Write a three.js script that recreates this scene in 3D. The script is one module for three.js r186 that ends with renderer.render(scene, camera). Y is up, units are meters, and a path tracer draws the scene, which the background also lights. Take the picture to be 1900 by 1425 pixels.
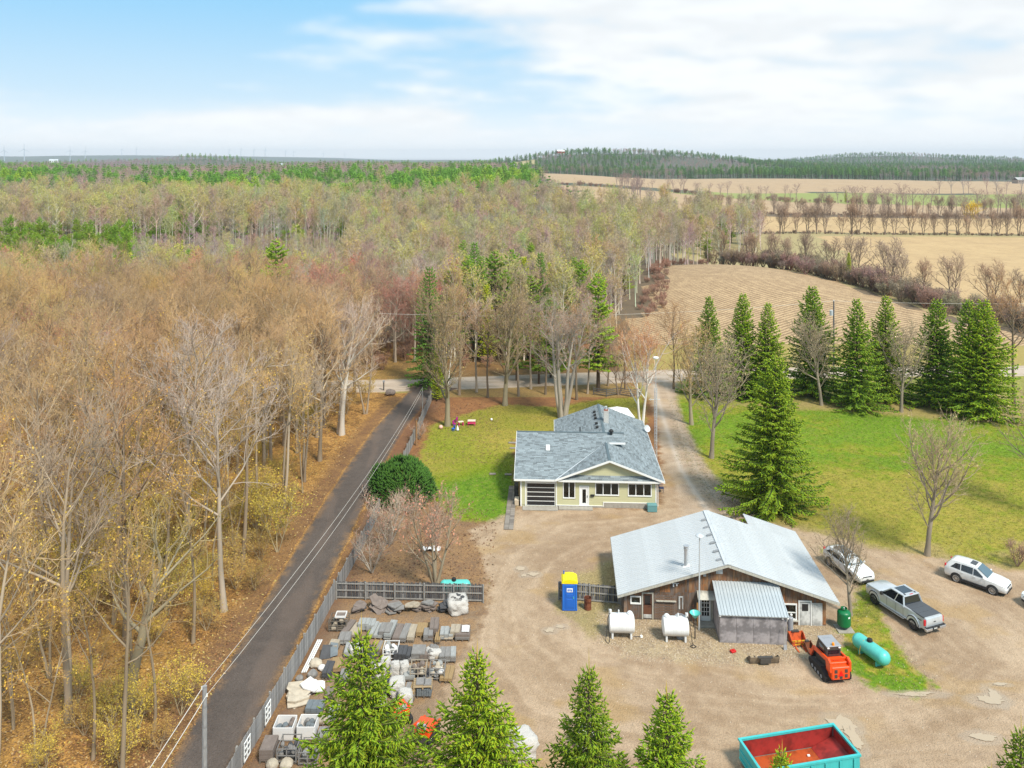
import * as THREE from 'three';
import { mergeGeometries, toCreasedNormals } from 'three/addons/utils/BufferGeometryUtils.js';
import { RoundedBoxGeometry } from 'three/addons/geometries/RoundedBoxGeometry.js';

// ---------- camera: level, lens shifted down (upright lines stay upright) ----------
const EYE = 35, FOCAL = 1480, HOR = 298;
const scene = new THREE.Scene();
const camera = new THREE.PerspectiveCamera(2 * Math.atan(712.5 / FOCAL) * 180 / Math.PI, 4 / 3, 1, 30000);
camera.position.set(0, EYE, 0);
camera.lookAt(0, EYE, -100);
camera.setViewOffset(1900, 1425, 0, 712.5 - HOR, 1900, 1425);
const renderer = new THREE.WebGLRenderer({ antialias: true });
renderer.toneMapping = THREE.LinearToneMapping;
renderer.toneMappingExposure = 1.6;
renderer.shadowMap.enabled = true;

// ---------- noise ----------
function rng(seed) { let s = (seed * 2654435761) | 0; return () => { s = (s + 0x6d2b79f5) | 0; let t = Math.imul(s ^ (s >>> 15), 1 | s); t = (t + Math.imul(t ^ (t >>> 7), 61 | t)) ^ t; return ((t ^ (t >>> 14)) >>> 0) / 4294967296; }; }
const HN = new Float32Array(65536);
{ const r = rng(77); for (let i = 0; i < 65536; i++) HN[i] = r(); }
const hash2 = (i, j) => HN[(Math.imul(i, 73856093) ^ Math.imul(j, 19349663)) >>> 3 & 65535];
function vn(x, y) { const i = Math.floor(x), j = Math.floor(y), fx = x - i, fy = y - j, u = fx * fx * (3 - 2 * fx), v = fy * fy * (3 - 2 * fy); const a = hash2(i, j), b = hash2(i + 1, j), c = hash2(i, j + 1), d = hash2(i + 1, j + 1); return a + (b - a) * u + (c - a) * v + (a - b - c + d) * u * v; }
function fbm(x, y, o = 4) { let s = 0, a = 0.5, n = 0; for (let k = 0; k < o; k++) { s += a * vn(x, y); n += a; a *= 0.5; x = x * 2.03 + 17.1; y = y * 2.01 + 5.7; } return s / n; }
function tn(x, y, p) { const i = Math.floor(x), j = Math.floor(y), fx = x - i, fy = y - j, u = fx * fx * (3 - 2 * fx), v = fy * fy * (3 - 2 * fy), m = (k) => ((k % p) + p) % p; const a = hash2(m(i), m(j)), b = hash2(m(i + 1), m(j)), c = hash2(m(i), m(j + 1)), d = hash2(m(i + 1), m(j + 1)); return a + (b - a) * u + (c - a) * v + (a - b - c + d) * u * v; }
const lerp = (a, b, t) => a + (b - a) * t, clamp = (x, a = 0, b = 1) => Math.min(b, Math.max(a, x)), sstep = (a, b, x) => { const t = clamp((x - a) / (b - a)); return t * t * (3 - 2 * t); };
const mix3 = (a, b, t) => [a[0] + (b[0] - a[0]) * t, a[1] + (b[1] - a[1]) * t, a[2] + (b[2] - a[2]) * t];
const TAU = Math.PI * 2;
const vivid = (c, k) => { const l = 0.3 * c[0] + 0.55 * c[1] + 0.15 * c[2]; return [Math.max(0.003, l + (c[0] - l) * k), Math.max(0.003, l + (c[1] - l) * k), Math.max(0.003, l + (c[2] - l) * k)]; };   // purer pigment

const SKY = [12.6, 5.2];
// ---------- sky: thin bright cloud over blue, the same all round ----------
{
  const W = 1536, H = 768, data = new Float32Array(W * H * 4);
  for (let r = H / 2 - 4; r < H; r++) {
    const up = ((r + 0.5) / H - 0.5) * Math.PI, y = Math.sin(up), c = Math.cos(up);
    for (let k = 0; k < W; k++) {
      const a = ((k + 0.5) / W - 0.5) * TAU, x = Math.cos(a) * c, z = Math.sin(a) * c, o = (r * W + k) * 4;
      const yy = Math.max(y, 0), s = 1 / (yy + 0.13), px = x * s, pz = z * s;
      const warp = fbm(px * 0.9 + 60, pz * 0.9 + 3, 3) - 0.5;
      const big = fbm(px * 0.42 + SKY[0] + warp * 0.5, pz * 0.42 + SKY[1], 3), mid = fbm(px * 1.5 + 31 + warp, pz * 2.1 + 7, 5), fine = fbm(px * 5.5 + 3, pz * 7.5 + 40, 4);
      const dens = big * 0.62 + mid * 0.27 + fine * 0.11;
      const cov = sstep(0.44, 0.61, dens + 0.12 * (1 - sstep(0.02, 0.15, yy)));
      const t = sstep(0.0, 0.24, yy);
      const blue = mix3([0.76, 0.90, 0.98], [0.27, 0.62, 0.93], Math.pow(t, 0.8));
      const shade = 0.93 + 0.12 * sstep(0.40, 0.66, mid * 0.6 + fine * 0.4);
      const white = [0.985 * shade, 0.985 * shade, 0.975 * shade];
      const col = mix3(mix3(blue, white, cov * 0.88), [1.0, 1.03, 1.05], 0.9 * (1 - sstep(0.0, 0.085, yy)));
      for (let q = 0; q < 3; q++) data[o + q] = col[q] * 0.67;
      data[o + 3] = 1;
    }
  }
  const sky = new THREE.DataTexture(data, W, H, THREE.RGBAFormat, THREE.FloatType);
  sky.mapping = THREE.EquirectangularReflectionMapping; sky.magFilter = THREE.LinearFilter; sky.needsUpdate = true;
  scene.background = sky; scene.environment = sky;
}
// ---------- sun behind thin cloud: wide and soft ----------
const sun = new THREE.DirectionalLight(new THREE.Color(1.0, 0.93, 0.81), 3.3);
sun.position.set(75, 150, 20); sun.target.position.set(0, 0, -80);
sun.castShadow = true; sun.shadow.radius = 22; sun.shadow.mapSize.set(4096, 4096);
Object.assign(sun.shadow.camera, { left: -140, right: 140, top: 140, bottom: -140, near: 1, far: 500 });
scene.add(sun, sun.target);

// ---------- helpers ----------
const at = (px, py) => [(px - 950) * EYE / (py - HOR), -FOCAL * EYE / (py - HOR)];      // survey point on level ground -> metres on site [x, z]
const V = (x, y, z) => new THREE.Vector3(x, y, z);
const taken = {};
function numbered(n) { const k = taken[n] = (taken[n] ?? -1) + 1; return k ? n + '_' + String(k).padStart(3, '0') : n; }
function flat(g) { const n = g.index ? g.toNonIndexed() : g; for (const k of Object.keys(n.attributes)) if (!['position', 'normal', 'uv', 'color'].includes(k)) n.deleteAttribute(k); if (!n.attributes.uv) n.setAttribute('uv', new THREE.BufferAttribute(new Float32Array(n.attributes.position.count * 2), 2)); return n; }
function uvBox(g) { const p = g.attributes.position, n = g.attributes.normal, uv = new Float32Array(p.count * 2); for (let i = 0; i < p.count; i++) { const ax = Math.abs(n.getX(i)), ay = Math.abs(n.getY(i)), az = Math.abs(n.getZ(i)), x = p.getX(i), y = p.getY(i), z = p.getZ(i); if (ay >= ax && ay >= az) { uv[i * 2] = x; uv[i * 2 + 1] = z; } else if (ax > az) { uv[i * 2] = z; uv[i * 2 + 1] = y; } else { uv[i * 2] = x; uv[i * 2 + 1] = y; } } g.setAttribute('uv', new THREE.BufferAttribute(uv, 2)); return g; }
function join(gs) { gs = [gs].flat(9).map(flat); return gs.length > 1 ? mergeGeometries(gs) : gs[0]; }
function mesh(name, gs, m, parent, keepUv) { const g = join(gs); if (!keepUv) uvBox(g); const o = new THREE.Mesh(g, m); o.name = parent && parent !== scene ? name : numbered(name); o.castShadow = o.receiveShadow = true; (parent ?? scene).add(o); return o; }
function piece(name, g, m, parent, x = 0, y = 0, z = 0, ry = 0) { const o = new THREE.Mesh(g, m); o.name = name; o.castShadow = o.receiveShadow = true; o.position.set(x, y, z); o.rotation.y = ry; parent.add(o); return o; }
function thing(name, label, category, pos = [0, 0, 0], turn = 0, group) { const o = new THREE.Group(); o.name = numbered(name); o.position.set(...pos); o.rotation.y = turn; o.userData = { label, category }; if (group) o.userData.group = group; scene.add(o); return o; }
function tag(o, label, category, group) { Object.assign(o.userData, { label, category }); if (group) o.userData.group = group; return o; }
function struct(o) { o.userData.kind = 'structure'; return o; }
function copy(root, pos, turn = 0, scale = 1, label, group) { const r = root.clone(); r.name = numbered(root.name.replace(/_\d{3}$/, '')); r.userData = { ...root.userData }; if (label) r.userData.label = label; if (group) r.userData.group = group; r.position.set(...pos); r.rotation.y = turn; r.scale.setScalar(scale); scene.add(r); return r; }
// shapes
const place = (g, x = 0, y = 0, z = 0, rx = 0, ry = 0, rz = 0) => { if (rx || ry || rz) g.applyMatrix4(new THREE.Matrix4().makeRotationFromEuler(new THREE.Euler(rx, ry, rz, 'YXZ'))); return g.translate(x, y, z); };
const bx = (w, h, d, x = 0, y = 0, z = 0, rx = 0, ry = 0, rz = 0) => place(new THREE.BoxGeometry(w, h, d), x, y, z, rx, ry, rz);
const rb = (w, h, d, r, x = 0, y = 0, z = 0, rx = 0, ry = 0, rz = 0, s = 2) => place(new RoundedBoxGeometry(w, h, d, s, r), x, y, z, rx, ry, rz);
const cy = (r1, r2, h, x = 0, y = 0, z = 0, rx = 0, ry = 0, rz = 0, n = 14, open = false) => place(new THREE.CylinderGeometry(r1, r2, h, n, 1, open), x, y, z, rx, ry, rz);
const sp = (r, x, y, z, sx = 1, sy = 1, sz = 1, n = 12) => new THREE.SphereGeometry(r, n, Math.ceil(n * 0.7)).scale(sx, sy, sz).translate(x, y, z);
const lathe = (pts, n = 20) => new THREE.LatheGeometry(pts.map((p) => new THREE.Vector2(p[0], p[1])), n);
const bar = (a, b, r, n = 6, r2 = r) => { const A = V(...a), B = V(...b), d = B.clone().sub(A), g = new THREE.CylinderGeometry(r2, r, d.length(), n); return g.applyQuaternion(new THREE.Quaternion().setFromUnitVectors(V(0, 1, 0), d.normalize())).translate((a[0] + b[0]) / 2, (a[1] + b[1]) / 2, (a[2] + b[2]) / 2); };
const beam = (a, b, w, h) => { const A = V(...a), B = V(...b), d = B.clone().sub(A), g = new THREE.BoxGeometry(w, h, d.length()); const m = new THREE.Matrix4().lookAt(B, A, Math.abs(d.x) + Math.abs(d.z) < 1e-4 ? V(1, 0, 0) : V(0, 1, 0)); return g.applyMatrix4(m).translate((a[0] + b[0]) / 2, (a[1] + b[1]) / 2, (a[2] + b[2]) / 2); };
const tube = (pts, r, seg = 24, n = 6, closed = false) => new THREE.TubeGeometry(new THREE.CatmullRomCurve3(pts.map((p) => V(...p)), closed), seg, r, n, closed);
const prism = (pts, depth, bevel = 0) => { const s = new THREE.Shape(pts.map((p) => new THREE.Vector2(p[0], p[1]))); return new THREE.ExtrudeGeometry(s, { depth, bevelEnabled: bevel > 0, bevelSize: bevel, bevelThickness: bevel, bevelSegments: 2, curveSegments: 8 }); };
// slab: a flat polygon of corner points (any plane) with a thickness downwards along its normal
function slab(corners, thick) {
  const P = corners.map((c) => V(...c)), n = V(0, 0, 0); for (let i = 1; i < P.length - 1; i++) n.add(P[i].clone().sub(P[0]).cross(P[i + 1].clone().sub(P[0]))); n.normalize();
  const Q = P.map((p) => p.clone().addScaledVector(n, -thick)), pos = [], tri = (a, b, c) => pos.push(...a.toArray(), ...b.toArray(), ...c.toArray());
  const ux = P[1].clone().sub(P[0]).normalize(), uy = n.clone().cross(ux), c2 = P.map((p) => new THREE.Vector2(p.clone().sub(P[0]).dot(ux), p.clone().sub(P[0]).dot(uy)));
  for (const [a, b, c] of THREE.ShapeUtils.triangulateShape(c2, [])) { tri(P[a], P[b], P[c]); tri(Q[a], Q[c], Q[b]); }
  for (let i = 0; i < P.length; i++) { const j = (i + 1) % P.length; tri(P[i], Q[i], Q[j]); tri(P[i], Q[j], P[j]); }
  const g = new THREE.BufferGeometry(); g.setAttribute('position', new THREE.BufferAttribute(new Float32Array(pos), 3)); g.computeVertexNormals(); return g;
}
function tint(g, c) { const n = g.attributes.position.count, a = new Float32Array(n * 3); for (let i = 0; i < n; i++) a.set(c, i * 3); g.setAttribute('color', new THREE.BufferAttribute(a, 3)); return g; }
// textures: n x n tile, f(u, v) in 0..1 -> value or [r, g, b] linear
function tex(n, f, color = true, metres = 1) {
  const d = new Uint8Array(n * n * 4), e = (x) => 255 * clamp(color ? (x <= 0.0031308 ? 12.92 * x : 1.055 * Math.pow(x, 1 / 2.4) - 0.055) : x);
  for (let j = 0; j < n; j++) for (let i = 0; i < n; i++) { const c = f(i / n, j / n), o = (j * n + i) * 4; for (let k = 0; k < 3; k++) d[o + k] = e(c.length ? c[k] : c); d[o + 3] = 255; }
  const t = new THREE.DataTexture(d, n, n); t.magFilter = THREE.LinearFilter; t.minFilter = THREE.LinearMipmapLinearFilter; t.wrapS = t.wrapT = THREE.RepeatWrapping; if (color) t.colorSpace = THREE.SRGBColorSpace; t.repeat.set(1 / metres, 1 / metres); t.needsUpdate = true; return t;
}
const tfbm = (u, v, p, o = 4, sx = 1) => { let s = 0, a = 0.5, n = 0; for (let k = 0; k < o; k++) { s += a * tn(u * p * sx, v * p, p * sx > p ? p * sx : p); n += a; a *= 0.5; p *= 2; } return s / n; };
const T = {
  mottle: tex(256, (u, v) => 0.62 + 0.38 * tfbm(u, v, 8, 5), true, 1.7),
  speck: tex(256, (u, v) => 0.55 + 0.45 * tfbm(u, v, 32, 3), true, 1.1),
  bump: tex(256, (u, v) => tfbm(u, v, 24, 4), false, 1.3),
  // weathered wood: streaks along v
  wood: tex(256, (u, v) => { const s = tn(u * 48, v * 4, 48) * 0.5 + tn(u * 96 + 5, v * 6, 96) * 0.25 + tn(u * 12, v * 3, 12) * 0.25; return 0.45 + 0.55 * s; }, true, 1.0),
  barn: tex(512, (u, v) => { const s = tn(u * 64, v * 5, 64) * 0.5 + tn(u * 128, v * 11, 128) * 0.2 + tn(u * 16, v * 6, 16) * 0.3, w = sstep(0.42, 0.72, tn(u * 10 + 3, v * 7, 70)); return mix3([0.55 * s + 0.3, 0.50 * s + 0.27, 0.47 * s + 0.25], [0.9 * s + 0.2, 0.62 * s + 0.1, 0.42 * s + 0.04], w * 0.7); }, true, 2.2),
  stain: tex(256, (u, v) => { const a = tfbm(u, v, 4, 5), b = tfbm(u + 0.4, v, 16, 3); return 0.5 + 0.5 * sstep(0.25, 0.6, a * 0.7 + b * 0.3); }, true, 2.6),
  faint: tex(256, (u, v) => { const a = tfbm(u, v, 5, 5), b = tn(u * 40, v * 3, 40); return 0.89 + 0.11 * sstep(0.25, 0.6, a * 0.75 + b * 0.25); }, true, 3.1),
  rust: tex(256, (u, v) => { const a = tfbm(u, v, 6, 5); return mix3([1, 1, 1], [0.42, 0.25, 0.16], sstep(0.45, 0.62, a) * 0.85); }, true, 1.2),
};
const lin = (r, g, b) => new THREE.Color().setRGB(r, g, b);
const M = {};
function mat(c, rough = 0.8, o = {}) { const m = new (o.clearcoat || o.transmission || o.sheen ? THREE.MeshPhysicalMaterial : THREE.MeshStandardMaterial)({ color: lin(...vivid(c, 1.08)), roughness: rough, ...o }); m.side = THREE.DoubleSide; return m; }
// ---------- terrain height ----------
const bell = (x, d, cx, cd, sx, sd) => Math.exp(-(((x - cx) / sx) ** 2 + ((d - cd) / sd) ** 2));
function hill(x, d) {
  let h = 0;
  h += 6.4 * bell(x, d, 57, 208, 36, 44) * sstep(136, 165, d);                 // ploughed knoll behind the road
  h += (9 + 9 * fbm(x / 140 + 2, d / 300, 2)) * sstep(300, 760, d) * (1 - sstep(60, 260, x)) * (1 - sstep(1100, 1900, d));   // plantation ridge
  h += 7 * bell(x, d, 380, 1150, 300, 330);
  h += 10 * sstep(1350, 2700, d);
  h += 30 * bell(x, d, 150, 2150, 230, 330) + 38 * bell(x, d, 430, 2350, 300, 380);
  h += 30 * bell(x, d, -1020, 2600, 190, 300) + 12 * bell(x, d, -480, 2300, 200, 300) + 16 * bell(x, d, -1500, 3200, 300, 400);
  h += 48 * bell(x, d, 1700, 3700, 420, 500) + 26 * bell(x, d, 2300, 3900, 380, 400);
  h += 30 * sstep(4000, 7600, d) * (0.55 + 0.9 * fbm(x / 2100 + 4, 2.2, 3)) ;
  h += 46 * sstep(-1200, -3200, x) * sstep(6800, 8800, d) * (0.8 + 0.4 * fbm(x / 900, 7, 2));
  if (d > 160) h += (fbm(x / 70, d / 70, 3) - 0.5) * 2.2 * sstep(160, 320, d);
  return h;
}
function ground(x, d) { let h = hill(x, d); if (d < 200) h += ((fbm(x * 0.35, d * 0.35, 3) - 0.5) * 0.10) * (1 - sstep(150, 200, d)); return h; }
const gy = (x, z) => ground(x, -z);

// ---------- ground plan of the site ----------
const poly = (pts) => pts.map(([px, py]) => { const [x, z] = at(px, py); return [x, -z]; });
function ribbon(pts) { const L = [], R = []; pts.forEach(([x, d, w], i) => { const a = pts[Math.max(0, i - 1)], b = pts[Math.min(pts.length - 1, i + 1)], tx = b[0] - a[0], td = b[1] - a[1], l = Math.hypot(tx, td), nx = -td / l, nd = tx / l; L.push([x + nx * w / 2, d + nd * w / 2]); R.unshift([x - nx * w / 2, d - nd * w / 2]); }); return [...L, ...R]; }
const PLAN = {
  lane: ribbon([[-18.2, 30, 3.9], [-17.9, 46, 3.9], [-17.7, 56, 4.1], [-17.3, 74, 4.3], [-16.9, 90, 4.0], [-16.0, 104, 3.9], [-14.6, 114, 4.0], [-13.2, 120, 5.0], [-12, 124, 8]]),
  road: ribbon([[-120, 121, 6.5], [-60, 122, 6.5], [-20, 124, 6.8], [0, 126.5, 6.8], [25, 130, 6.8], [60, 132.5, 6.5], [95, 133, 6.5], [130, 133, 6.5]]),
  drive: ribbon([[23.5, 130, 8], [23.0, 124, 5.2], [22.2, 116, 3.8], [21.4, 108, 3.7], [20.6, 99, 4.2], [20.0, 91, 4.7], [20.2, 84, 5.6], [20.6, 78, 7.5], [21, 73, 9]]),
  yard: poly([[958, 941], [1090, 942], [1222, 946], [1228, 905], [1226, 850], [1222, 800], [1240, 780], [1275, 860], [1310, 930], [1390, 965], [1500, 985], [1640, 1020], [1760, 1036], [1900, 1060], [2100, 1100], [2300, 1440], [2100, 1700], [700, 1700], [800, 1440], [812, 1300], [880, 1190], [905, 1120], [900, 1040], [872, 985]]),
  stone: poly([[628, 1122], [900, 1122], [905, 1200], [860, 1300], [830, 1450], [830, 1700], [250, 1700], [446, 1440]]),
  gravel: poly([[1120, 1140], [1170, 1122], [1350, 1122], [1540, 1158], [1560, 1180], [1520, 1215], [1420, 1232], [1330, 1228], [1180, 1222], [1110, 1190]]),
  lawn: poly([[782, 840], [800, 790], [860, 770], [930, 750], [1030, 755], [1120, 740], [1195, 735], [1200, 800], [1030, 800], [955, 815], [952, 962], [940, 970], [850, 965], [800, 925], [780, 880]]),
  park: poly([[1245, 735], [1300, 745], [1420, 760], [1560, 762], [1700, 775], [1900, 790], [2150, 800], [2250, 1040], [1900, 1048], [1760, 1030], [1640, 1012], [1500, 975], [1380, 955], [1320, 925], [1262, 850]]),
  strip: poly([[1560, 1170], [1600, 1090], [1520, 1020], [1560, 1012], [1620, 1060], [1630, 1130], [1650, 1180], [1690, 1230], [1735, 1275], [1700, 1290], [1640, 1282], [1590, 1262], [1570, 1220]]),
  weeds: poly([[1040, 1075], [1120, 1045], [1150, 1040], [1150, 1120], [1110, 1190], [1075, 1165], [1036, 1140]]),
  verge: ribbon([[-125, 131, 13], [-20, 134, 13], [25, 140, 14], [60, 142, 14], [130, 143, 14]]),
  front: ribbon([[20, 118.5, 10], [30, 121, 14], [60, 124.5, 12], [95, 126, 11], [130, 126, 11]]),
};
const G0 = [-112, 34], GS = 0.5, GN = [449, 241];                        // plan grid: x -112..112, d 34..154
function inside(p, x, y) { let c = false; for (let i = 0, j = p.length - 1; i < p.length; j = i++) { const [xi, yi] = p[i], [xj, yj] = p[j]; if ((yi > y) !== (yj > y) && x < (xj - xi) * (y - yi) / (yj - yi) + xi) c = !c; } return c; }
function sdf(p) {
  const f = new Float32Array(GN[0] * GN[1]);
  for (let j = 0; j < GN[1]; j++) for (let i = 0; i < GN[0]; i++) {
    const x = G0[0] + i * GS, y = G0[1] + j * GS; let m = 1e9;
    for (let k = 0, l = p.length - 1; k < p.length; l = k++) { const ax = p[l][0], ay = p[l][1], bx_ = p[k][0] - ax, by_ = p[k][1] - ay, t = clamp(((x - ax) * bx_ + (y - ay) * by_) / (bx_ * bx_ + by_ * by_ || 1)), q = (x - ax - bx_ * t) ** 2 + (y - ay - by_ * t) ** 2; if (q < m) m = q; }
    f[j * GN[0] + i] = (inside(p, x, y) ? 1 : -1) * Math.sqrt(m);
  }
  return f;
}
const FIELD = Object.fromEntries(Object.entries(PLAN).map(([k, p]) => [k, sdf(p)]));
function sd(k, x, d) { const f = FIELD[k], u = clamp((x - G0[0]) / GS, 0, GN[0] - 1.001), v = clamp((d - G0[1]) / GS, 0, GN[1] - 1.001), i = u | 0, j = v | 0, a = u - i, b = v - j, o = j * GN[0] + i, w = GN[0]; return (f[o] * (1 - a) + f[o + 1] * a) * (1 - b) + (f[o + w] * (1 - a) + f[o + w + 1] * a) * b; }

// worn driving lines through the yard: distance along (s) and across (t)
{
  const path = [[21, 86], [19.5, 79], [14, 75.6], [7, 74.5], [2.6, 70], [0.9, 64], [0.6, 58], [3, 53.2], [9, 51], [18, 50.2], [27, 51], [34, 55], [33, 62], [31, 70], [24, 76]], cs = [0]; for (let i = 1; i < path.length; i++) cs.push(cs[i - 1] + Math.hypot(path[i][0] - path[i - 1][0], path[i][1] - path[i - 1][1]));
  const S = FIELD.ps = new Float32Array(GN[0] * GN[1]), Q = FIELD.pt = new Float32Array(GN[0] * GN[1]);
  for (let j = 0; j < GN[1]; j++) for (let i = 0; i < GN[0]; i++) { const x = G0[0] + i * GS, y = G0[1] + j * GS; let m = 1e9, s = 0, t = 0; for (let k = 1; k < path.length; k++) { const [ax, ay] = path[k - 1], ex = path[k][0] - ax, ey = path[k][1] - ay, l = ex * ex + ey * ey, u = clamp(((x - ax) * ex + (y - ay) * ey) / l), dx = x - ax - ex * u, dy = y - ay - ey * u, q = dx * dx + dy * dy; if (q < m) { m = q; s = cs[k - 1] + u * Math.sqrt(l); t = Math.sqrt(q) * Math.sign(ex * dy - ey * dx); } } S[j * GN[0] + i] = s; Q[j * GN[0] + i] = t; }
}
// slow noises are tabulated on the plan grid
const SLOW = [(x, d) => fbm(x * 0.22, d * 0.22, 4), (x, d) => fbm(x * 0.12 + 40, d * 0.12, 3), (x, d) => fbm(x * 0.31 + 3, d * 0.6, 3), (x, d) => fbm(x * 1.1, d * 0.16, 3), (x, d) => fbm(x * 0.13 + 2, d * 0.13, 3), (x, d) => fbm(x * 0.075 + 12, d * 0.12 + 1, 4), (x, d) => fbm(x * 0.17 + 5, d * 0.2 + 9, 3)];
SLOW.forEach((f, k) => { const a = FIELD['s' + k] = new Float32Array(GN[0] * GN[1]); for (let j = 0; j < GN[1]; j++) for (let i = 0; i < GN[0]; i++) a[j * GN[0] + i] = f(G0[0] + i * GS, G0[1] + j * GS); });
// colours of the ground itself (linear)
const PUDDLES = [[1700, 1288, 1.7, .32], [1838, 1300, 1.2, .55], [1846, 1292, .5, .9], [1822, 1368, 1.0, .5], [1562, 1345, 1.0, .95], [1585, 1370, .5, 1.2], [966, 1056, .5, .45], [990, 1066, .6, .4], [972, 1068, .35, .3], [1020, 1170, .5, .4], [1040, 1163, .5, .3], [1856, 1270, .7, .2]].map(([a, b, w, h]) => { const [x, z] = at(a, b); return [x, -z, w, h]; });
let O_ = 0, A_ = 0, B_ = 0;
const smp = (f) => { const w = GN[0], p = f[O_], q = f[O_ + 1], r = f[O_ + w], t = f[O_ + w + 1]; return (p + (q - p) * A_) * (1 - B_) + (r + (t - r) * A_) * B_; };
let X, D, n1, n2, n3, gr, gr2, wob, wob1;
const litterC = () => { let c = mix3([0.18, 0.098, 0.04], [0.40, 0.235, 0.098], sstep(0.32, 0.68, n1 * 0.4 + n2 * 0.6)); if (gr > 0.8) c = mix3(c, [0.58, 0.34, 0.13], 0.7); else if (gr < 0.22) c = mix3(c, [0.065, 0.035, 0.016], 0.7); if (X > -14.5 && D > 92) return mix3(c, [0.185, 0.085, 0.048], 0.68); if (X > -14.5) return mix3([c[0] * 0.8, c[1] * 0.8, c[2] * 0.8], [0.225, 0.15, 0.105], 0.55); return X < -20 ? mix3(c, [0.42, 0.26, 0.08], 0.22 * sstep(0.4, 0.66, smp(FIELD.s1))) : c; };
const dryC = () => { const c = mix3([0.30, 0.235, 0.115], [0.21, 0.185, 0.06], n2); return gr > 0.78 ? mix3(c, [0.45, 0.36, 0.18], 0.5) : gr < 0.2 ? mix3(c, [0.12, 0.1, 0.045], 0.5) : c; };
const dirtC = () => { /* packed tan earth */  const ps = smp(FIELD.ps), pt = smp(FIELD.pt) + (n1 - 0.5) * 1.5, streak = fbm(ps * 0.10, pt * 1.9, 3), rut = sstep(0.62, 0.9, vn(pt * 2.6 + 40 + n2 * 1.2, ps * 0.11)) * sstep(7, 3, Math.abs(pt)); let c = mix3([0.275, 0.196, 0.132], [0.425, 0.325, 0.236], sstep(0.24, 0.74, n1 * 0.4 + streak * 0.28 + n2 * 0.32)); c = mix3(c, [0.27, 0.19, 0.125], rut * 0.28); c = mix3(c, [0.34, 0.23, 0.115], 0.5 * sstep(0.55, 0.75, smp(FIELD.s2))); c = mix3(c, [0.17, 0.115, 0.078], 0.7 * sstep(0.5, 0.68, n2 * 0.5 + n1 * 0.5) * bell(X, D, 24, 45.5, 14, 2.6)); const k = 0.80 + 0.26 * gr + 0.14 * n3; return [c[0] * k, c[1] * k, c[2] * k]; };
const pebbleC = () => mix3(mix3([0.22, 0.165, 0.11], [0.43, 0.34, 0.235], gr), [0.46, 0.37, 0.24], 0.35 * sstep(0.45, 0.75, n2));
const greenC = () => mix3([0.082, 0.165, 0.010], [0.18, 0.26, 0.022], clamp(n2 * 0.6 + n3 * 0.6 - 0.1)), yellowC = () => mix3([0.385, 0.29, 0.095], [0.225, 0.225, 0.05], clamp(n2 * 0.7 + n3 * 0.5 - 0.1));
const roadC = () => mix3([0.35, 0.285, 0.225], [0.47, 0.40, 0.335], vn(X * 0.3, D * 1.6)).map((c) => c * (0.92 + 0.16 * gr));
const asphaltC = () => { const k = 0.82 + 0.36 * gr, c = mix3([0.066, 0.053, 0.046], [0.125, 0.103, 0.09], n1 * 0.5 + n2 * 0.5); return mix3([c[0] * k, c[1] * k, c[2] * k], [0.15, 0.115, 0.095], 0.45 * sstep(0.5, 0.7, smp(FIELD.s3))); };
const speckle = (l) => { const k = 0.8 + 0.4 * gr; return [l[0] * k, l[1] * k, l[2] * k]; };
const driveX = (q) => { let k = 0; while (k < 8 && drivePts[k + 1][1] > q) k++; const a = drivePts[k], b = drivePts[k + 1]; return lerp(a[0], b[0], clamp((q - a[1]) / (b[1] - a[1]))); };
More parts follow.
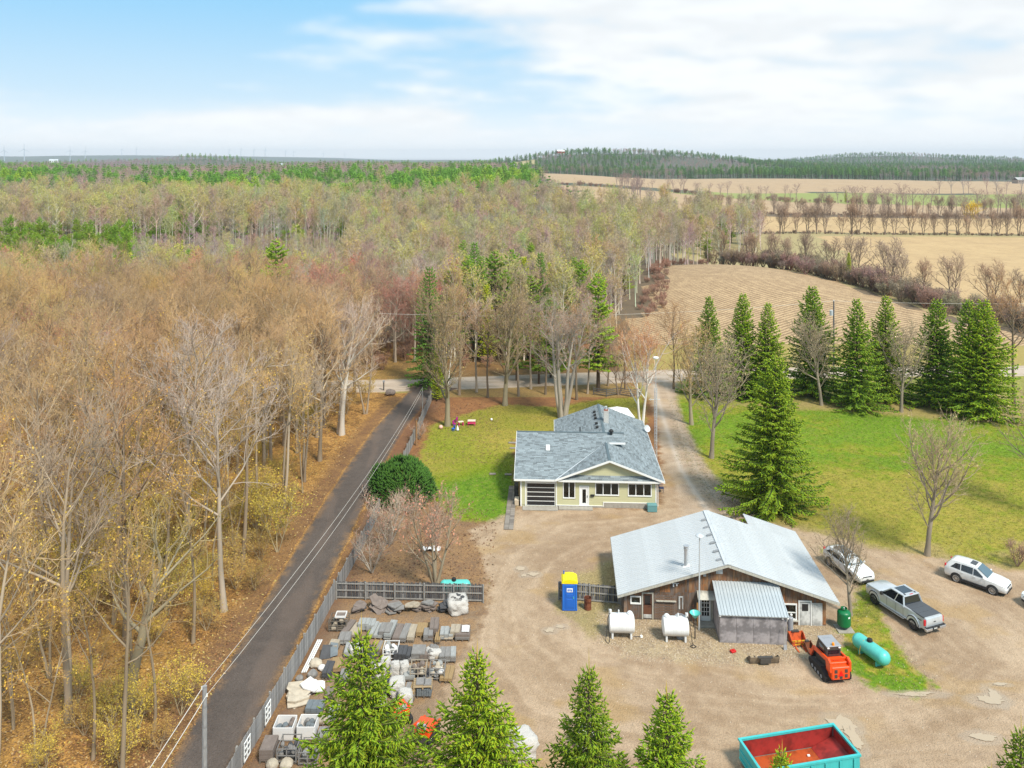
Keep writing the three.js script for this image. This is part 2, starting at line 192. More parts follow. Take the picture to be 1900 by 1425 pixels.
const LAYERS = [
  ['stone', 0.8, () => wob, () => mix3(dirtC().map((c) => c * 0.72), litterC(), 0.25 + 0.5 * sstep(0.4, 0.6, n2))],
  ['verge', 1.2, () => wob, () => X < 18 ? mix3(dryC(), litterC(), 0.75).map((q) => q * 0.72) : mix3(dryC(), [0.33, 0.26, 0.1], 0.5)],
  ['front', 1.2, () => wob, () => mix3(dryC(), greenC(), 0.3)],
  ['lawn', 0.55, () => wob * 0.5, () => { const lush = bell(X, D, -1.5, 83.5, 6.5, 8); return speckle(mix3(mix3([0.25, 0.195, 0.06], yellowC(), sstep(112, 98, D) * 0.8 + 0.2), greenC(), clamp(lush * 1.2 + 0.18 + (smp(FIELD.s4) - 0.5) * 1.0))); }],
  ['park', 1.2, () => wob * 0.7, () => { const back = sstep(80, 97, D), l = mix3(yellowC(), greenC(), 0.12 + 0.82 * sstep(0.28, 0.64, smp(FIELD.s5) * 0.75 + back * 0.24 + (n2 - 0.5) * 0.25)); return speckle(mix3(l, [0.37, 0.28, 0.14], 0.85 * sstep(0.44, 0.62, smp(FIELD.s6) + (n2 - 0.5) * 0.2) * (1 - sstep(70, 82, D)))); }],
  ['yard', 0.5, () => wob * 0.55, dirtC],
  ['drive', 0.5, () => wob * 0.35, () => { const c = mix3(dirtC(), roadC(), 0.35), o = X - driveX(D) + wob1 * 0.3, tr = D > 76 ? Math.max(Math.exp(-(((o - 0.95) / 0.33) ** 2)), Math.exp(-(((o + 0.85) / 0.36) ** 2))) : 0; return mix3(c, o < 0 ? [0.52, 0.46, 0.40] : [0.44, 0.36, 0.285], tr * 0.55); }],
  ['weeds', 0.5, () => wob * 0.6, () => mix3(pebbleC(), dryC(), 0.6)],
  ['gravel', 0.5, () => wob * 0.7, pebbleC],
  ['strip', 0.35, () => wob * 0.5, () => speckle(mix3(mix3(yellowC(), greenC(), sstep(0.4, 0.62, n1 * 0.5 + n2 * 0.5 + 0.15 * sstep(58, 53, D))), litterC(), 0.5 * sstep(58, 63, D) * sstep(0.45, 0.6, n2)))],
  ['road', 0.35, () => wob1 * 0.4, roadC],
  ['lane', 0.2, () => wob1 * 0.5, () => { const s = smp(FIELD.lane) + wob1 * 0.5; return mix3(asphaltC(), mix3(litterC(), [0.13, 0.09, 0.07], 0.5), sstep(0.9, 0.1, s) * 0.6 * sstep(0.35, 0.6, n2)); }],
];
LAYERS.forEach((L) => L.push(FIELD[L[0]]));
const Wt = new Float32Array(16);
function colorAt(x, d) {
  X = x; D = d; { const u = Math.min(Math.max((x - G0[0]) / GS, 0), GN[0] - 1.001), v = Math.min(Math.max((d - G0[1]) / GS, 0), GN[1] - 1.001), i = u | 0, j = v | 0; A_ = u - i; B_ = v - j; O_ = j * GN[0] + i; } n1 = smp(FIELD.s0); n2 = fbm(x * 1.3 + 9, d * 1.3, 3); n3 = fbm(x * 5.1, d * 5.1 + 3, 2); gr = hash2(Math.floor(x * 15), Math.floor(d * 15)); gr2 = hash2(Math.floor(x * 9) + 77, Math.floor(d * 9) + 31);
  wob = (n2 - 0.5) * 2.2 + (n3 - 0.5) * 0.9; wob1 = (n2 - 0.5) * 0.7;
  const W = Wt; W.fill(0); let first = -1;
  for (let k = LAYERS.length - 1; k >= 0; k--) { const L = LAYERS[k], s = smp(L[4]) + L[2](), t = s < -L[1] ? 0 : s > L[1] ? 1 : sstep(-L[1], L[1], s); W[k] = t; if (t === 1) { first = k; break; } }
  let c;
  if (first >= 0) c = LAYERS[first][3]();
  else { c = x < -20 || (x < 25 && d < 120) ? litterC() : dryC(); if (x >= -13 && x < 20 && d > 118) c = mix3(litterC(), dryC(), 0.5); if (d > 136.5 && x < 22) c = litterC(); }
  for (let k = first + 1; k < LAYERS.length; k++) if (W[k] > 0) c = mix3(c, LAYERS[k][3](), W[k]);
  if (W[11] === 0 && d < 118) { const s = smp(FIELD.lane) + wob1 * 0.5; if (s > -3) c = mix3(c, gr > 0.5 ? [0.09, 0.055, 0.04] : mix3([0.20, 0.105, 0.07], [0.09, 0.055, 0.04], n2), 0.55 * sstep(-3, -1.2, s)); }
  if (first >= 5 && d < 80) for (const [qx, qd, a, b] of PUDDLES) { const r = Math.hypot((x - qx) / a, (d - qd) / b) + wob * 0.28; if (r < 1.6) c = mix3(c, [0.36, 0.30, 0.24], 0.5 * sstep(1.6, 1.1, r)); }
  return c;
}
const drivePts = [[23.5, 130], [23.0, 124], [22.2, 116], [21.4, 108], [20.6, 99], [20.0, 91], [20.2, 84], [20.6, 78], [21, 73], [21, 70]];
function siteMap(x0, x1, d0, d1, W, H) {
  const a = new Uint8Array(W * H * 4), e = (x) => 255 * clamp(x <= 0.0031308 ? 12.92 * x : 1.055 * Math.pow(x, 1 / 2.4) - 0.055);
  for (let j = 0; j < H; j++) for (let i = 0; i < W; i++) { const c = vivid(colorAt(lerp(x0, x1, (i + 0.5) / W), lerp(d0, d1, (j + 0.5) / H)), 1.22), o = (j * W + i) * 4; a[o] = e(c[0]); a[o + 1] = e(c[1]); a[o + 2] = e(c[2]); a[o + 3] = 255; }
  const t = new THREE.DataTexture(a, W, H); t.magFilter = THREE.LinearFilter; t.colorSpace = THREE.SRGBColorSpace; t.needsUpdate = true; return t;
}
const SPLIT = 95, NEAR = [-72, 72, 34, SPLIT], WIDE = [-112, 112, SPLIT, 154];
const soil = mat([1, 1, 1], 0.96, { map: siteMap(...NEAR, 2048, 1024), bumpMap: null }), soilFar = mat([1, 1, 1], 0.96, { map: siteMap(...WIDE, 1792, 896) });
soil.bumpMap = T.bump.clone(); soil.bumpMap.channel = 1; soil.bumpMap.repeat.set(0.7, 0.7); soil.bumpScale = 0.05;
// each kind of ground is its own sheet, cut from one grid
{
  const kinds = ['lane', 'road', 'driveway', 'gravel_apron', 'yard_ground', 'lawn', 'lawn', 'grass_strip', 'forest_ground'];
  const sets = kinds.map(() => ({ n: [], f: [] }));
  const kind = (x, d) => sd('lane', x, d) > 0 ? 0 : sd('road', x, d) > 0 ? 1 : sd('strip', x, d) > 0 ? 7 : sd('gravel', x, d) > 0 ? 3 : sd('yard', x, d) > 0 ? 4 : sd('drive', x, d) > 0 ? 2 : sd('lawn', x, d) > 0 ? 5 : sd('park', x, d) > 0 ? 6 : 8;
  const [NX, ND] = GN, w1 = (x, d) => (fbm(x * 1.3 + 9, d * 1.3, 2) - 0.5) * 1.2;
  const id = (i, j) => j * NX + i;
  for (let j = 0; j < ND - 1; j++) for (let i = 0; i < NX - 1; i++) {
    const x = G0[0] + (i + 0.5) * GS, d = G0[1] + (j + 0.5) * GS; if (d < SPLIT && Math.abs(x) > 72) continue;
    const s = sets[kind(x + w1(x, d), d + w1(d, x))]; (d < SPLIT ? s.n : s.f).push(id(i, j), id(i + 1, j), id(i + 1, j + 1), id(i, j), id(i + 1, j + 1), id(i, j + 1));
  }
  kinds.forEach((name, k) => {
    const all = [...[0], ...[]], pos = [], uv = [], uv1 = []; all.length = 0;
    const groups = [];
    for (const [list, box, mi] of [[sets[k].n, NEAR, 0], [sets[k].f, WIDE, 1]]) {
      groups.push([pos.length / 3, list.length, mi]);
      for (const v of list) { const x = G0[0] + (v % NX) * GS, d = G0[1] + Math.floor(v / NX) * GS; pos.push(x, ground(x, d), -d); uv.push((x - box[0]) / (box[1] - box[0]), (d - box[2]) / (box[3] - box[2])); uv1.push(x, d); }
    }
    const g = new THREE.BufferGeometry(); g.setAttribute('position', new THREE.Float32BufferAttribute(pos, 3)); g.setAttribute('uv', new THREE.Float32BufferAttribute(uv, 2)); g.setAttribute('uv1', new THREE.Float32BufferAttribute(uv1, 2));
    // smooth normals from the height function
    const n = []; for (let q = 0; q < pos.length; q += 3) { const x = pos[q], d = -pos[q + 2], e = 0.5, nx = ground(x - e, d) - ground(x + e, d), nd = ground(x, d - e) - ground(x, d + e), l = Math.hypot(nx, 1, nd); n.push(nx / l, 2 * e / l, -nd / l); }
    g.setAttribute('normal', new THREE.Float32BufferAttribute(n, 3));
    for (const [s, c, mi] of groups) if (c) g.addGroup(s, c, mi);
    const o = new THREE.Mesh(g, [soil, soilFar]); o.name = numbered(name); o.receiveShadow = true; scene.add(struct(o));
    const L = { lane: 'dark asphalt lane with leaf litter along its edges', road: 'pale gravel road crossing behind the house', driveway: 'rutted pale dirt driveway beside the house', gravel_apron: 'pebble gravel apron in front of the barn', yard_ground: 'bare tan dirt yard between house and barn', grass_strip: 'green grass strip under the turquoise tank', forest_ground: 'leaf covered woodland ground' };
    o.userData.label = L[name] ?? (k === 5 ? 'lawn beside the garage' : 'wide lawn in front of the spruce row');
  });
}
// still puddles of tan water in the yard
const water = mat([0.43, 0.34, 0.24], 0.1);
PUDDLES.forEach(([x, d, a, b], i) => { const r = rng(900 + i), pts = []; for (let k = 0; k < 34; k++) { const t = k / 34 * TAU, q = 0.35 + 1.1 * fbm(Math.cos(t) * 2.4 + i * 7, Math.sin(t) * 2.4, 3) * (0.8 + 0.4 * r()); pts.push([Math.cos(t) * a * q * 0.8, Math.sin(t) * b * q * 0.8]); } const g = new THREE.ShapeGeometry(new THREE.Shape(pts.map((p) => new THREE.Vector2(...p)))).rotateX(-Math.PI / 2); const o = mesh('puddle', g, water); o.position.set(x, ground(x, d) + 0.035, -d); struct(o).userData.label = 'shallow tan puddle in the dirt yard'; });
// ---------- country beyond: woodland floor, fields ----------
const stubble = tex(512, (u, v) => { const row = Math.abs(((v * 24) % 1) - 0.5) * 2, j = tn(u * 96, v * 192, 96), k = tfbm(u, v, 16, 4), s = sstep(0.2, 0.8, row + (j - 0.5) * 0.9); return mix3([0.235, 0.16, 0.085], [0.56, 0.42, 0.235], clamp(s * 0.75 + k * 0.6 - 0.24)); }, true, 24 * 0.95);
const stubbleFine = tex(512, (u, v) => { const row = Math.abs(((v * 32) % 1) - 0.5) * 2, k = tfbm(u, v, 8, 5), j = tn(u * 40, v * 64, 64); return mix3([0.40, 0.27, 0.13], [0.62, 0.45, 0.22], clamp(0.55 * k + 0.3 * sstep(0.3, 0.7, row + (j - 0.5)) + 0.1)); }, true, 32 * 1.7);
stubble.rotation = 0.62; stubbleFine.rotation = 0.06;
const CM = {
  wood: mat([0.17, 0.125, 0.08], 1, { map: T.mottle }), hills: mat([0.075, 0.085, 0.055], 1), corn: mat([0.92, 0.86, 0.86], 1, { map: stubble }), straw: mat([0.86, 0.83, 0.84], 1, { map: stubbleFine }), far: mat([0.76, 0.74, 0.86], 1, { map: stubbleFine }), meadow: mat([0.30, 0.33, 0.10], 1, { map: T.mottle }), dry: mat([0.42, 0.34, 0.17], 1, { map: T.mottle }),
};
const F = {
  corn: [[18, 144], [24, 160], [30, 180], [38, 205], [46, 232], [58, 240], [70, 234], [80, 210], [86, 190], [90, 172], [104, 152], [112, 144]],
  scrub: [[70, 236], [82, 210], [92, 178], [118, 146], [160, 146], [150, 190], [106, 188], [103, 210], [114, 250], [138, 362], [420, 375], [420, 384], [96, 384], [60, 300]],
  straw: [[104, 186], [101, 210], [112, 250], [138, 362], [420, 375], [420, 186]],
  strip: [[96, 384], [420, 384], [420, 478], [112, 470]],
  mid: [[62, 500], [150, 492], [420, 500], [420, 560], [210, 655], [150, 690], [40, 700], [36, 560]],
  meadow: [[150, 690], [210, 655], [420, 560], [560, 760], [330, 800], [180, 790]],
  rise: [[30, 810], [180, 800], [330, 812], [560, 775], [900, 980], [1100, 1290], [40, 1330]],
  clearing: [[-70, 1960], [60, 1960], [60, 2150], [-60, 2150]],
};
const ORDER = ['corn', 'straw', 'strip', 'mid', 'meadow', 'rise', 'clearing', 'scrub'];
const cover = (x, d) => { for (const k of ORDER) if (inside(F[k], x, d)) return k; return 'wood'; };
function country(x0, x1, d0, d1, cell, hole) {
  const sets = {}, NX = Math.round((x1 - x0) / cell), ND = Math.round((d1 - d0) / cell);
  const H = (x, d) => { let h = ground(x, d); if (hole && x > hole[0] && x < hole[1] && d > hole[2] && d < hole[3]) h -= 0.6; return h; };
  for (let j = 0; j < ND; j++) for (let i = 0; i < NX; i++) {
    const x = x0 + i * cell, d = d0 + j * cell, cx = x + cell / 2, cd = d + cell / 2;
    if (hole && cx > hole[0] + cell && cx < hole[1] - cell && cd > hole[2] + cell && cd < hole[3] - cell) continue;
    const s = sets[cover(cx + (fbm(cx / 9, cd / 9, 2) - .5) * cell * 2, cd)] ??= []; const q = [[x, d], [x + cell, d], [x + cell, d + cell], [x, d], [x + cell, d + cell], [x, d + cell]]; for (const [a, b] of q) s.push(a, H(a, b), -b);
  }
  return sets;
}
const PATCH = [[-420, 420, 150, 610, 4, null], [-1500, 1500, 600, 2640, 20, [-420, 420, 150, 610]], [-9000, 9000, 2600, 12600, 200, null], [-400, 400, -60, 156, 4, [-112, 112, 95, 154]]];
const FLD = {};
PATCH.forEach((p, pi) => { const s = country(...p); for (const k in s) (FLD[k === 'wood' && (pi === 1 || pi === 2) ? 'hills' : k] ??= []).push([s[k], pi]); });
const FN = { hills: ['hills', 'hills', 'dark wooded ground and hills toward the horizon'], scrub: ['dry_ground', 'dry', 'dry brush covered ground between the fields'], wood: ['terrain', 'wood', 'woodland floor and distant country'], corn: ['corn_field', 'corn', 'ploughed corn stubble knoll behind the road'], straw: ['stubble_field', 'straw', 'straw coloured stubble field right of the brush line'], strip: ['stubble_field', 'straw', 'narrow stubble strip between two hedgerows'], mid: ['stubble_field', 'far', 'pinkish stubble field beyond the hedgerows'], meadow: ['meadow', 'meadow', 'small green meadow between far hedgerows'], rise: ['stubble_field', 'far', 'pale rising field below the far pine wood'], clearing: ['meadow', 'dry', 'grassy clearing on the far hill'] };
for (const k in FLD) {
  const pos = FLD[k].flatMap(([a, pi]) => { if (pi !== 3) return a; const out = []; for (let i = 0; i < a.length; i += 18) { const cx = (a[i] + a[i + 6]) / 2, cd = -(a[i + 2] + a[i + 8]) / 2; if (cd > 34 && cd < 154 && Math.abs(cx) < (cd < SPLIT ? 72 : 112) ) continue; for (let m = 0; m < 18; m++) out.push(m % 3 === 1 ? a[i + m] - 0.02 : a[i + m]); } return out; });
  const g = new THREE.BufferGeometry(); g.setAttribute('position', new THREE.BufferAttribute(Float32Array.from(pos), 3));
  const uv = new Float32Array(pos.length / 3 * 2), n = new Float32Array(pos.length); for (let i = 0; i < pos.length / 3; i++) { const x = pos[i * 3], d = -pos[i * 3 + 2], e = 3; uv[i * 2] = x; uv[i * 2 + 1] = d; const nx = hill(x - e, d) - hill(x + e, d), nd = hill(x, d - e) - hill(x, d + e), l = Math.hypot(nx, 2 * e, nd); n.set([nx / l, 2 * e / l, -nd / l], i * 3); }
  g.setAttribute('uv', new THREE.BufferAttribute(uv, 2)); g.setAttribute('normal', new THREE.BufferAttribute(n, 3));
  const o = new THREE.Mesh(g, CM[FN[k][1]]); o.name = numbered(FN[k][0]); o.receiveShadow = true; struct(o).userData.label = FN[k][2]; scene.add(o);
}
// ---------- plants: generators ----------
class Leafage {                                                     // growing buffer of tapered limbs, spindles and leaf faces
  constructor() { this.p = []; this.n = []; this.c = []; this.i = []; }
  v(x, y, z, nx, ny, nz, c0) { const c = vivid(c0, 1.16); this.p.push(x, y, z); this.n.push(nx, ny, nz); this.c.push(c[0], c[1], c[2]); return this.p.length / 3 - 1; }
  frame(d) { const a = Math.abs(d[1]) < 0.9 ? [0, 1, 0] : [1, 0, 0]; const u = norm(cross(d, a)); return [u, cross(d, u)]; }
  limb(pts, rad, sides, col) {                                       // smooth tapered tube along points
    let prev = null; const cf = typeof col === 'function' ? col : () => col;
    pts.forEach((p, k) => {
      const q = pts[Math.min(k + 1, pts.length - 1)], o = pts[Math.max(k - 1, 0)], d = norm([q[0] - o[0], q[1] - o[1], q[2] - o[2]]), [u, w] = this.frame(d), ring = [], c = cf(k / (pts.length - 1), p);
      for (let s = 0; s < sides; s++) { const a = s / sides * TAU, ca = Math.cos(a), sa = Math.sin(a), nx = u[0] * ca + w[0] * sa, ny = u[1] * ca + w[1] * sa, nz = u[2] * ca + w[2] * sa; ring.push(this.v(p[0] + nx * rad[k], p[1] + ny * rad[k], p[2] + nz * rad[k], nx, ny, nz, c)); }
      if (prev) for (let s = 0; s < sides; s++) { const t = (s + 1) % sides; this.i.push(prev[s], ring[t], ring[s], prev[s], prev[t], ring[t]); }
      prev = ring;
    });
  }
  cone(a, b, r, col) { const d = norm([b[0] - a[0], b[1] - a[1], b[2] - a[2]]), [u, w] = this.frame(d), k = []; for (let s = 0; s < 3; s++) { const t = s / 3 * TAU, nx = u[0] * Math.cos(t) + w[0] * Math.sin(t), ny = u[1] * Math.cos(t) + w[1] * Math.sin(t), nz = u[2] * Math.cos(t) + w[2] * Math.sin(t); k.push(this.v(a[0] + nx * r, a[1] + ny * r, a[2] + nz * r, nx, ny, nz, col)); } const t = this.v(b[0], b[1], b[2], d[0], d[1], d[2], col); this.i.push(k[0], k[1], t, k[1], k[2], t, k[2], k[0], t); }
  spindle(a, b, r, c1, c2, at = 0.4) { const d = norm([b[0] - a[0], b[1] - a[1], b[2] - a[2]]), [u, w] = this.frame(d), m = [a[0] + (b[0] - a[0]) * at, a[1] + (b[1] - a[1]) * at, a[2] + (b[2] - a[2]) * at], k = [], s0 = this.v(a[0], a[1], a[2], -d[0], -d[1], -d[2], c1), tip = this.v(b[0], b[1], b[2], d[0], d[1], d[2], c2); for (let s = 0; s < 3; s++) { const t = s / 3 * TAU + a[0] * 9, nx = u[0] * Math.cos(t) + w[0] * Math.sin(t), ny = u[1] * Math.cos(t) + w[1] * Math.sin(t), nz = u[2] * Math.cos(t) + w[2] * Math.sin(t); k.push(this.v(m[0] + nx * r, m[1] + ny * r, m[2] + nz * r, nx, ny, nz, c1)); } for (let s = 0; s < 3; s++) { const t = (s + 1) % 3; this.i.push(s0, k[t], k[s], k[s], k[t], tip); } }
  leaf(p, s, r, col) { const d = norm([r() - 0.5, r() - 0.2, r() - 0.5]), [u, w] = this.frame(d), a = r() * TAU, ca = Math.cos(a) * s, sa = Math.sin(a) * s, e = [u[0] * ca + w[0] * sa, u[1] * ca + w[1] * sa, u[2] * ca + w[2] * sa], f = [(w[0] * ca - u[0] * sa) * 0.6, (w[1] * ca - u[1] * sa) * 0.6, (w[2] * ca - u[2] * sa) * 0.6]; const q = (m, n) => this.v(p[0] + e[0] * m + f[0] * n, p[1] + e[1] * m + f[1] * n, p[2] + e[2] * m + f[2] * n, d[0], d[1], d[2], col), A = q(-1, 0), B = q(0, -1), C = q(1, 0), E = q(0, 1); this.i.push(A, B, C, A, C, E); }
  get tris() { return this.i.length / 3; }
  geo() { const g = new THREE.BufferGeometry(); g.setAttribute('position', new THREE.BufferAttribute(new Float32Array(this.p), 3)); g.setAttribute('normal', new THREE.BufferAttribute(new Float32Array(this.n), 3)); g.setAttribute('color', new THREE.BufferAttribute(new Float32Array(this.c), 3)); g.setIndex(new THREE.BufferAttribute(new Uint32Array(this.i), 1)); return g; }
}
function cross(a, b) { return [a[1] * b[2] - a[2] * b[1], a[2] * b[0] - a[0] * b[2], a[0] * b[1] - a[1] * b[0]]; }
function norm(a) { const l = Math.hypot(a[0], a[1], a[2]) || 1; return [a[0] / l, a[1] / l, a[2] / l]; }
const barkM = mat([1, 1, 1], 0.95, { vertexColors: true }), twigM = mat([1, 1, 1], 0.95, { vertexColors: true }), needleM = mat([1, 1, 1], 0.8, { vertexColors: true });
const jit = (c, r, a = 0.25) => { const k = 1 - a / 2 + a * r(); return [c[0] * k, c[1] * k, c[2] * k]; };
const turnFrom = (d, ang, az) => { const a = Math.abs(d[1]) < 0.9 ? [0, 1, 0] : [1, 0, 0], u = norm(cross(d, a)), w = cross(d, u), s = Math.sin(ang), c = Math.cos(ang); return norm([d[0] * c + (u[0] * Math.cos(az) + w[0] * Math.sin(az)) * s, d[1] * c + (u[1] * Math.cos(az) + w[1] * Math.sin(az)) * s, d[2] * c + (u[2] * Math.cos(az) + w[2] * Math.sin(az)) * s]); };
/* leafless broadleaf tree. o: seed, h, r, fork (share of height where limbs start), limbs, spread, bark, twig, bud, buds, kids, dens */
function bareTree(o) {
  const r = rng(o.seed), T1 = new Leafage(), C = new Leafage(), stems = o.stems ?? 1, twig = o.twig, tw = o.tw ?? 0.013;
  const path = (p, d, len, n, wob, up) => { const pts = [p]; let q = p, e = d; for (let k = 0; k < n; k++) { e = norm([e[0] + (r() - 0.5) * wob, e[1] + (r() - 0.5) * wob + up, e[2] + (r() - 0.5) * wob]); q = [q[0] + e[0] * len / n, q[1] + e[1] * len / n, q[2] + e[2] * len / n]; pts.push(q); } return [pts, e]; };
  const on = (pts, t) => { const f = t * (pts.length - 1), k = Math.min(pts.length - 2, Math.floor(f)), s = f - k, a = pts[k], b = pts[k + 1]; return [[lerp(a[0], b[0], s), lerp(a[1], b[1], s), lerp(a[2], b[2], s)], norm([b[0] - a[0], b[1] - a[1], b[2] - a[2]])]; };
  const twigs = (pts, n, len, a0 = 0.25) => {
    for (let k = 0; k < n; k++) {
      const [p, d] = on(pts, a0 + (1 - a0) * (k + r()) / n), e = turnFrom(d, 0.5 + 0.5 * r(), r() * TAU), l = len * (0.55 + 0.8 * r()); e[1] += o.twigUp ?? 0.25; const f = norm(e), b = [p[0] + f[0] * l, p[1] + f[1] * l, p[2] + f[2] * l];
      C.cone(p, b, tw * (0.8 + 0.6 * r()), jit(twig, r));
      const m = o.sub ?? 2; for (let s = 0; s < m; s++) { const t = 0.25 + 0.65 * r(), q = [lerp(p[0], b[0], t), lerp(p[1], b[1], t), lerp(p[2], b[2], t)], g = turnFrom(f, 0.5 + 0.4 * r(), r() * TAU), l2 = l * (0.35 + 0.35 * r()), c = [q[0] + g[0] * l2, q[1] + g[1] * l2 + 0.06, q[2] + g[2] * l2]; C.cone(q, c, tw * 0.75, jit(twig, r)); if (r() < o.buds) C.leaf(c, (o.budSize ?? 0.07) * (0.6 + 0.8 * r()), r, jit(o.bud, r, 0.4)); if (r() < o.buds * 0.6) C.leaf(q, (o.budSize ?? 0.07) * (0.6 + 0.8 * r()), r, jit(o.bud, r, 0.4)); }
    }
  };
  const [k1, k2, k3] = o.kids;
  for (let s = 0; s < stems; s++) {
    const lean = stems > 1 ? (o.lean ?? 0.22) : (o.lean ?? 0.03), az = s / stems * TAU + r(), base = stems > 1 ? [Math.cos(az) * o.r * 0.8, -0.1, Math.sin(az) * o.r * 0.8] : [0, -0.1, 0], hs = o.h * (stems > 1 ? 0.82 + 0.25 * r() : 1);
    const [tp, td] = path(base, norm([Math.cos(az) * lean, 1, Math.sin(az) * lean]), hs * (o.top ?? 0.82), 9, o.crook ?? 0.12, 0.03);
    const R0 = o.r * (stems > 1 ? 0.75 : 1), rad = tp.map((_, k) => R0 * (k === 0 ? 1.35 : 1) * Math.pow(1 - k / 9.6, 0.75) + 0.015);
    T1.limb(tp, rad, 7, (t) => { const n = 0.8 + 0.4 * r(); const c = o.bark2 ? mix3(o.bark, o.bark2, sstep(0.25, 0.7, t)) : o.bark; return [c[0] * n, c[1] * n, c[2] * n]; });
    const rAt = (t) => R0 * Math.pow(1 - t * 9 / 9.6, 0.75) + 0.012;
    for (let i = 0; i < k1; i++) {
      const t = o.fork + (0.99 - o.fork) * Math.pow((i + r() * 0.8) / k1, o.pack ?? 0.8), [p, d] = on(tp, t), rel = (t - o.fork) / (1 - o.fork), ang = lerp(o.spread, o.spread * 0.55, rel) * (0.8 + 0.4 * r());
      const e = turnFrom(d, ang, i * 2.4 + r()), L = hs * (o.reach ?? 0.42) * lerp(1, 0.5, rel * rel) * (0.55 + 0.8 * r()), [lp] = path(p, e, L, 6, 0.3, o.up ?? 0.16), rl = Math.min(rAt(t) * 0.6, (o.limbR ?? 0.024) * L + 0.012);
      const lc = o.limbC ?? o.bark; T1.limb(lp, lp.map((_, k) => rl * (1 - k / 6.8) + 0.008), 5, () => jit(lc, r, 0.3));
      for (let j = 0; j < k2; j++) {
        const t2 = 0.18 + 0.8 * (j + r()) / k2, [p2, d2] = on(lp, Math.min(t2, 0.99)), e2 = turnFrom(d2, 0.55 + 0.45 * r(), j * 2.4 + r()), L2 = L * 0.5 * lerp(1, 0.55, t2) * (0.7 + 0.5 * r()), [bp] = path(p2, e2, L2, 4, 0.35, o.up ? o.up * 0.7 : 0.12), r2 = 0.012 * L2 + 0.008;
        C.limb(bp, bp.map((_, k) => r2 * (1 - k / 4.6) + 0.004), 3, jit(mix3(lc, twig, 0.5), r, 0.3));
        twigs(bp, k3, (o.twigLen ?? 0.75));
      }
      twigs(lp, Math.ceil(k3 * 0.8), (o.twigLen ?? 0.75), 0.45);
    }
    twigs(tp, k3, (o.twigLen ?? 0.75), 0.75);
  }
  return { trunk: T1.geo(), crown: C.geo(), tris: T1.tris + C.tris };
}
/* rounded evergreen bush: sprigs standing out from a lumpy dome */
function domeBush(o) {
  const r = rng(o.seed), T1 = new Leafage(), C = new Leafage();
  for (let s = 0; s < 6; s++) { const a = s / 6 * TAU; T1.limb([[0, -0.1, 0], [Math.cos(a) * o.r * 0.3, o.h * 0.35, Math.sin(a) * o.r * 0.3], [Math.cos(a) * o.r * 0.6, o.h * 0.6, Math.sin(a) * o.r * 0.6]], [0.09, 0.06, 0.03], 5, [0.12, 0.08, 0.05]); }
  for (let k = 0; k < o.n; k++) { const a = r() * TAU, u = Math.pow(r(), 0.75), el = Math.asin(u * 0.98), lump = 0.8 + 0.35 * vn(Math.cos(a) * 2.2 + 5, Math.sin(a) * 2.2 + el * 3), dep = 0.72 + 0.28 * Math.sqrt(r()), R = lump * dep, p = [Math.cos(a) * Math.cos(el) * o.r * R, 0.15 + Math.sin(el) * o.h * R * 0.95, Math.sin(a) * Math.cos(el) * o.r * R], e = norm([Math.cos(a) * Math.cos(el) + (r() - 0.5) * 0.9, Math.sin(el) + 0.55 + (r() - 0.5) * 0.6, Math.sin(a) * Math.cos(el) + (r() - 0.5) * 0.9]), l = 0.3 + 0.3 * r(); C.spindle(p, [p[0] + e[0] * l, p[1] + e[1] * l, p[2] + e[2] * l], 0.05 + 0.04 * r(), jit(o.col, r, 0.5), jit(o.tip, r, 0.4)); }
  return { trunk: T1.geo(), crown: C.geo(), tris: T1.tris + C.tris };
}
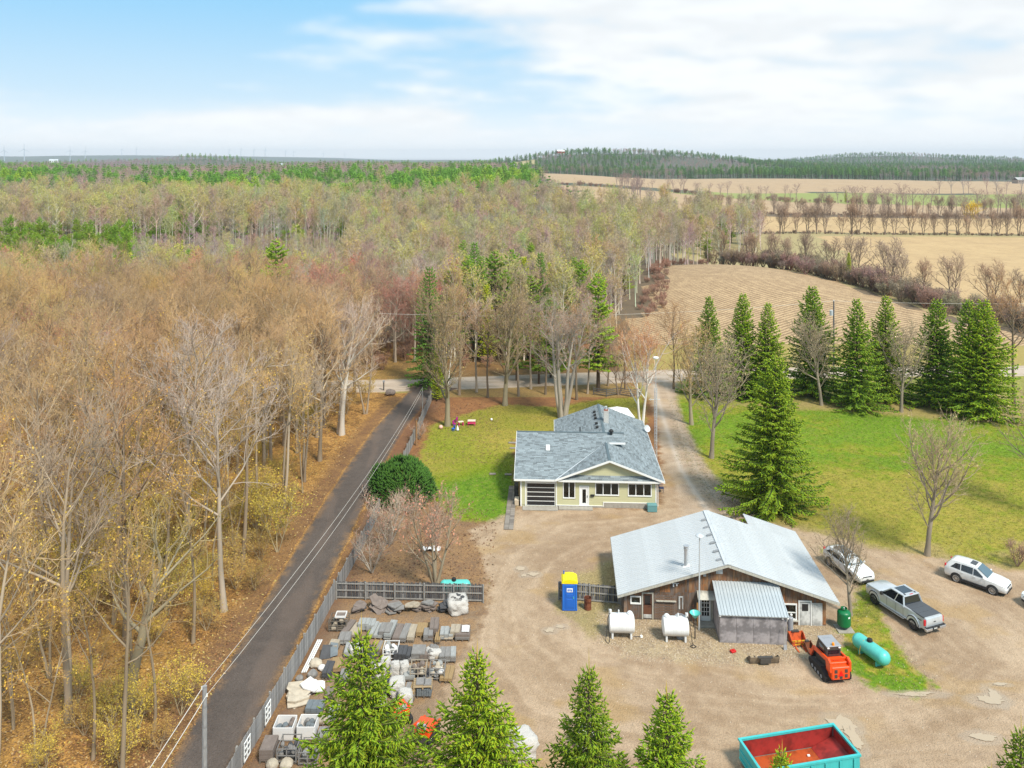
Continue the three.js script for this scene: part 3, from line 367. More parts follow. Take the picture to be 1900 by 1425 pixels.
/* spruce / fir: whorled branches hung with needle sprays. o: seed, h, r, step, per, sprays, droop, col, tip, len */
function spruceTree(o) {
  const r = rng(o.seed), T1 = new Leafage(), C = new Leafage(), n = Math.round(o.h * 0.93 / o.step);
  const tp = []; for (let k = 0; k <= 8; k++) tp.push([(r() - 0.5) * 0.05, -0.1 + k / 8 * (o.h + 0.1), (r() - 0.5) * 0.05]);
  T1.limb(tp, tp.map((_, k) => (o.trunkR ?? 0.017 * o.h) * (1 - k / 8.25) + 0.008), 6, jit([0.12, 0.085, 0.06], r));
  for (let k = 0; k < n; k++) {
    const t = (o.bare ?? 0.05) + (0.975 - (o.bare ?? 0.05)) * k / (n - 1), y = t * o.h, prof = (o.profile ?? ((q) => Math.pow(1 - q, 0.82)))(t), per = Math.max(3, Math.round(o.per * (0.55 + 0.45 * Math.min(1, prof * 1.6))));
    for (let b = 0; b < per; b++) {
      const az = b / per * TAU + k * 1.9 + r() * 0.5, lump = vn(Math.cos(az) * 1.3 + o.seed + 9, Math.sin(az) * 1.3 + t * (o.h / 2.6)), gap = vn(az * 2 + o.seed, t * o.h * 0.9) < 0.16 ? 0.55 : 1, L = o.r * prof * (0.55 + 0.62 * lump + 0.3 * (r() - 0.3)) * gap + 0.16, el = lerp(o.el0 ?? -0.15, o.el1 ?? 0.75, Math.pow(t, 1.3)) + (r() - 0.5) * 0.25, dx = Math.cos(az), dz = Math.sin(az), m = 5, pts = [];
      for (let s = 0; s <= m; s++) { const u = s / m, hy = Math.sin(el) * L * u - o.droop * L * u * (1 - u * (o.lift ?? 0.75)) * (1 - t * 0.7); pts.push([dx * L * u * Math.cos(el), y + hy + (r() - 0.5) * 0.03, dz * L * u * Math.cos(el)]); }
      C.limb(pts, pts.map((_, s) => 0.018 * (1 - s / (m + 1)) * (0.5 + L * 0.3) + 0.004), 3, [0.16, 0.12, 0.07]);
      const cnt = Math.max(4, Math.round(o.sprays * L));
      for (let s = 0; s < cnt; s++) {
        const u = Math.min(0.995, 0.12 + 0.9 * (s + r()) / cnt), f = u * m, i = Math.min(m - 1, Math.floor(f)), q = f - i, a = pts[i], c = pts[i + 1], p = [lerp(a[0], c[0], q), lerp(a[1], c[1], q), lerp(a[2], c[2], q)], side = s % 2 ? 1 : -1, w = o.len * (0.55 + 0.75 * r()) * lerp(1.15, 0.6, u) * Math.min(1, 0.35 + L * 0.35);
        const fw = 0.55 + 0.5 * r(), sd_ = side * (0.35 + 0.8 * r()), dn = (o.hang ?? 0.35) * (0.3 + r()) * (1 - t * 0.8) - (r() < 0.3 ? 0.25 : 0), e = norm([dx * fw - dz * sd_, -dn, dz * fw + dx * sd_]), z = [p[0] + e[0] * w, p[1] + e[1] * w, p[2] + e[2] * w];
        const c1 = jit(o.col, r, 0.5), c2 = jit(mix3(o.col, o.tip, 0.45 + 0.55 * r()), r, 0.3), rr = o.thick * (0.75 + 0.5 * r());
        C.spindle(p, z, rr, c1, c2); if (o.sub) for (let v = 0; v < o.sub; v++) { const g = 0.2 + 0.6 * r(), h0 = [lerp(p[0], z[0], g), lerp(p[1], z[1], g), lerp(p[2], z[2], g)], e2 = norm([e[0] + (r() - 0.5) * 1.5, e[1] - 0.25 + (r() - 0.5) * 0.7, e[2] + (r() - 0.5) * 1.5]), l2 = w * (0.4 + 0.35 * r()); C.spindle(h0, [h0[0] + e2[0] * l2, h0[1] + e2[1] * l2, h0[2] + e2[2] * l2], rr * 0.85, c1, c2); }
      }
      const e = pts[m], d = norm([pts[m][0] - pts[m - 1][0], pts[m][1] - pts[m - 1][1] + 0.02, pts[m][2] - pts[m - 1][2]]); C.spindle(e, [e[0] + d[0] * o.len * 0.6, e[1] + d[1] * o.len * 0.6 + 0.04, e[2] + d[2] * o.len * 0.6], o.thick, o.col, o.tip);
    }
  }
  if (o.leader) C.spindle([0, o.h * 0.97, 0], [0.02, o.h + o.leader, 0.01], 0.04, [0.30, 0.24, 0.06], [0.42, 0.30, 0.08], 0.1);
  return { trunk: T1.geo(), crown: C.geo(), tris: T1.tris + C.tris };
}
const planted = [], twigTints = [[1, 1, 1], [0.8, 0.77, 0.74], [1.18, 1.12, 1.05], [1.08, 0.96, 0.84]].map((c) => mat(c, 0.95, { vertexColors: true })), needleTints = [[1, 1, 1], [0.82, 0.86, 0.9], [1.15, 1.08, 0.9]].map((c) => mat(c, 0.8, { vertexColors: true }));
let nth = 0;
function plant(kind, geo, leafM, label, x, d, turn = 0, s = 1, group, y) {
  const t = thing(kind, label, kind.includes('shrub') || kind.includes('bush') ? 'shrub' : kind.includes('sapling') ? 'sapling' : 'tree', [x, y ?? ground(x, d), -d], turn, group);
  nth++; for (const [n, g, m] of [['trunk', geo.trunk, barkM], ['crown', geo.crown, leafM === twigM ? twigTints[(nth * 7 + (nth >> 2)) % 4] : needleTints[(nth * 5) % 3]]]) { const o = new THREE.Mesh(g, m); o.name = n; o.castShadow = o.receiveShadow = true; t.add(o); }
  const wd = leafM === needleM ? 0.9 + 0.3 * hash2(nth, 3) : 1, w2 = leafM === needleM ? 0.9 + 0.3 * hash2(nth, 8) : 1; t.scale.set(s * wd, s, s * w2); planted.push([x, d]); return t;
}
// ---- colours
const GREY = [0.255, 0.205, 0.15], PALE = [0.40, 0.335, 0.265], BROWN = [0.19, 0.145, 0.10], WHITE = [0.74, 0.71, 0.66];
const K = {};
const forest = (seed, o) => bareTree({ seed, h: 20, r: 0.24, fork: 0.40, spread: 1.05, bark: GREY, twig: [0.33, 0.22, 0.12], bud: [0.52, 0.33, 0.09], buds: 0.3, kids: [15, 7, 7], reach: 0.36, up: 0.09, tw: 0.019, twigLen: 1.0, ...o });
K.tan1 = forest(1, { twig: [0.426, 0.300, 0.174], limbC: [0.432, 0.348, 0.252], bud: [0.46, 0.32, 0.14], buds: 0.25 }); K.tan2 = forest(2, { twig: [0.372, 0.270, 0.174], fork: 0.48, bud: [0.4, 0.28, 0.14], bark: [0.300, 0.240, 0.180], buds: 0.25 });
K.yel1 = forest(3, { twig: [0.414, 0.310, 0.161], bud: [0.47, 0.37, 0.13], buds: 0.7, budSize: 0.05 }); K.yel2 = forest(4, { h: 18, fork: 0.36, twig: [0.402, 0.305, 0.178], bud: [0.48, 0.36, 0.14], buds: 0.4 });
K.grey1 = forest(5, { bark: PALE, twig: [0.418, 0.341, 0.286], bud: [0.38, 0.27, 0.22], buds: 0.15, fork: 0.45 }); K.grey2 = forest(6, { bark: [0.341, 0.275, 0.204], twig: [0.407, 0.325, 0.248], buds: 0.1, stems: 2, lean: 0.1, kids: [9, 6, 8] });
K.dark1 = forest(7, { bark: [0.184, 0.144, 0.103], twig: [0.345, 0.236, 0.155], buds: 0.2, fork: 0.46 }); K.red1 = forest(8, { h: 17, twig: [0.42, 0.235, 0.185], bud: [0.46, 0.16, 0.12], buds: 0.6, fork: 0.34, bark: PALE });
K.maple = bareTree({ seed: 21, h: 12, r: 0.26, fork: 0.2, spread: 0.95, bark: [0.27, 0.23, 0.16], twig: [0.40, 0.31, 0.20], bud: [0.42, 0.33, 0.14], buds: 0.4, kids: [22, 9, 6], reach: 0.48, up: 0.17, limbR: 0.014, tw: 0.014, twigLen: 0.7, sub: 2 });
K.maple2 = bareTree({ seed: 22, h: 10, r: 0.2, fork: 0.24, spread: 1.0, bark: [0.26, 0.22, 0.17], twig: [0.34, 0.275, 0.19], bud: [0.36, 0.28, 0.17], buds: 0.25, kids: [20, 9, 5], reach: 0.5, up: 0.17, limbR: 0.014, tw: 0.014, twigLen: 0.65, sub: 2 });
K.bigGrey = bareTree({ seed: 123, h: 21, r: 0.44, stems: 2, lean: 0.13, fork: 0.36, spread: 0.8, bark: [0.62, 0.57, 0.50], limbC: [0.58, 0.54, 0.47], twig: [0.43, 0.37, 0.34], bud: [0.3, 0.22, 0.18], buds: 0.08, kids: [11, 8, 8], reach: 0.36, up: 0.12, tw: 0.019, twigLen: 0.95, top: 0.75, crook: 0.15 });
K.clump = bareTree({ seed: 24, h: 15, r: 0.34, stems: 5, lean: 0.22, fork: 0.4, spread: 0.9, up: 0.1, bark: [0.36, 0.32, 0.27], twig: [0.37, 0.295, 0.235], bud: [0.38, 0.22, 0.14], buds: 0.3, kids: [8, 6, 8], reach: 0.32, tw: 0.013 });
K.birch = bareTree({ seed: 25, h: 13, r: 0.24, stems: 2, lean: 0.1, fork: 0.3, spread: 0.8, bark: WHITE, limbC: [0.72, 0.69, 0.64], twig: [0.36, 0.20, 0.13], bud: [0.45, 0.25, 0.12], buds: 0.45, kids: [11, 7, 10], reach: 0.5, up: 0.13, tw: 0.013, top: 0.7 });
K.birch2 = bareTree({ seed: 26, h: 14, r: 0.11, stems: 2, lean: 0.12, fork: 0.55, spread: 0.5, bark: WHITE, twig: [0.33, 0.21, 0.13], bud: [0.45, 0.3, 0.12], buds: 0.5, kids: [7, 5, 7], reach: 0.22, tw: 0.011 });
K.aspen1 = bareTree({ seed: 27, h: 16, r: 0.11, fork: 0.42, spread: 0.85, up: 0.12, bark: [0.690, 0.644, 0.529], bark2: [0.58, 0.55, 0.43], twig: [0.414, 0.356, 0.218], bud: [0.44, 0.42, 0.13], buds: 0.7, kids: [12, 5, 6], reach: 0.25, tw: 0.022, budSize: 0.11 });
K.aspen2 = bareTree({ seed: 28, h: 15, r: 0.10, fork: 0.4, spread: 0.85, up: 0.12, bark: [0.644, 0.575, 0.483], twig: [0.380, 0.305, 0.224], bud: [0.39, 0.34, 0.17], buds: 0.5, kids: [12, 5, 6], reach: 0.26, tw: 0.022, budSize: 0.10 });
K.pink = bareTree({ seed: 29, h: 14, r: 0.10, fork: 0.35, spread: 0.85, up: 0.12, bark: [0.582, 0.504, 0.448], twig: [0.353, 0.263, 0.230], bud: [0.34, 0.22, 0.2], buds: 0.3, kids: [12, 5, 6], reach: 0.28, tw: 0.023 });
K.lime = bareTree({ seed: 30, h: 12, r: 0.12, fork: 0.3, spread: 1.0, up: 0.1, bark: [0.418, 0.363, 0.264], twig: [0.396, 0.363, 0.176], bud: [0.44, 0.45, 0.12], buds: 1.2, kids: [11, 5, 5], reach: 0.32, tw: 0.014, budSize: 0.13 });
K.redm = bareTree({ seed: 31, h: 13, r: 0.12, fork: 0.32, spread: 0.95, up: 0.1, bark: [0.45, 0.38, 0.33], twig: [0.45, 0.25, 0.20], bud: [0.48, 0.18, 0.14], buds: 0.9, kids: [11, 5, 5], reach: 0.3, tw: 0.014, budSize: 0.12 });
K.hedge = bareTree({ seed: 32, h: 11, r: 0.2, fork: 0.22, spread: 0.8, bark: [0.20, 0.155, 0.12], twig: [0.31, 0.235, 0.185], bud: [0.38, 0.27, 0.2], buds: 0.15, kids: [12, 5, 6], reach: 0.42, tw: 0.024, stems: 2, lean: 0.18 });
K.shrub = bareTree({ seed: 33, h: 4.4, r: 0.07, stems: 7, lean: 0.55, fork: 0.3, spread: 0.8, bark: [0.42, 0.37, 0.31], twig: [0.40, 0.325, 0.265], bud: [0.36, 0.2, 0.16], buds: 0.1, kids: [6, 4, 5], reach: 0.4, tw: 0.008, twigLen: 0.42, up: 0.1 });
K.shrubR = bareTree({ seed: 34, h: 6, r: 0.12, stems: 4, lean: 0.35, fork: 0.28, spread: 0.85, bark: [0.30, 0.25, 0.18], twig: [0.38, 0.275, 0.215], bud: [0.44, 0.22, 0.15], buds: 0.3, kids: [8, 5, 5], reach: 0.42, tw: 0.008, twigLen: 0.45, up: 0.15 });
K.brush = bareTree({ seed: 35, h: 3, r: 0.05, stems: 6, lean: 0.6, fork: 0.2, spread: 0.7, bark: [0.27, 0.2, 0.15], twig: [0.27, 0.205, 0.165], bud: [0.33, 0.23, 0.16], buds: 0.2, kids: [4, 3, 5], reach: 0.45, tw: 0.014, twigLen: 0.5, up: 0.2 });
K.under = bareTree({ seed: 36, h: 5.5, r: 0.05, stems: 3, lean: 0.35, fork: 0.25, spread: 0.9, bark: [0.36, 0.3, 0.2], twig: [0.36, 0.28, 0.13], bud: [0.45, 0.355, 0.09], buds: 1.2, kids: [7, 4, 5], reach: 0.45, tw: 0.010, twigLen: 0.7, budSize: 0.08, up: 0.06 });
K.under2 = bareTree({ seed: 37, h: 4, r: 0.04, stems: 4, lean: 0.5, fork: 0.2, spread: 0.9, bark: [0.34, 0.27, 0.18], twig: [0.36, 0.25, 0.12], bud: [0.42, 0.31, 0.10], buds: 0.6, kids: [6, 4, 5], reach: 0.45, tw: 0.010, twigLen: 0.6, budSize: 0.065, up: 0.04 });
K.tall1 = bareTree({ seed: 43, h: 23, r: 0.22, fork: 0.56, spread: 0.8, bark: [0.288, 0.222, 0.156], limbC: [0.360, 0.288, 0.204], twig: [0.396, 0.288, 0.168], bud: [0.45, 0.33, 0.12], buds: 0.25, kids: [11, 6, 6], reach: 0.24, up: 0.1, tw: 0.016, twigLen: 0.95, crook: 0.1 });
K.tall2 = bareTree({ seed: 44, h: 21, r: 0.2, stems: 2, lean: 0.09, fork: 0.55, spread: 0.85, bark: [0.380, 0.310, 0.230], twig: [0.414, 0.310, 0.184], bud: [0.5, 0.38, 0.12], buds: 0.3, kids: [8, 5, 6], reach: 0.24, up: 0.08, tw: 0.016, twigLen: 0.95, crook: 0.13 });
K.slim1 = bareTree({ seed: 41, h: 16, r: 0.12, fork: 0.45, spread: 0.95, bark: [0.275, 0.215, 0.149], twig: [0.440, 0.292, 0.149], bud: [0.55, 0.38, 0.10], buds: 0.4, kids: [9, 4, 6], reach: 0.24, up: 0.1, tw: 0.012, twigLen: 0.8, crook: 0.16 });
K.slim2 = bareTree({ seed: 42, h: 13, r: 0.09, stems: 2, lean: 0.12, fork: 0.4, spread: 1.0, bark: [0.330, 0.264, 0.187], twig: [0.462, 0.319, 0.154], bud: [0.58, 0.42, 0.11], buds: 0.6, kids: [7, 4, 5], reach: 0.26, up: 0.06, tw: 0.011, twigLen: 0.8, crook: 0.2 });
K.gnarl = bareTree({ seed: 38, h: 14, r: 0.40, fork: 0.4, spread: 0.95, bark: [0.27, 0.225, 0.15], limbC: [0.30, 0.26, 0.18], twig: [0.34, 0.27, 0.14], bud: [0.44, 0.36, 0.10], buds: 0.6, budSize: 0.05, kids: [9, 6, 6], reach: 0.42, up: 0.05, tw: 0.012, crook: 0.3, top: 0.7 });
K.willow = bareTree({ seed: 39, h: 13, r: 0.3, fork: 0.25, spread: 0.8, bark: [0.3, 0.24, 0.16], twig: [0.55, 0.40, 0.09], bud: [0.62, 0.46, 0.08], buds: 1.2, kids: [12, 6, 6], reach: 0.42, tw: 0.016, budSize: 0.14, twigUp: -0.3 });
const GRN = [0.070, 0.135, 0.018], TIP = [0.20, 0.285, 0.022];
K.sprN1 = spruceTree({ seed: 50, h: 13.5, r: 6.0, step: 0.34, per: 8, sprays: 9, droop: 0.22, col: [0.161, 0.260, 0.022], tip: [0.470, 0.444, 0.028], len: 0.55, thick: 0.046, sub: 3, hang: 0.55, leader: 1.1, bare: 0.3, lift: 0.9, profile: (q) => Math.pow(1 - q, 1.08) });
K.sprN2 = spruceTree({ seed: 51, h: 12.8, r: 5.2, step: 0.31, per: 8, sprays: 9, droop: 0.12, col: [0.169, 0.291, 0.023], tip: [0.470, 0.444, 0.031], len: 0.5, thick: 0.043, sub: 3, hang: 0.4, leader: 0.7, bare: 0.34, lift: 1.1, profile: (q) => Math.pow(1 - q, 1.0) });
K.sprBig = spruceTree({ seed: 52, h: 15, r: 4.3, step: 0.40, per: 9, sprays: 9, droop: 0.25, col: [0.180, 0.288, 0.032], tip: [0.500, 0.500, 0.054], len: 0.6, thick: 0.075, sub: 2, hang: 0.5, leader: 0.2, bare: 0.015, lift: 1.0, profile: (q) => Math.min(1, 1.12 * Math.pow(1 - q, 0.78)) });
K.spr1 = spruceTree({ seed: 53, h: 15, r: 4.3, step: 0.42, per: 9, sprays: 7, droop: 0.3, col: [0.122, 0.231, 0.030], tip: [0.467, 0.500, 0.067], len: 0.7, thick: 0.095, sub: 1, hang: 0.4, bare: 0.03, lift: 0.9 });
K.spr2 = spruceTree({ seed: 54, h: 15, r: 4.0, step: 0.42, per: 9, sprays: 7, droop: 0.2, col: [0.136, 0.259, 0.029], tip: [0.500, 0.500, 0.062], len: 0.68, thick: 0.095, sub: 1, hang: 0.45, bare: 0.06, lift: 1.0, profile: (q) => Math.pow(1 - q, 0.7) });
K.pine = spruceTree({ seed: 55, h: 16, r: 3.4, step: 0.75, per: 6, sprays: 8, droop: 0.05, col: [0.170, 0.304, 0.051], tip: [0.444, 0.473, 0.060], len: 0.75, thick: 0.115, sub: 2, hang: 0.05, bare: 0.2, el0: 0.05, el1: 0.6, profile: (q) => Math.pow(1 - q, 0.5) * (0.8 + 0.4 * Math.sin(q * 31)) });
K.fir = spruceTree({ seed: 56, h: 17, r: 2.4, step: 0.5, per: 8, sprays: 6, droop: 0.15, col: [0.110, 0.232, 0.037], tip: [0.260, 0.430, 0.049], len: 0.55, thick: 0.085, sub: 1, hang: 0.2, bare: 0.04, profile: (q) => Math.min(1, 1.1 * Math.pow(1 - q, 0.6)) });
K.cedar = spruceTree({ seed: 57, h: 9, r: 1.3, step: 0.3, per: 7, sprays: 7, droop: -0.1, col: [0.228, 0.316, 0.022], tip: [0.519, 0.473, 0.030], len: 0.5, thick: 0.08, hang: -0.5, bare: 0.02, el0: 0.4, el1: 1.1, profile: (q) => Math.pow(1 - q, 0.55) });
K.cone = spruceTree({ seed: 58, h: 6, r: 0.9, step: 0.35, per: 5, sprays: 5, droop: 0.1, col: [0.124, 0.208, 0.022], tip: [0.295, 0.347, 0.030], len: 0.4, thick: 0.07, hang: 0.2, bare: 0.02 });
K.farPine = spruceTree({ seed: 59, h: 14, r: 2.6, step: 1.5, per: 5, sprays: 2.2, droop: 0.05, col: [0.149, 0.285, 0.068], tip: [0.354, 0.516, 0.081], len: 1.1, thick: 0.26, hang: 0.0, bare: 0.45, el0: 0.1, el1: 0.7, profile: (q) => Math.pow(1 - q, 0.5) });
K.farSpruce = spruceTree({ seed: 60, h: 14, r: 2.3, step: 1.4, per: 5, sprays: 2.2, droop: 0.2, col: [0.081, 0.172, 0.044], tip: [0.161, 0.282, 0.051], len: 1.0, thick: 0.24, hang: 0.2, bare: 0.1 });
K.farBare = bareTree({ seed: 61, h: 13, r: 0.16, fork: 0.35, spread: 0.7, bark: [0.42, 0.36, 0.31], twig: [0.31, 0.235, 0.20], bud: [0.36, 0.27, 0.2], buds: 0.2, kids: [7, 3, 2], reach: 0.3, tw: 0.05, twigLen: 1.3, sub: 1 });
// ---------- planting ----------
const on = (px, py) => { const [x, z] = at(px, py); return [x, -z]; };
const one = (kind, geo, label, px, py, s = 1, turn = 0, m = twigM, group) => { const [x, d] = on(px, py); return plant(kind, geo, m, label, x, d, turn, s, group); };
// yard and roadside trees
one('broadleaf_tree', K.bigGrey, 'tall pale grey bare tree standing alone left of the asphalt lane', 632, 805, 1.06, 2.2);
one('broadleaf_tree', K.grey2, 'two-stemmed bare tree beside the road corner, right of the tall pale tree', 678, 768, 0.74, 0.5);
one('broadleaf_tree', K.maple, 'bare tan maple behind the pink play table', 830, 790, 1.36, 0.3);
one('broadleaf_tree', K.maple, 'bare tan maple at the litter edge behind the lawn, right of the play table', 937, 752, 1.33, 2.6);
one('broadleaf_tree', K.clump, 'many-stemmed grey bare tree right behind the house roof', 1044, 775, 1.12, 1.1);
one('broadleaf_tree', K.dark1, 'slim bare tree just right of the many-stemmed tree behind the house', 1070, 742, 0.72, 0.2);
one('broadleaf_tree', K.hedge, 'small pruned dark tree beside the split rail fence', 1148, 733, 0.75, 0.9);
one('birch_tree', K.birch, 'white birch with spreading pale limbs at the back corner of the house', 1190, 785, 1.0, 0.4);
one('birch_tree', K.birch2, 'slender twin-stemmed white birch at the end of the lane fence', 828, 748, 0.98, 2.0);
one('broadleaf_tree', K.maple2, 'bare tree on the lawn edge beside the dirt driveway, nearest the big spruce', 1320, 850, 1.28, 1.2);
one('broadleaf_tree', K.maple, 'bare tree on the lawn edge beside the driveway, behind its neighbour', 1283, 788, 1.0, 4.0);
one('broadleaf_tree', K.dark1, 'leaning dark tree at the driveway mouth by the gravel road', 1250, 722, 0.66, 5.0);
one('broadleaf_tree', K.maple2, 'lone bare tree on the lawn behind the parked cars', 1720, 1030, 1.12, 0.7);
one('broadleaf_tree', K.maple2, 'low bare tree behind the green tank beside the parked cars', 1578, 1142, 0.70, 2.4);
one('broadleaf_tree', K.maple2, 'bare tree between spruces in the row, left of the tallest gap', 1524, 752, 1.15, 3.3);
one('broadleaf_tree', K.maple2, 'bare tree between spruces at the lawn edge, right half of the row', 1672, 765, 1.12, 1.3);
one('broadleaf_tree', K.dark1, 'dark bare tree right of the spruce row at the lawn edge', 1882, 752, 0.92, 0.1);
one('broadleaf_tree', K.maple2, 'bare tree at the far edge of the lawn, partly cut by the frame', 1958, 965, 1.2, 2.1);
one('broadleaf_tree', K.grey1, 'thin bare tree by the road behind the clump of trunks', 985, 722, 0.7, 1.0);
// conifers of the yard
const sprRow = [[1315, 735, .98, 0], [1378, 733, 1.0, 1], [1425, 740, .93, 0], [1508, 733, 1.07, 1], [1590, 757, 1.02, 0], [1643, 742, 1.0, 0], [1738, 752, 1.0, 1], [1797, 768, 1.04, 0], [1826, 776, 1.06, 1]];
const ord = ['first', 'second', 'third', 'fourth', 'fifth', 'sixth', 'seventh', 'eighth', 'ninth'];
sprRow.forEach(([px, py, s, k], i) => one('spruce_tree', k ? K.spr2 : K.spr1, ord[i] + ' spruce from the driveway in the row along the road', px, py, s, i * 1.3, needleM, 'spruces in the row along the road'));
one('spruce_tree', K.sprBig, 'big bright green spruce behind the barn with branches down to the grass', 1438, 947, 1.03, 0.4, needleM);
for (const [x, d, k, s, t, l] of [[-6.85, 36.2, 'sprN1', 1, 0.2, 'tallest foreground spruce in front of the stone pallets'], [-1.58, 35.9, 'sprN2', 1, 1.0, 'foreground spruce right of the stone yard with a dense green crown'], [3.36, 34.8, 'sprN1', 0.95, 2.4, 'foreground spruce with a bare brown leader in front of the fuel tanks'], [6.72, 34.6, 'sprN2', 0.93, 3.0, 'small narrow foreground spruce below the grey shed'], [11.3, 33.4, 'sprN2', 0.80, 0.6, 'spruce tip showing in front of the turquoise skip'], [21.0, 32.9, 'sprN1', 0.85, 4.1, 'spruce top cut by the lower corner below the yard puddles'], [19.6, 32.6, 'sprN2', 0.78, 5.1, 'short spruce tip beside the corner spruce'], [-15.0, 32, 'sprN2', 0.80, 2.2, 'spruce tip at the lower edge among fallen leaves']]) plant('spruce_tree', K[k], needleM, l, x, d, t, s);
one('fir_tree', K.fir, 'tall dark green fir behind the road junction', 797, 716, 1.08, 0.7, needleM);
one('cedar_tree', K.cedar, 'low dark cedar against the twin birch at the road', 812, 742, 0.85, 0.7, needleM);
one('pine_tree', K.pine, 'tall green pine behind the house beside the road', 1110, 726, 1.12, 0.3, needleM);
[[958, 706, .62], [1000, 712, .7], [1035, 712, .66], [1022, 700, .8]].forEach(([a, b, s], i) => one('pine_tree', K.pine, 'lower dark pine by the road behind the house, ' + ord[i] + ' from the lane', a, b, s, i, needleM, 'low pines along the road'));
[[868, 146, 1.0, 'pine'], [893, 143, .95, 'fir'], [918, 150, 1.02, 'pine'], [938, 140, .9, 'pine'], [972, 158, 1.0, 'cedar'], [1003, 148, .95, 'fir'], [1080, 150, .92, 'pine'], [965, 142, .8, 'fir'], [845, 152, .75, 'cedar']].forEach(([u, d, s, k], i) => plant((k === 'fir' ? 'fir' : k === 'cedar' ? 'cedar' : 'pine') + '_tree', K[k], needleM, 'bright green ' + (k === 'fir' ? 'fir' : k === 'cedar' ? 'cedar' : 'pine') + ' across the road behind the house, ' + (['ninth', 'first', 'second', 'third', 'fourth', 'fifth', 'sixth', 'seventh', 'eighth'][i]) + ' of the cluster', (u - 950) / FOCAL * d, d, i, k === 'cedar' ? s * 1.7 : s * 1.1, 'evergreens across the road'));
[[852, 733, .95, 'tan2'], [884, 728, .8, 'grey1'], [905, 738, .75, 'dark1'], [962, 735, .82, 'tan2'], [1012, 732, .72, 'dark1'], [1090, 730, .7, 'grey1'], [1160, 722, .6, 'dark1'], [1128, 716, .66, 'tan1']].forEach(([a, b, s, k], i) => one('broadleaf_tree', K[k], 'bare roadside tree behind the house, ' + ord[i] + ' from the lane', a, b, s * 0.9, i, twigM, 'bare roadside trees behind the house'));
[[832, 141, .9, 'pine'], [880, 152, 1.05, 'fir'], [903, 139, .9, 'cedar'], [950, 151, 1.05, 'pine'], [985, 141, .85, 'pine'], [1018, 156, 1.0, 'cedar'], [1052, 143, .85, 'fir'], [1066, 158, .9, 'pine']].forEach(([u, d, s, k], i) => plant(k + '_tree', K[k], needleM, 'green ' + k + ' filling the cluster across the road, ' + ord[i] + ' from the lane', (u - 950) / FOCAL * d, d, i * 2, k === 'cedar' ? s * 1.6 : s * 1.08, 'evergreens across the road'));
one('pine_tree', K.pine, 'single tall white pine rising above the brown wood', 512, 640, 1.25, 2.2, needleM);
// shrubs
K.yew = domeBush({ seed: 70, h: 3.5, r: 3.0, n: 5200, col: [0.028, 0.075, 0.012], tip: [0.085, 0.19, 0.022] });
one('yew_bush', K.yew, 'dense dark evergreen bush beside the lane fence', 744, 925, 1.12, 0.5, needleM);
one('shrub', K.shrub, 'tangled pale bare shrub in front of the dark evergreen bush', 722, 1010, 1.15, 0.3);
one('shrub', K.shrub, 'low tangled bare shrub along the side fence behind the stone yard', 690, 1062, 0.85, 2.3);
one('shrub', K.shrubR, 'spreading reddish bare tree above the turquoise tank behind the fence', 808, 1085, 1.28, 1.0);
one('shrub', K.shrub, 'reddish low shrub by the lane fence beside the lawn', 778, 815, 0.5, 1.0);
one('shrub', K.brush, 'dry brush beside the last parked car at the lawn edge', 1888, 1050, 0.75, 0.3);

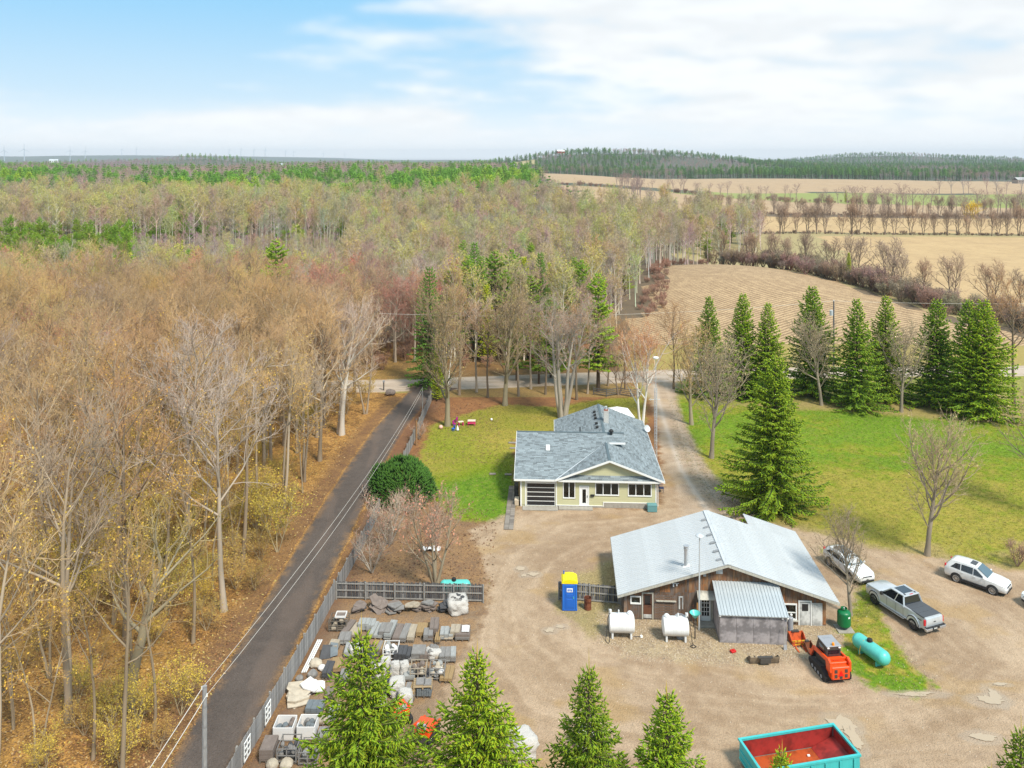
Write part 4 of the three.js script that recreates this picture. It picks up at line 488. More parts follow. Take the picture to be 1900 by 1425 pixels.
// ---- the wood left of the lane
{
  const r = rng(5), kinds = [['tan1', 30], ['tan2', 26], ['yel1', 5], ['yel2', 9], ['grey1', 14], ['grey2', 7], ['dark1', 13], ['red1', 2]], sum = kinds.reduce((a, k) => a + k[1], 0);
  const look = { tan1: 'tan twigged bare tree in the wood left of the lane', tan2: 'brown barked bare tree in the wood left of the lane', yel1: 'yellow budding tree in the wood left of the lane', yel2: 'olive yellow budding tree in the wood left of the lane', grey1: 'pale grey barked bare tree in the wood left of the lane', grey2: 'twin-stemmed grey bare tree in the wood left of the lane', dark1: 'dark trunked bare tree in the wood left of the lane', red1: 'reddish budding tree in the wood left of the lane', tall1: 'tall straight bare trunk tree in the front of the left wood', tall2: 'tall twin trunk bare tree in the front of the left wood' };
  const spots = []; const ok = (x, d, m) => spots.every(([a, b]) => (a - x) ** 2 + (b - d) ** 2 > m * m);
  const put = (x, d, k, s, label) => { spots.push([x, d]); plant('broadleaf_tree', K[k], twigM, label ?? look[k], x, d, r() * TAU, s, label ? undefined : look[k].replace(/ in the (wood left of the lane|front of the left wood)/, 's of the left wood').replace('tree', 'tree')); };
  put(-24.7, 51.2, 'gnarl', 1.0, 'thick gnarled tree with crooked low limbs nearest the lane and the wire pole');
  put(-27.8, 50.0, 'grey2', 1.12, 'tall twin-stemmed tree in the lower corner of the wood beside the gnarled tree');
  put(-22.4, 62.0, 'grey1', 0.95, 'pale slim leaning tree among yellow saplings near the lane');
  put(-29.5, 72, 'grey1', 1.05, 'pale barkless trunk standing deep among yellow saplings');
  put(-28, 58, 'dark1', 1.0, 'dark trunked tree behind the gnarled tree');
  for (let n = 0; n < 5200 && spots.length < 112; n++) {
    const d = 42 + r() * 78, x = -21.5 - Math.pow(r(), 0.9) * (0.70 * d - 12); if (x < -0.68 * d - 4 || x > -21.2 - (d > 96 && d < 108 ? 3 : 0)) continue; if (!ok(x, d, lerp(7.0, 3.3, sstep(56, 96, d)))) continue;
    let q = r() * sum, k = 0; while ((q -= kinds[k][1]) > 0) k++; const bend = fbm(x / 14, d / 14, 2); let key = kinds[k][0]; if (bend > 0.58 && r() < 0.6) key = r() < 0.5 ? 'yel1' : 'tan1'; if (d < 84 && r() < 0.82) key = r() < 0.6 ? 'tall1' : 'tall2';
    put(x, d, key, 0.72 + 0.36 * r() * (0.7 + 0.3 * r()));
  }
  for (let n = 0; n < 3000 && spots.length < 150; n++) { const d = 44 + r() * 42, x = -21.6 - r() * (0.66 * d - 17); if (x < -0.66 * d - 2 || !ok(x, d, 3.0)) continue; const u = r() < 0.6; spots.push([x, d]); plant('young_tree', u ? K.slim1 : K.slim2, twigM, u ? 'slim brown single trunk in the front of the left wood' : 'slim forked young tree in the front of the left wood', x, d, r() * TAU, 0.7 + 0.45 * r(), u ? 'slim trunks of the left wood' : 'slim forked trees of the left wood'); }
  // undergrowth saplings with fresh yellow leaves
  const sap = []; for (let n = 0; n < 3000 && sap.length < 100; n++) { const d = 44 + r() * 74, x = -20.8 - r() * (0.66 * d - 16); if (x < -0.66 * d - 3) continue; const patch = fbm(x / 8 + 3, d / 8, 2) + 0.5 * bell(x, d, -27, 72, 9, 13); if (patch < 0.62) continue; if (sap.some(([a, b]) => (a - x) ** 2 + (b - d) ** 2 < 2.2)) continue; sap.push([x, d]); const u = r() < 0.5; plant('sapling', u ? K.under : K.under2, twigM, u ? 'tall thin sapling in yellow young leaf under the left wood' : 'low spreading sapling in orange tan young leaf under the left wood', x, d, r() * TAU, (0.45 + 0.55 * r()) * (d < 60 ? 0.7 : 1), u ? 'tall yellow saplings' : 'low tan saplings'); }
}
// ---- woodland behind the road and out to the fields: nearest trees one by one, the rest as one mass
const mass = {};
const scatter = (k, x, d, s, c) => (mass[k] ??= []).push([x, d, s, c]);
const isField = (x, d) => ['corn', 'straw', 'strip', 'mid', 'meadow', 'rise', 'clearing'].some((k) => inside(F[k], x, d));
{
  const r = rng(11), look = { tan1: 'tan bare tree', tan2: 'brown bare tree', dark1: 'dark bare tree', red1: 'red budding maple', grey1: 'pale grey bare tree', aspen1: 'slim aspen in yellow green bud', aspen2: 'slim pale aspen', pink: 'thin pinkish bare tree', lime: 'lime green budding tree', redm: 'low red budding maple', cone: 'small pointed young spruce', pine: 'green pine', yel1: 'yellow budding tree', cedar: 'small cedar', hedge: 'dark bare tree' };
  let count = 0; const per = {};
  for (let d = 129; d < 460; d += 3.3 + d / 130) for (let x = -0.69 * d - 8; x < 120; x += 3.3 + d / 130) {
    const X0 = x + (r() - 0.5) * 4, D0 = d + (r() - 0.5) * 4; if (X0 > 0.69 * d) continue;
    const u = X0 / D0, edge = sd('road', Math.max(-111, Math.min(111, X0)), Math.min(D0, 153));
    if (D0 < 153 && edge > -4.2) continue; if (D0 < 175 && X0 < 14 && r() < 0.75) scatter('brush', X0 + 1.5, D0 + 1, 0.6 + 0.8 * r(), [1.0 + 0.2 * r(), 0.85, 0.75]); if (D0 < 137 && X0 > -14) continue; if (X0 > (D0 > 146 ? 23 : 17) && D0 < 158) continue; if (isField(X0, D0) || isField(X0 + 1.5, D0)) continue;
    if (X0 > lerp(24, 64, sstep(150, 240, D0)) && D0 < 300) continue; if (D0 > 240 && X0 > 0.30 * D0 + (D0 < 372 ? 4 : -22)) continue; if (D0 > 380 && X0 > 25) continue;
    const n = fbm(X0 / 22 + 8, D0 / 22, 3), q = r(); let k, s = 0.8 + 0.4 * r();
    if (D0 < 165 && u < -0.09) k = u < -0.3 ? (q < 0.35 ? 'tan1' : q < 0.55 ? 'tan2' : q < 0.75 ? 'yel1' : 'dark1') : (q < 0.35 ? 'red1' : q < 0.6 ? 'grey1' : q < 0.8 ? 'tan2' : 'dark1');
    else if (u > -0.21) k = D0 < 195 && n > 0.55 && u < -0.04 ? (q < 0.75 ? 'redm' : 'pink') : D0 < 300 ? (q < 0.34 ? 'aspen1' : q < 0.72 ? 'aspen2' : q < 0.95 ? 'pink' : 'pine') : (q < 0.4 ? 'aspen2' : q < 0.7 ? 'pink' : q < 0.85 ? 'aspen1' : 'pine');
    else if (u < -0.48 && D0 > 205 && D0 < 300) k = q < 0.75 ? 'pine' : 'pink';
    else if (D0 < 215) k = n > 0.56 ? (q < 0.6 ? 'lime' : 'aspen2') : n < 0.42 ? (q < 0.5 ? 'redm' : 'pink') : (q < 0.3 ? 'tan1' : q < 0.55 ? 'pink' : q < 0.7 ? 'aspen2' : q < 0.82 ? 'lime' : q < 0.9 ? 'cone' : 'yel1');
    else if (D0 < 310) k = q < 0.42 ? 'pink' : q < 0.66 ? 'aspen2' : q < 0.76 ? 'cone' : q < 0.84 ? 'lime' : q < 0.9 ? 'pine' : 'aspen1';
    else k = n > 0.40 ? (q < 0.5 ? 'aspen1' : 'aspen2') : (q < 0.3 ? 'pink' : q < 0.85 ? 'pine' : 'aspen2');
    if (k === 'pine') s *= 0.75; if (D0 > 200 && D0 < 305 && u < -0.2 && !(u < -0.48 && k === 'pine')) s *= k === 'cone' ? 1.1 : 0.62; if (D0 > 305 && k.startsWith('aspen')) s *= 1.12; if (D0 > 310 && k.startsWith('aspen')) s *= 1.15; if (k === 'tan1' || k === 'tan2' || k === 'dark1' || k === 'yel1' || k === 'grey1') s *= 0.72; if (k === 'red1') s *= 0.8;
    if (D0 < 178 && count < 290 && (per[k] = (per[k] ?? 0) + 1) < 40 && D0 < (/tan|dark|grey|red1|yel|pink|lime|redm/.test(k) ? 148 : 178)) { count++; plant(k === 'pine' ? 'pine_tree' : k === 'cone' ? 'spruce_tree' : k.startsWith('aspen') ? 'aspen_tree' : 'broadleaf_tree', K[k], k === 'pine' || k === 'cone' ? needleM : twigM, look[k] + ' in the wood across the road', X0, D0, r() * TAU, s, look[k] + 's across the road'); }
    else scatter(k, X0, D0, s, [0.85 + 0.3 * r(), 0.85 + 0.3 * r(), 0.85 + 0.3 * r()]);
  }
  // pine plantation on the ridge, then distant country
  for (let d = 400; d < 1150; d += 5 + d / 160) for (let x = -0.7 * d - 20; x < 60; x += 5 + d / 160) {
    const X0 = x + (r() - 0.5) * 5, D0 = d + (r() - 0.5) * 5; if (X0 > 40 - (D0 - 400) * 0.06 || isField(X0, D0)) continue; if (D0 < 430 && r() < 0.4) continue;
    const n = fbm(X0 / 60 + 3, D0 / 60, 3), yellow = clamp((fbm(X0 / 90 + 20, D0 / 45, 2) - 0.42) * 3.2); const ev = D0 < 820 + 320 * (fbm(X0 / 120, 3, 2) - 0.5) && n < 0.56;
    if (ev) scatter(r() < 0.8 ? 'farPine' : 'farSpruce', X0, D0, 0.7 + 0.55 * r(), mix3([0.75, 0.9, 0.75], [1.9, 1.4, 0.65], yellow * (0.3 + 0.7 * r()))); else scatter(r() < 0.72 ? 'farBare' : 'farSpruce', X0, D0, 0.9 + 0.4 * r(), [0.95 + 0.2 * r(), 0.9 + 0.15 * r(), 0.95 + 0.2 * r()]);
  }
  for (let d = 700; d < 4400; d += 8 + d / 110) for (let x = -0.7 * d - 30; x < 0.7 * d + 30; x += 7 + d / 190) {
    const X0 = x + (r() - 0.5) * 10, D0 = d + (r() - 0.5) * 10; if (isField(X0, D0)) continue; if (X0 < 44 && D0 < 1150) continue; if (D0 < 1330 && X0 > 0 && X0 < 0.42 * D0) continue; if (D0 < 900 && X0 < 420) continue;
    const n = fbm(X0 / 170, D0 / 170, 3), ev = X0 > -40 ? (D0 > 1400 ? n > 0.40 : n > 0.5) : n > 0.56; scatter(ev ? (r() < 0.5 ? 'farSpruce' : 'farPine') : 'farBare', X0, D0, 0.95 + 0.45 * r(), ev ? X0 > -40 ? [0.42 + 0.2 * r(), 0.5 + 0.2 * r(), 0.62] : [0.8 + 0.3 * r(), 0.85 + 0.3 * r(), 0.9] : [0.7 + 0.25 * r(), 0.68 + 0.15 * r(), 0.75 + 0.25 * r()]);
  }
  // brush line and hedgerows between the fields
  const line = (pts, step, w, f) => { for (let i = 0; i < pts.length - 1; i++) { const [a, b] = pts[i], [c, e] = pts[i + 1], L = Math.hypot(c - a, e - b); for (let t = 0; t < L; t += step * (0.5 + r())) f(lerp(a, c, t / L) + (r() - 0.5) * w, lerp(b, e, t / L) + (r() - 0.5) * w); } };
  line([[66, 243], [80, 224], [90, 200], [98, 180], [108, 164], [124, 152], [140, 150]], 0.55, 9, (x, d) => scatter('brush', x, d, 0.9 + 1.1 * r(), [0.75 + 0.3 * r(), 0.78 + 0.25 * r(), 0.78 + 0.2 * r()]));
  line([[30, 172], [46, 243], [66, 246]], 1.0, 5, (x, d) => scatter('brush', x, d, 0.3 + 0.5 * r(), [1.05 + 0.2 * r(), 0.9, 0.85]));
  line([[95, 373], [420, 378]], 0.8, 4, (x, d) => scatter('brush', x, d, 0.25 + 0.55 * r() * r(), [0.8, 0.75, 0.7])); line([[108, 485], [420, 490]], 0.9, 6, (x, d) => scatter('brush', x, d, 0.3 + 0.8 * r() * r(), [0.85, 0.78, 0.76])); line([[30, 705], [150, 695], [420, 555]], 1.3, 14, (x, d) => { if (fbm(x / 18, d / 18, 2) > 0.46) scatter('brush', x, d, 0.5 + 1.4 * r() * r(), [0.9, 0.8, 0.82]); });
  const hedgeTree = (x, d, s, where) => plant('broadleaf_tree', K.hedge, twigM, 'dark bare tree in the ' + where, x, d, r() * TAU, s, 'bare trees of the ' + where);
  [[72, 238, 1.0], [76, 232, 1.05], [83, 226, 1.1], [92, 214, 1.2], [97, 205, 1.25], [101, 196, 0.9], [104, 188, 1.15], [113, 176, 1.0], [118, 170, .9], [128, 168, 1.1], [66, 250, 1.1], [74, 252, 1.0], [79, 230, 0.9], [88, 220, 1.0], [95, 196, 1.0], [109, 181, 1.1], [123, 160, 1.0], [134, 160, 1.15]].forEach(([x, d, s]) => hedgeTree(x, d, s, 'brush line beside the stubble knoll'));
  plant('cedar_tree', K.cedar, needleM, 'green cedar in the brush line beside the stubble knoll', 87, 206, 0.4, 0.85); plant('broadleaf_tree', K.lime, twigM, 'small bright yellow green tree at the top of the stubble knoll', 50, 226, 0.4, 0.42);
  line([[96, 372], [250, 374]], 5.2, 3, (x, d) => hedgeTree(x, d, 0.85 + 0.6 * r(), 'first hedgerow across the fields'));
  line([[108, 487], [330, 490]], 7.5, 5, (x, d) => hedgeTree(x, d, 0.8 + 0.5 * r(), 'second hedgerow across the fields'));
  line([[90, 560], [100, 700], [215, 650], [300, 610]], 7, 16, (x, d) => scatter('farBare', x, d, 0.7 + 0.5 * r(), [0.75, 0.7, 0.75]));
  line([[220, 520], [420, 500]], 3.2, 40, (x, d) => scatter('farBare', x, d, 0.9 + 0.5 * r(), [0.85, 0.78, 0.78]));
  plant('willow_tree', K.willow, twigM, 'golden yellow willow in the far hedgerow', 222, 388, 0.4, 1.15);
  plant('cedar_tree', K.cedar, needleM, 'round dark green tree in the far field', 268, 640, 0, 1.1);
  // one mass of wood
  const wood = new THREE.Group(); wood.name = 'mixed_wood'; wood.userData = { kind: 'stuff', label: 'mixed bare and evergreen woodland reaching to the horizon', category: 'woodland' }; scene.add(wood);
  const m4 = new THREE.Matrix4(), qq = new THREE.Quaternion(), col = new THREE.Color(); let total = 0;
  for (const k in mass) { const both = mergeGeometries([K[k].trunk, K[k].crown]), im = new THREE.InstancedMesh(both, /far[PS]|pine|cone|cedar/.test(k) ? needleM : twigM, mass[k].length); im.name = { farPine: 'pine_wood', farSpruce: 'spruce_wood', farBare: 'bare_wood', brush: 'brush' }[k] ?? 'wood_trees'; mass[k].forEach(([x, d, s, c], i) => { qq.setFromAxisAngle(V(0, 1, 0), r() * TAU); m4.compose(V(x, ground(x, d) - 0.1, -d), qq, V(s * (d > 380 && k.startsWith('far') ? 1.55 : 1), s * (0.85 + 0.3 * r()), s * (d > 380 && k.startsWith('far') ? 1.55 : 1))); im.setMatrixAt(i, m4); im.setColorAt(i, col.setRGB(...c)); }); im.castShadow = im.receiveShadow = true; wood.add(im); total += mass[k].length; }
}

// loose leaves on the woodland floor and pebbles on the barn apron
{
  const r = rng(61), m4 = new THREE.Matrix4(), q = new THREE.Quaternion(), e = new THREE.Euler(), col = new THREE.Color(), s3 = V(1, 1, 1);
  const leafShape = new THREE.BufferGeometry(); leafShape.setAttribute('position', new THREE.Float32BufferAttribute([-1, 0, 0, 0, 0.25, -0.6, 1, 0, 0, 0, 0.12, 0.6], 3)); leafShape.setIndex([0, 2, 1, 0, 3, 2]); leafShape.computeVertexNormals();
  const N = 18000, im = new THREE.InstancedMesh(leafShape, mat([1, 1, 1], 0.95), N); let i = 0;
  while (i < N) { const d = 40 + Math.pow(r(), 1.25) * 75, wood = r() < 0.8, x = wood ? -19.6 - r() * (0.66 * d - 13) : -13.5 + r() * 12; if (wood ? x < -0.68 * d : (d < 64 || d > 80) && !(d > 92 && d < 118)) continue; if (sd('lane', x, d) > -0.1 + r() * 0.5 - (r() < 0.04 ? 2 : 0)) continue; e.set(r() - 0.5, r() * TAU, r() - 0.5); q.setFromEuler(e); const s = 0.06 + 0.07 * r(); m4.compose(V(x, ground(x, d) + 0.03, -d), q, s3.set(s, s, s)); im.setMatrixAt(i, m4); const c = r(), mute = x > -14.5 ? 0.7 : 1; im.setColorAt(i, c < 0.4 ? col.setRGB(0.30, 0.165, 0.065) : c < 0.65 ? col.setRGB(0.42, 0.28, 0.125) : c < 0.8 ? col.setRGB(0.16, 0.08, 0.035) : c < 0.9 ? col.setRGB(0.38, 0.29, 0.09) : col.setRGB(0.26, 0.12, 0.05)); if (mute < 1) im.setColorAt(i, col.setRGB(col.r * 0.62, col.g * 0.58, col.b * 0.7)); i++; }
  im.name = 'fallen_leaves'; im.userData = { kind: 'stuff', label: 'rust and tan fallen leaves on the woodland floor', category: 'leaves' }; im.castShadow = im.receiveShadow = true; scene.add(im);
  const blade = new THREE.BufferGeometry(); { const q = []; for (let k = 0; k < 4; k++) { const a = k * 1.7, c = Math.cos(a), s = Math.sin(a); q.push(c * 0.3 - s * 0.12, 0, s * 0.3 + c * 0.12, c * 0.3 + s * 0.12, 0, s * 0.3 - c * 0.12, c * 0.9, 1, s * 0.9); } blade.setAttribute('position', new THREE.Float32BufferAttribute(q, 3)); blade.computeVertexNormals(); }
  const GT = 60000, gm = new THREE.InstancedMesh(blade, mat([1, 1, 1], 0.9), GT); let gi = 0, tries = 0;
  while (gi < GT && tries++ < 900000) { const d = 50 + r() * 68, x = -14 + r() * 90; if (x > 0.67 * d) continue; const a = sd('lawn', x, d), b = sd('park', x, d), c = sd('strip', x, d); if (Math.max(a, b, c) < (r() - 0.55) * 1.6) continue; e.set((r() - 0.5) * 0.5, r() * TAU, (r() - 0.5) * 0.5); q.setFromEuler(e); const s = 0.07 + 0.06 * r(); m4.compose(V(x, ground(x, d), -d), q, s3.set(s * 1.5, s * 0.8, s * 1.5)); gm.setMatrixAt(gi, m4); const base = vivid(colorAt(x, d), 1.22), k = 0.7 + 0.6 * r(), y = r() < 0.18 ? 1 : 0; gm.setColorAt(gi, y ? col.setRGB(0.34, 0.27, 0.10) : col.setRGB(base[0] * k * 0.85, base[1] * k, base[2] * k)); gi++; }
  gm.count = gi; gm.name = 'grass'; gm.userData = { kind: 'stuff', label: 'short grass tufts on the lawns', category: 'grass' }; gm.castShadow = gm.receiveShadow = true; scene.add(gm);
  const P = 9000, pb = new THREE.InstancedMesh(new THREE.IcosahedronGeometry(1, 0).scale(1, 0.6, 0.85), mat([1, 1, 1], 0.9), P); i = 0;
  while (i < P) { const wide = i > 6500, x = wide ? -2 + r() * 44 : 5 + r() * 20, d = wide ? 44 + r() * 32 : 54 + r() * 9; if (sd(wide ? 'yard' : 'gravel', x, d) < -0.6 * r()) continue; e.set(r(), r() * TAU, r()); q.setFromEuler(e); const s = 0.022 + 0.035 * r() * r(); m4.compose(V(x, ground(x, d) + s * 0.3, -d), q, s3.set(s, s, s)); pb.setMatrixAt(i, m4); const k = 0.2 + 0.4 * r(); pb.setColorAt(i, col.setRGB(k * 1.1, k * 0.9, k * 0.68)); i++; }
  pb.name = 'pebbles'; pb.userData = { kind: 'stuff', label: 'loose pebbles on the yard and in front of the barn', category: 'gravel' }; pb.castShadow = pb.receiveShadow = true; scene.add(pb);
}
// ---------- shared building bits ----------
const MT = {
  siding: mat([0.52, 0.50, 0.315], 0.6, { bumpMap: T.wood, bumpScale: 0.002 }), trim: mat([0.80, 0.80, 0.78], 0.45), glass: mat([0.62, 0.68, 0.68], 0.03, { transmission: 1, ior: 1.5 }), room: mat([0.16, 0.14, 0.12], 0.9), concrete: mat([0.42, 0.39, 0.34], 0.9, { map: T.mottle, bumpMap: T.bump, bumpScale: 0.01 }), dark: mat([0.022, 0.022, 0.024], 0.25), black: mat([0.02, 0.02, 0.02], 0.6), shingle: mat([1, 1, 1], 0.93, { vertexColors: true }), deckRed: mat([0.30, 0.085, 0.045], 0.7, { map: T.wood }), white: mat([0.82, 0.82, 0.80], 0.4), steel: mat([0.55, 0.56, 0.57], 0.38, { metalness: 0.7 }), galv: mat([0.62, 0.65, 0.67], 0.5, { metalness: 0.35 }), brick: mat([0.34, 0.12, 0.08], 0.9, { map: T.speck }), teal: mat([0.13, 0.28, 0.29], 0.5), curtain: mat([0.52, 0.47, 0.40], 0.9), soffit: mat([0.7, 0.7, 0.68], 0.7),
};
const unit = new THREE.BoxGeometry(1, 1, 1);
function brick3(name, m, parent, w, h, d, x, y, z, ry = 0, rx = 0, rz = 0) { const o = piece(name, unit, m, parent, x, y, z, ry); o.scale.set(w, h, d); o.rotation.order = 'YXZ'; o.rotation.x = rx; o.rotation.z = rz; return o; }
// courses of shingles on a sloping plane: o = eave start, U along the eave, W up the slope, outline in (u, w)
function shingles(o, U, W, outline, base, seed, ex = 0.17, wd = 0.46) {
  const r = rng(seed), u = norm(U), w = norm(W), n = norm(cross(u, w)), s = n[1] < 0 ? -1 : 1, N = [n[0] * s, n[1] * s, n[2] * s], L = new Leafage(), P = (a, b, h) => [o[0] + u[0] * a + w[0] * b + N[0] * h, o[1] + u[1] * a + w[1] * b + N[1] * h, o[2] + u[2] * a + w[2] * b + N[2] * h];
  const ws = outline.map((p) => p[1]), lo = Math.min(...ws), hi = Math.max(...ws);
  for (let v = lo, row = 0; v < hi - 0.02; v += ex, row++) {
    const vm = Math.min(v + ex / 2, hi - 0.01), xs = []; outline.forEach((p, i) => { const q = outline[(i + 1) % outline.length]; if ((p[1] > vm) !== (q[1] > vm)) xs.push(p[0] + (q[0] - p[0]) * (vm - p[1]) / (q[1] - p[1])); }); xs.sort((a, b) => a - b); if (xs.length < 2) continue;
    for (let a = xs[0] - r() * wd; a < xs[1];) {
      const w2 = wd * (0.5 + r()), a0 = Math.max(a, xs[0]), a1 = Math.min(a + w2 - 0.008, xs[1]); a += w2; if (a1 - a0 < 0.04) continue;
      const k = (r() < 0.2 ? 0.7 : r() < 0.3 ? 1.14 : 0.97) * (0.85 + 0.3 * r()), c = [base[0] * k, base[1] * k, base[2] * k], v1 = Math.min(v + ex + 0.03, hi), h = 0.014 + 0.006 * r();
      const q = [P(a0, v, h), P(a1, v, h), P(a1, v1, 0.004), P(a0, v1, 0.004), P(a0, v, 0), P(a1, v, 0)].map((p) => p), id = q.slice(0, 4).map((p) => L.v(...p, ...N, c)); L.i.push(id[0], id[1], id[2], id[0], id[2], id[3]);
      const d = [-w[0], -w[1], -w[2]], e = [q[4], q[5], q[1], q[0]].map((p) => L.v(...p, ...d, c)); L.i.push(e[0], e[1], e[2], e[0], e[2], e[3]);
    }
  }
  return L.geo();
}
function windowUnit(parent, x0, x1, y0, y1, z, panes, face = 0, name = 'window', split = 0) {
  const w = x1 - x0, h = y1 - y0, f = 0.09, g = [bx(w, f, 0.12, 0, h / 2 - f / 2, 0), bx(w, f, 0.14, 0, -h / 2 + f / 2, 0.01), bx(f, h - 2 * f, 0.12, -w / 2 + f / 2, 0, 0), bx(f, h - 2 * f, 0.12, w / 2 - f / 2, 0, 0)];
  for (let k = 1; k < panes; k++) g.push(bx(0.075, h - 2 * f, 0.1, -w / 2 + w * k / panes, 0, 0)); if (split) g.push(bx(w - 2 * f, 0.05, 0.09, 0, h * (split - 0.5), 0));
  const o = mesh(name, g, MT.trim, parent); o.position.set((x0 + x1) / 2, (y0 + y1) / 2, z); o.rotation.y = face;
  for (let k = 0; k < panes; k++) { const pw = w / panes - 0.11; piece('pane', new THREE.BoxGeometry(1, 1, 1), MT.glass, o, -w / 2 + w * (k + 0.5) / panes, 0, -0.015).scale.set(pw, h - 2 * f, 0.008); }
  return o;
}
// ---------- the house ----------
const HOUSE = thing('house', 'pale yellow sided bungalow with grey shingle roof and dark paneled garage door', 'house', [0.87, 0, -80.8], -0.047);
{
  const hs = HOUSE, Wd = 13.67, EV = 2.72;
  // shell with true openings: [x0, x1, y0, y1]
  const OP = [[0.60, 3.5, 0.05, 2.38], [4.27, 5.53, 0.88, 2.58], [5.93, 6.91, 0.12, 2.12], [7.52, 9.93, 1.24, 2.54], [10.81, 13.19, 1.22, 2.52]];
  const cuts = [0, ...OP.flatMap((o) => [o[0], o[1]]), Wd], wall = [];
  for (let i = 0; i < cuts.length - 1; i++) { const a = cuts[i], b = cuts[i + 1], o = OP.find((q) => q[0] === a && q[1] === b); if (!o) wall.push(bx(b - a, EV, 0.18, (a + b) / 2, EV / 2, -0.11)); else { wall.push(bx(b - a, o[2], 0.18, (a + b) / 2, o[2] / 2, -0.11), bx(b - a, EV - o[3], 0.18, (a + b) / 2, (EV + o[3]) / 2, -0.11)); } }
  const front = mesh('wall', wall, MT.siding, hs); front.userData.label = 'pale yellow lap sided front wall';
  const lap = (x0, x1, y, z, par, ry = 0) => { const o = brick3('siding_board', MT.siding, par, x1 - x0, 0.185, 0.022, (x0 + x1) / 2, y + 0.09, z, ry, -0.07); return o; };
  for (let y = 0.2; y < EV - 0.1; y += 0.168) { let a = 0.12; const spans = []; for (const o of OP) if (y + 0.15 > o[2] - 0.1 && y < o[3] + 0.1) { spans.push([a, o[0] - 0.02]); a = o[1] + 0.02; } spans.push([a, Wd - 0.12]); for (const [p, q] of spans) { const lowTo = y < 0.52 && q > 8.3 ? Math.min(q, 8.32) : q; if (lowTo - p > 0.05) lap(p, lowTo, y, 0.0, front); } }
  // other walls, floor, ceiling
  const side = mesh('wall', [bx(0.18, EV, 12.1, 0.09, EV / 2, -6.28), bx(3.9, EV, 0.18, 2.1, EV / 2, -12.4), bx(0.18, EV, 5.3, 4.05, EV / 2, -15.2), bx(9.8, EV, 0.18, 8.85, EV / 2, -17.8), bx(0.18, EV, 17.5, 13.58, EV / 2, -8.96)], MT.siding, hs); side.userData.label = 'plain side and back walls';
  for (let y = 0.2; y < EV - 0.1; y += 0.168) { lap(-12.2, 0, y, 0, side).position.set(-0.012, y + 0.09, -6.2); side.children[side.children.length - 1].rotation.set(0, -Math.PI / 2, 0); lap(0, 17.6, y, 0, side).position.set(13.682, y + 0.09, -8.9); side.children[side.children.length - 1].rotation.set(0, Math.PI / 2, 0); }
  mesh('floor', [bx(13.2, 0.08, 12, 6.85, 0.09, -6.3), bx(9.3, 0.08, 5.2, 8.8, 0.09, -15)], MT.room, hs); mesh('ceiling', [bx(13.2, 0.06, 12, 6.85, EV - 0.04, -6.3), bx(9.3, 0.06, 5.2, 8.8, EV - 0.04, -15)], MT.room, hs); mesh('partition', [bx(0.1, EV - 0.2, 11.8, 3.75, EV / 2, -6.3), bx(9.6, EV - 0.2, 0.1, 8.7, EV / 2, -3.4)], MT.curtain, hs);
  mesh('foundation', [bx(9.9, 0.2, 0.05, 8.6, 0.1, 0.01), bx(5.33, 0.56, 0.03, 11.0, 0.28, 0.03)], MT.concrete, hs); mesh('skirting_board', [bx(5.35, 0.07, 0.06, 10.99, 0.575, 0.04), bx(0.07, 0.42, 0.06, 8.35, 0.35, 0.04), bx(4.75, 0.06, 0.05, 5.95, 0.2, 0.04)], MT.trim, hs);
  for (const q of [[0.12, EV, 0.06, 0.06, EV / 2, 0.01], [0.12, EV, 0.06, Wd - 0.06, EV / 2, 0.01], [0.1, 2.5, 0.05, 3.62, 1.27, 0.015], [0.1, 2.5, 0.05, 0.5, 1.27, 0.015], [3.02, 0.1, 0.05, 2.06, 2.45, 0.016]]) mesh('corner_board', bx(...q), MT.trim, hs);
  // garage door: dark glazed panels in pale rails
  const gd = mesh('garage_door', [0, 1, 2, 3, 4, 5].map((k) => bx(2.9, 0.05, 0.05, 2.05, 0.09 + k * 0.452, -0.06)).concat([bx(0.05, 2.3, 0.05, 0.63, 1.2, -0.058), bx(0.05, 2.3, 0.05, 3.47, 1.2, -0.058)]), MT.trim, hs);
  for (let k = 0; k < 5; k++) brick3('door_panel', MT.dark, gd, 2.8, 0.4, 0.03, 2.05, 0.315 + k * 0.452, -0.075);
  windowUnit(hs, ...OP[1], -0.02, 2); windowUnit(hs, ...OP[3], -0.02, 3); windowUnit(hs, ...OP[4], -0.02, 3);
  const door = mesh('door', [bx(0.1, 2.05, 0.1, 5.97, 1.1, -0.02), bx(0.1, 2.05, 0.1, 6.87, 1.1, -0.02), bx(0.98, 0.1, 0.1, 6.42, 2.14, -0.019), bx(0.22, 1.92, 0.05, 6.13, 1.08, -0.04), bx(0.22, 1.92, 0.05, 6.71, 1.08, -0.04), bx(0.36, 0.3, 0.05, 6.42, 0.27, -0.04), bx(0.36, 0.22, 0.05, 6.42, 1.93, -0.04)], MT.trim, hs); brick3('pane', MT.glass, door, 0.36, 1.42, 0.01, 6.42, 1.12, -0.045); mesh('handle', [bx(0.04, 0.22, 0.05, 6.73, 1.1, 0.0)], MT.black, door);
  mesh('mailbox', rb(0.4, 0.2, 0.14, 0.03, 7.25, 1.25, 0.09), MT.black, hs);
  mesh('door_step', [rb(3.4, 0.16, 0.7, 0.03, 5.55, 0.06, 0.4), rb(3.6, 0.1, 0.9, 0.03, 2.0, 0.03, 0.5)], MT.concrete, hs);
  mesh('utility_box', [rb(0.95, 0.72, 0.6, 0.05, 13.15, 0.38, 0.55), bx(0.98, 0.05, 0.63, 13.15, 0.66, 0.55)], MT.teal, hs);
  // roofs
  const XR = 8.95, hw = 5.45, HR = 4.95, HE = 2.92, zF = 0.55, zB = -18.1, sl = (HR - HE) / hw, th = 0.14;
  const col = [0.215, 0.245, 0.258];
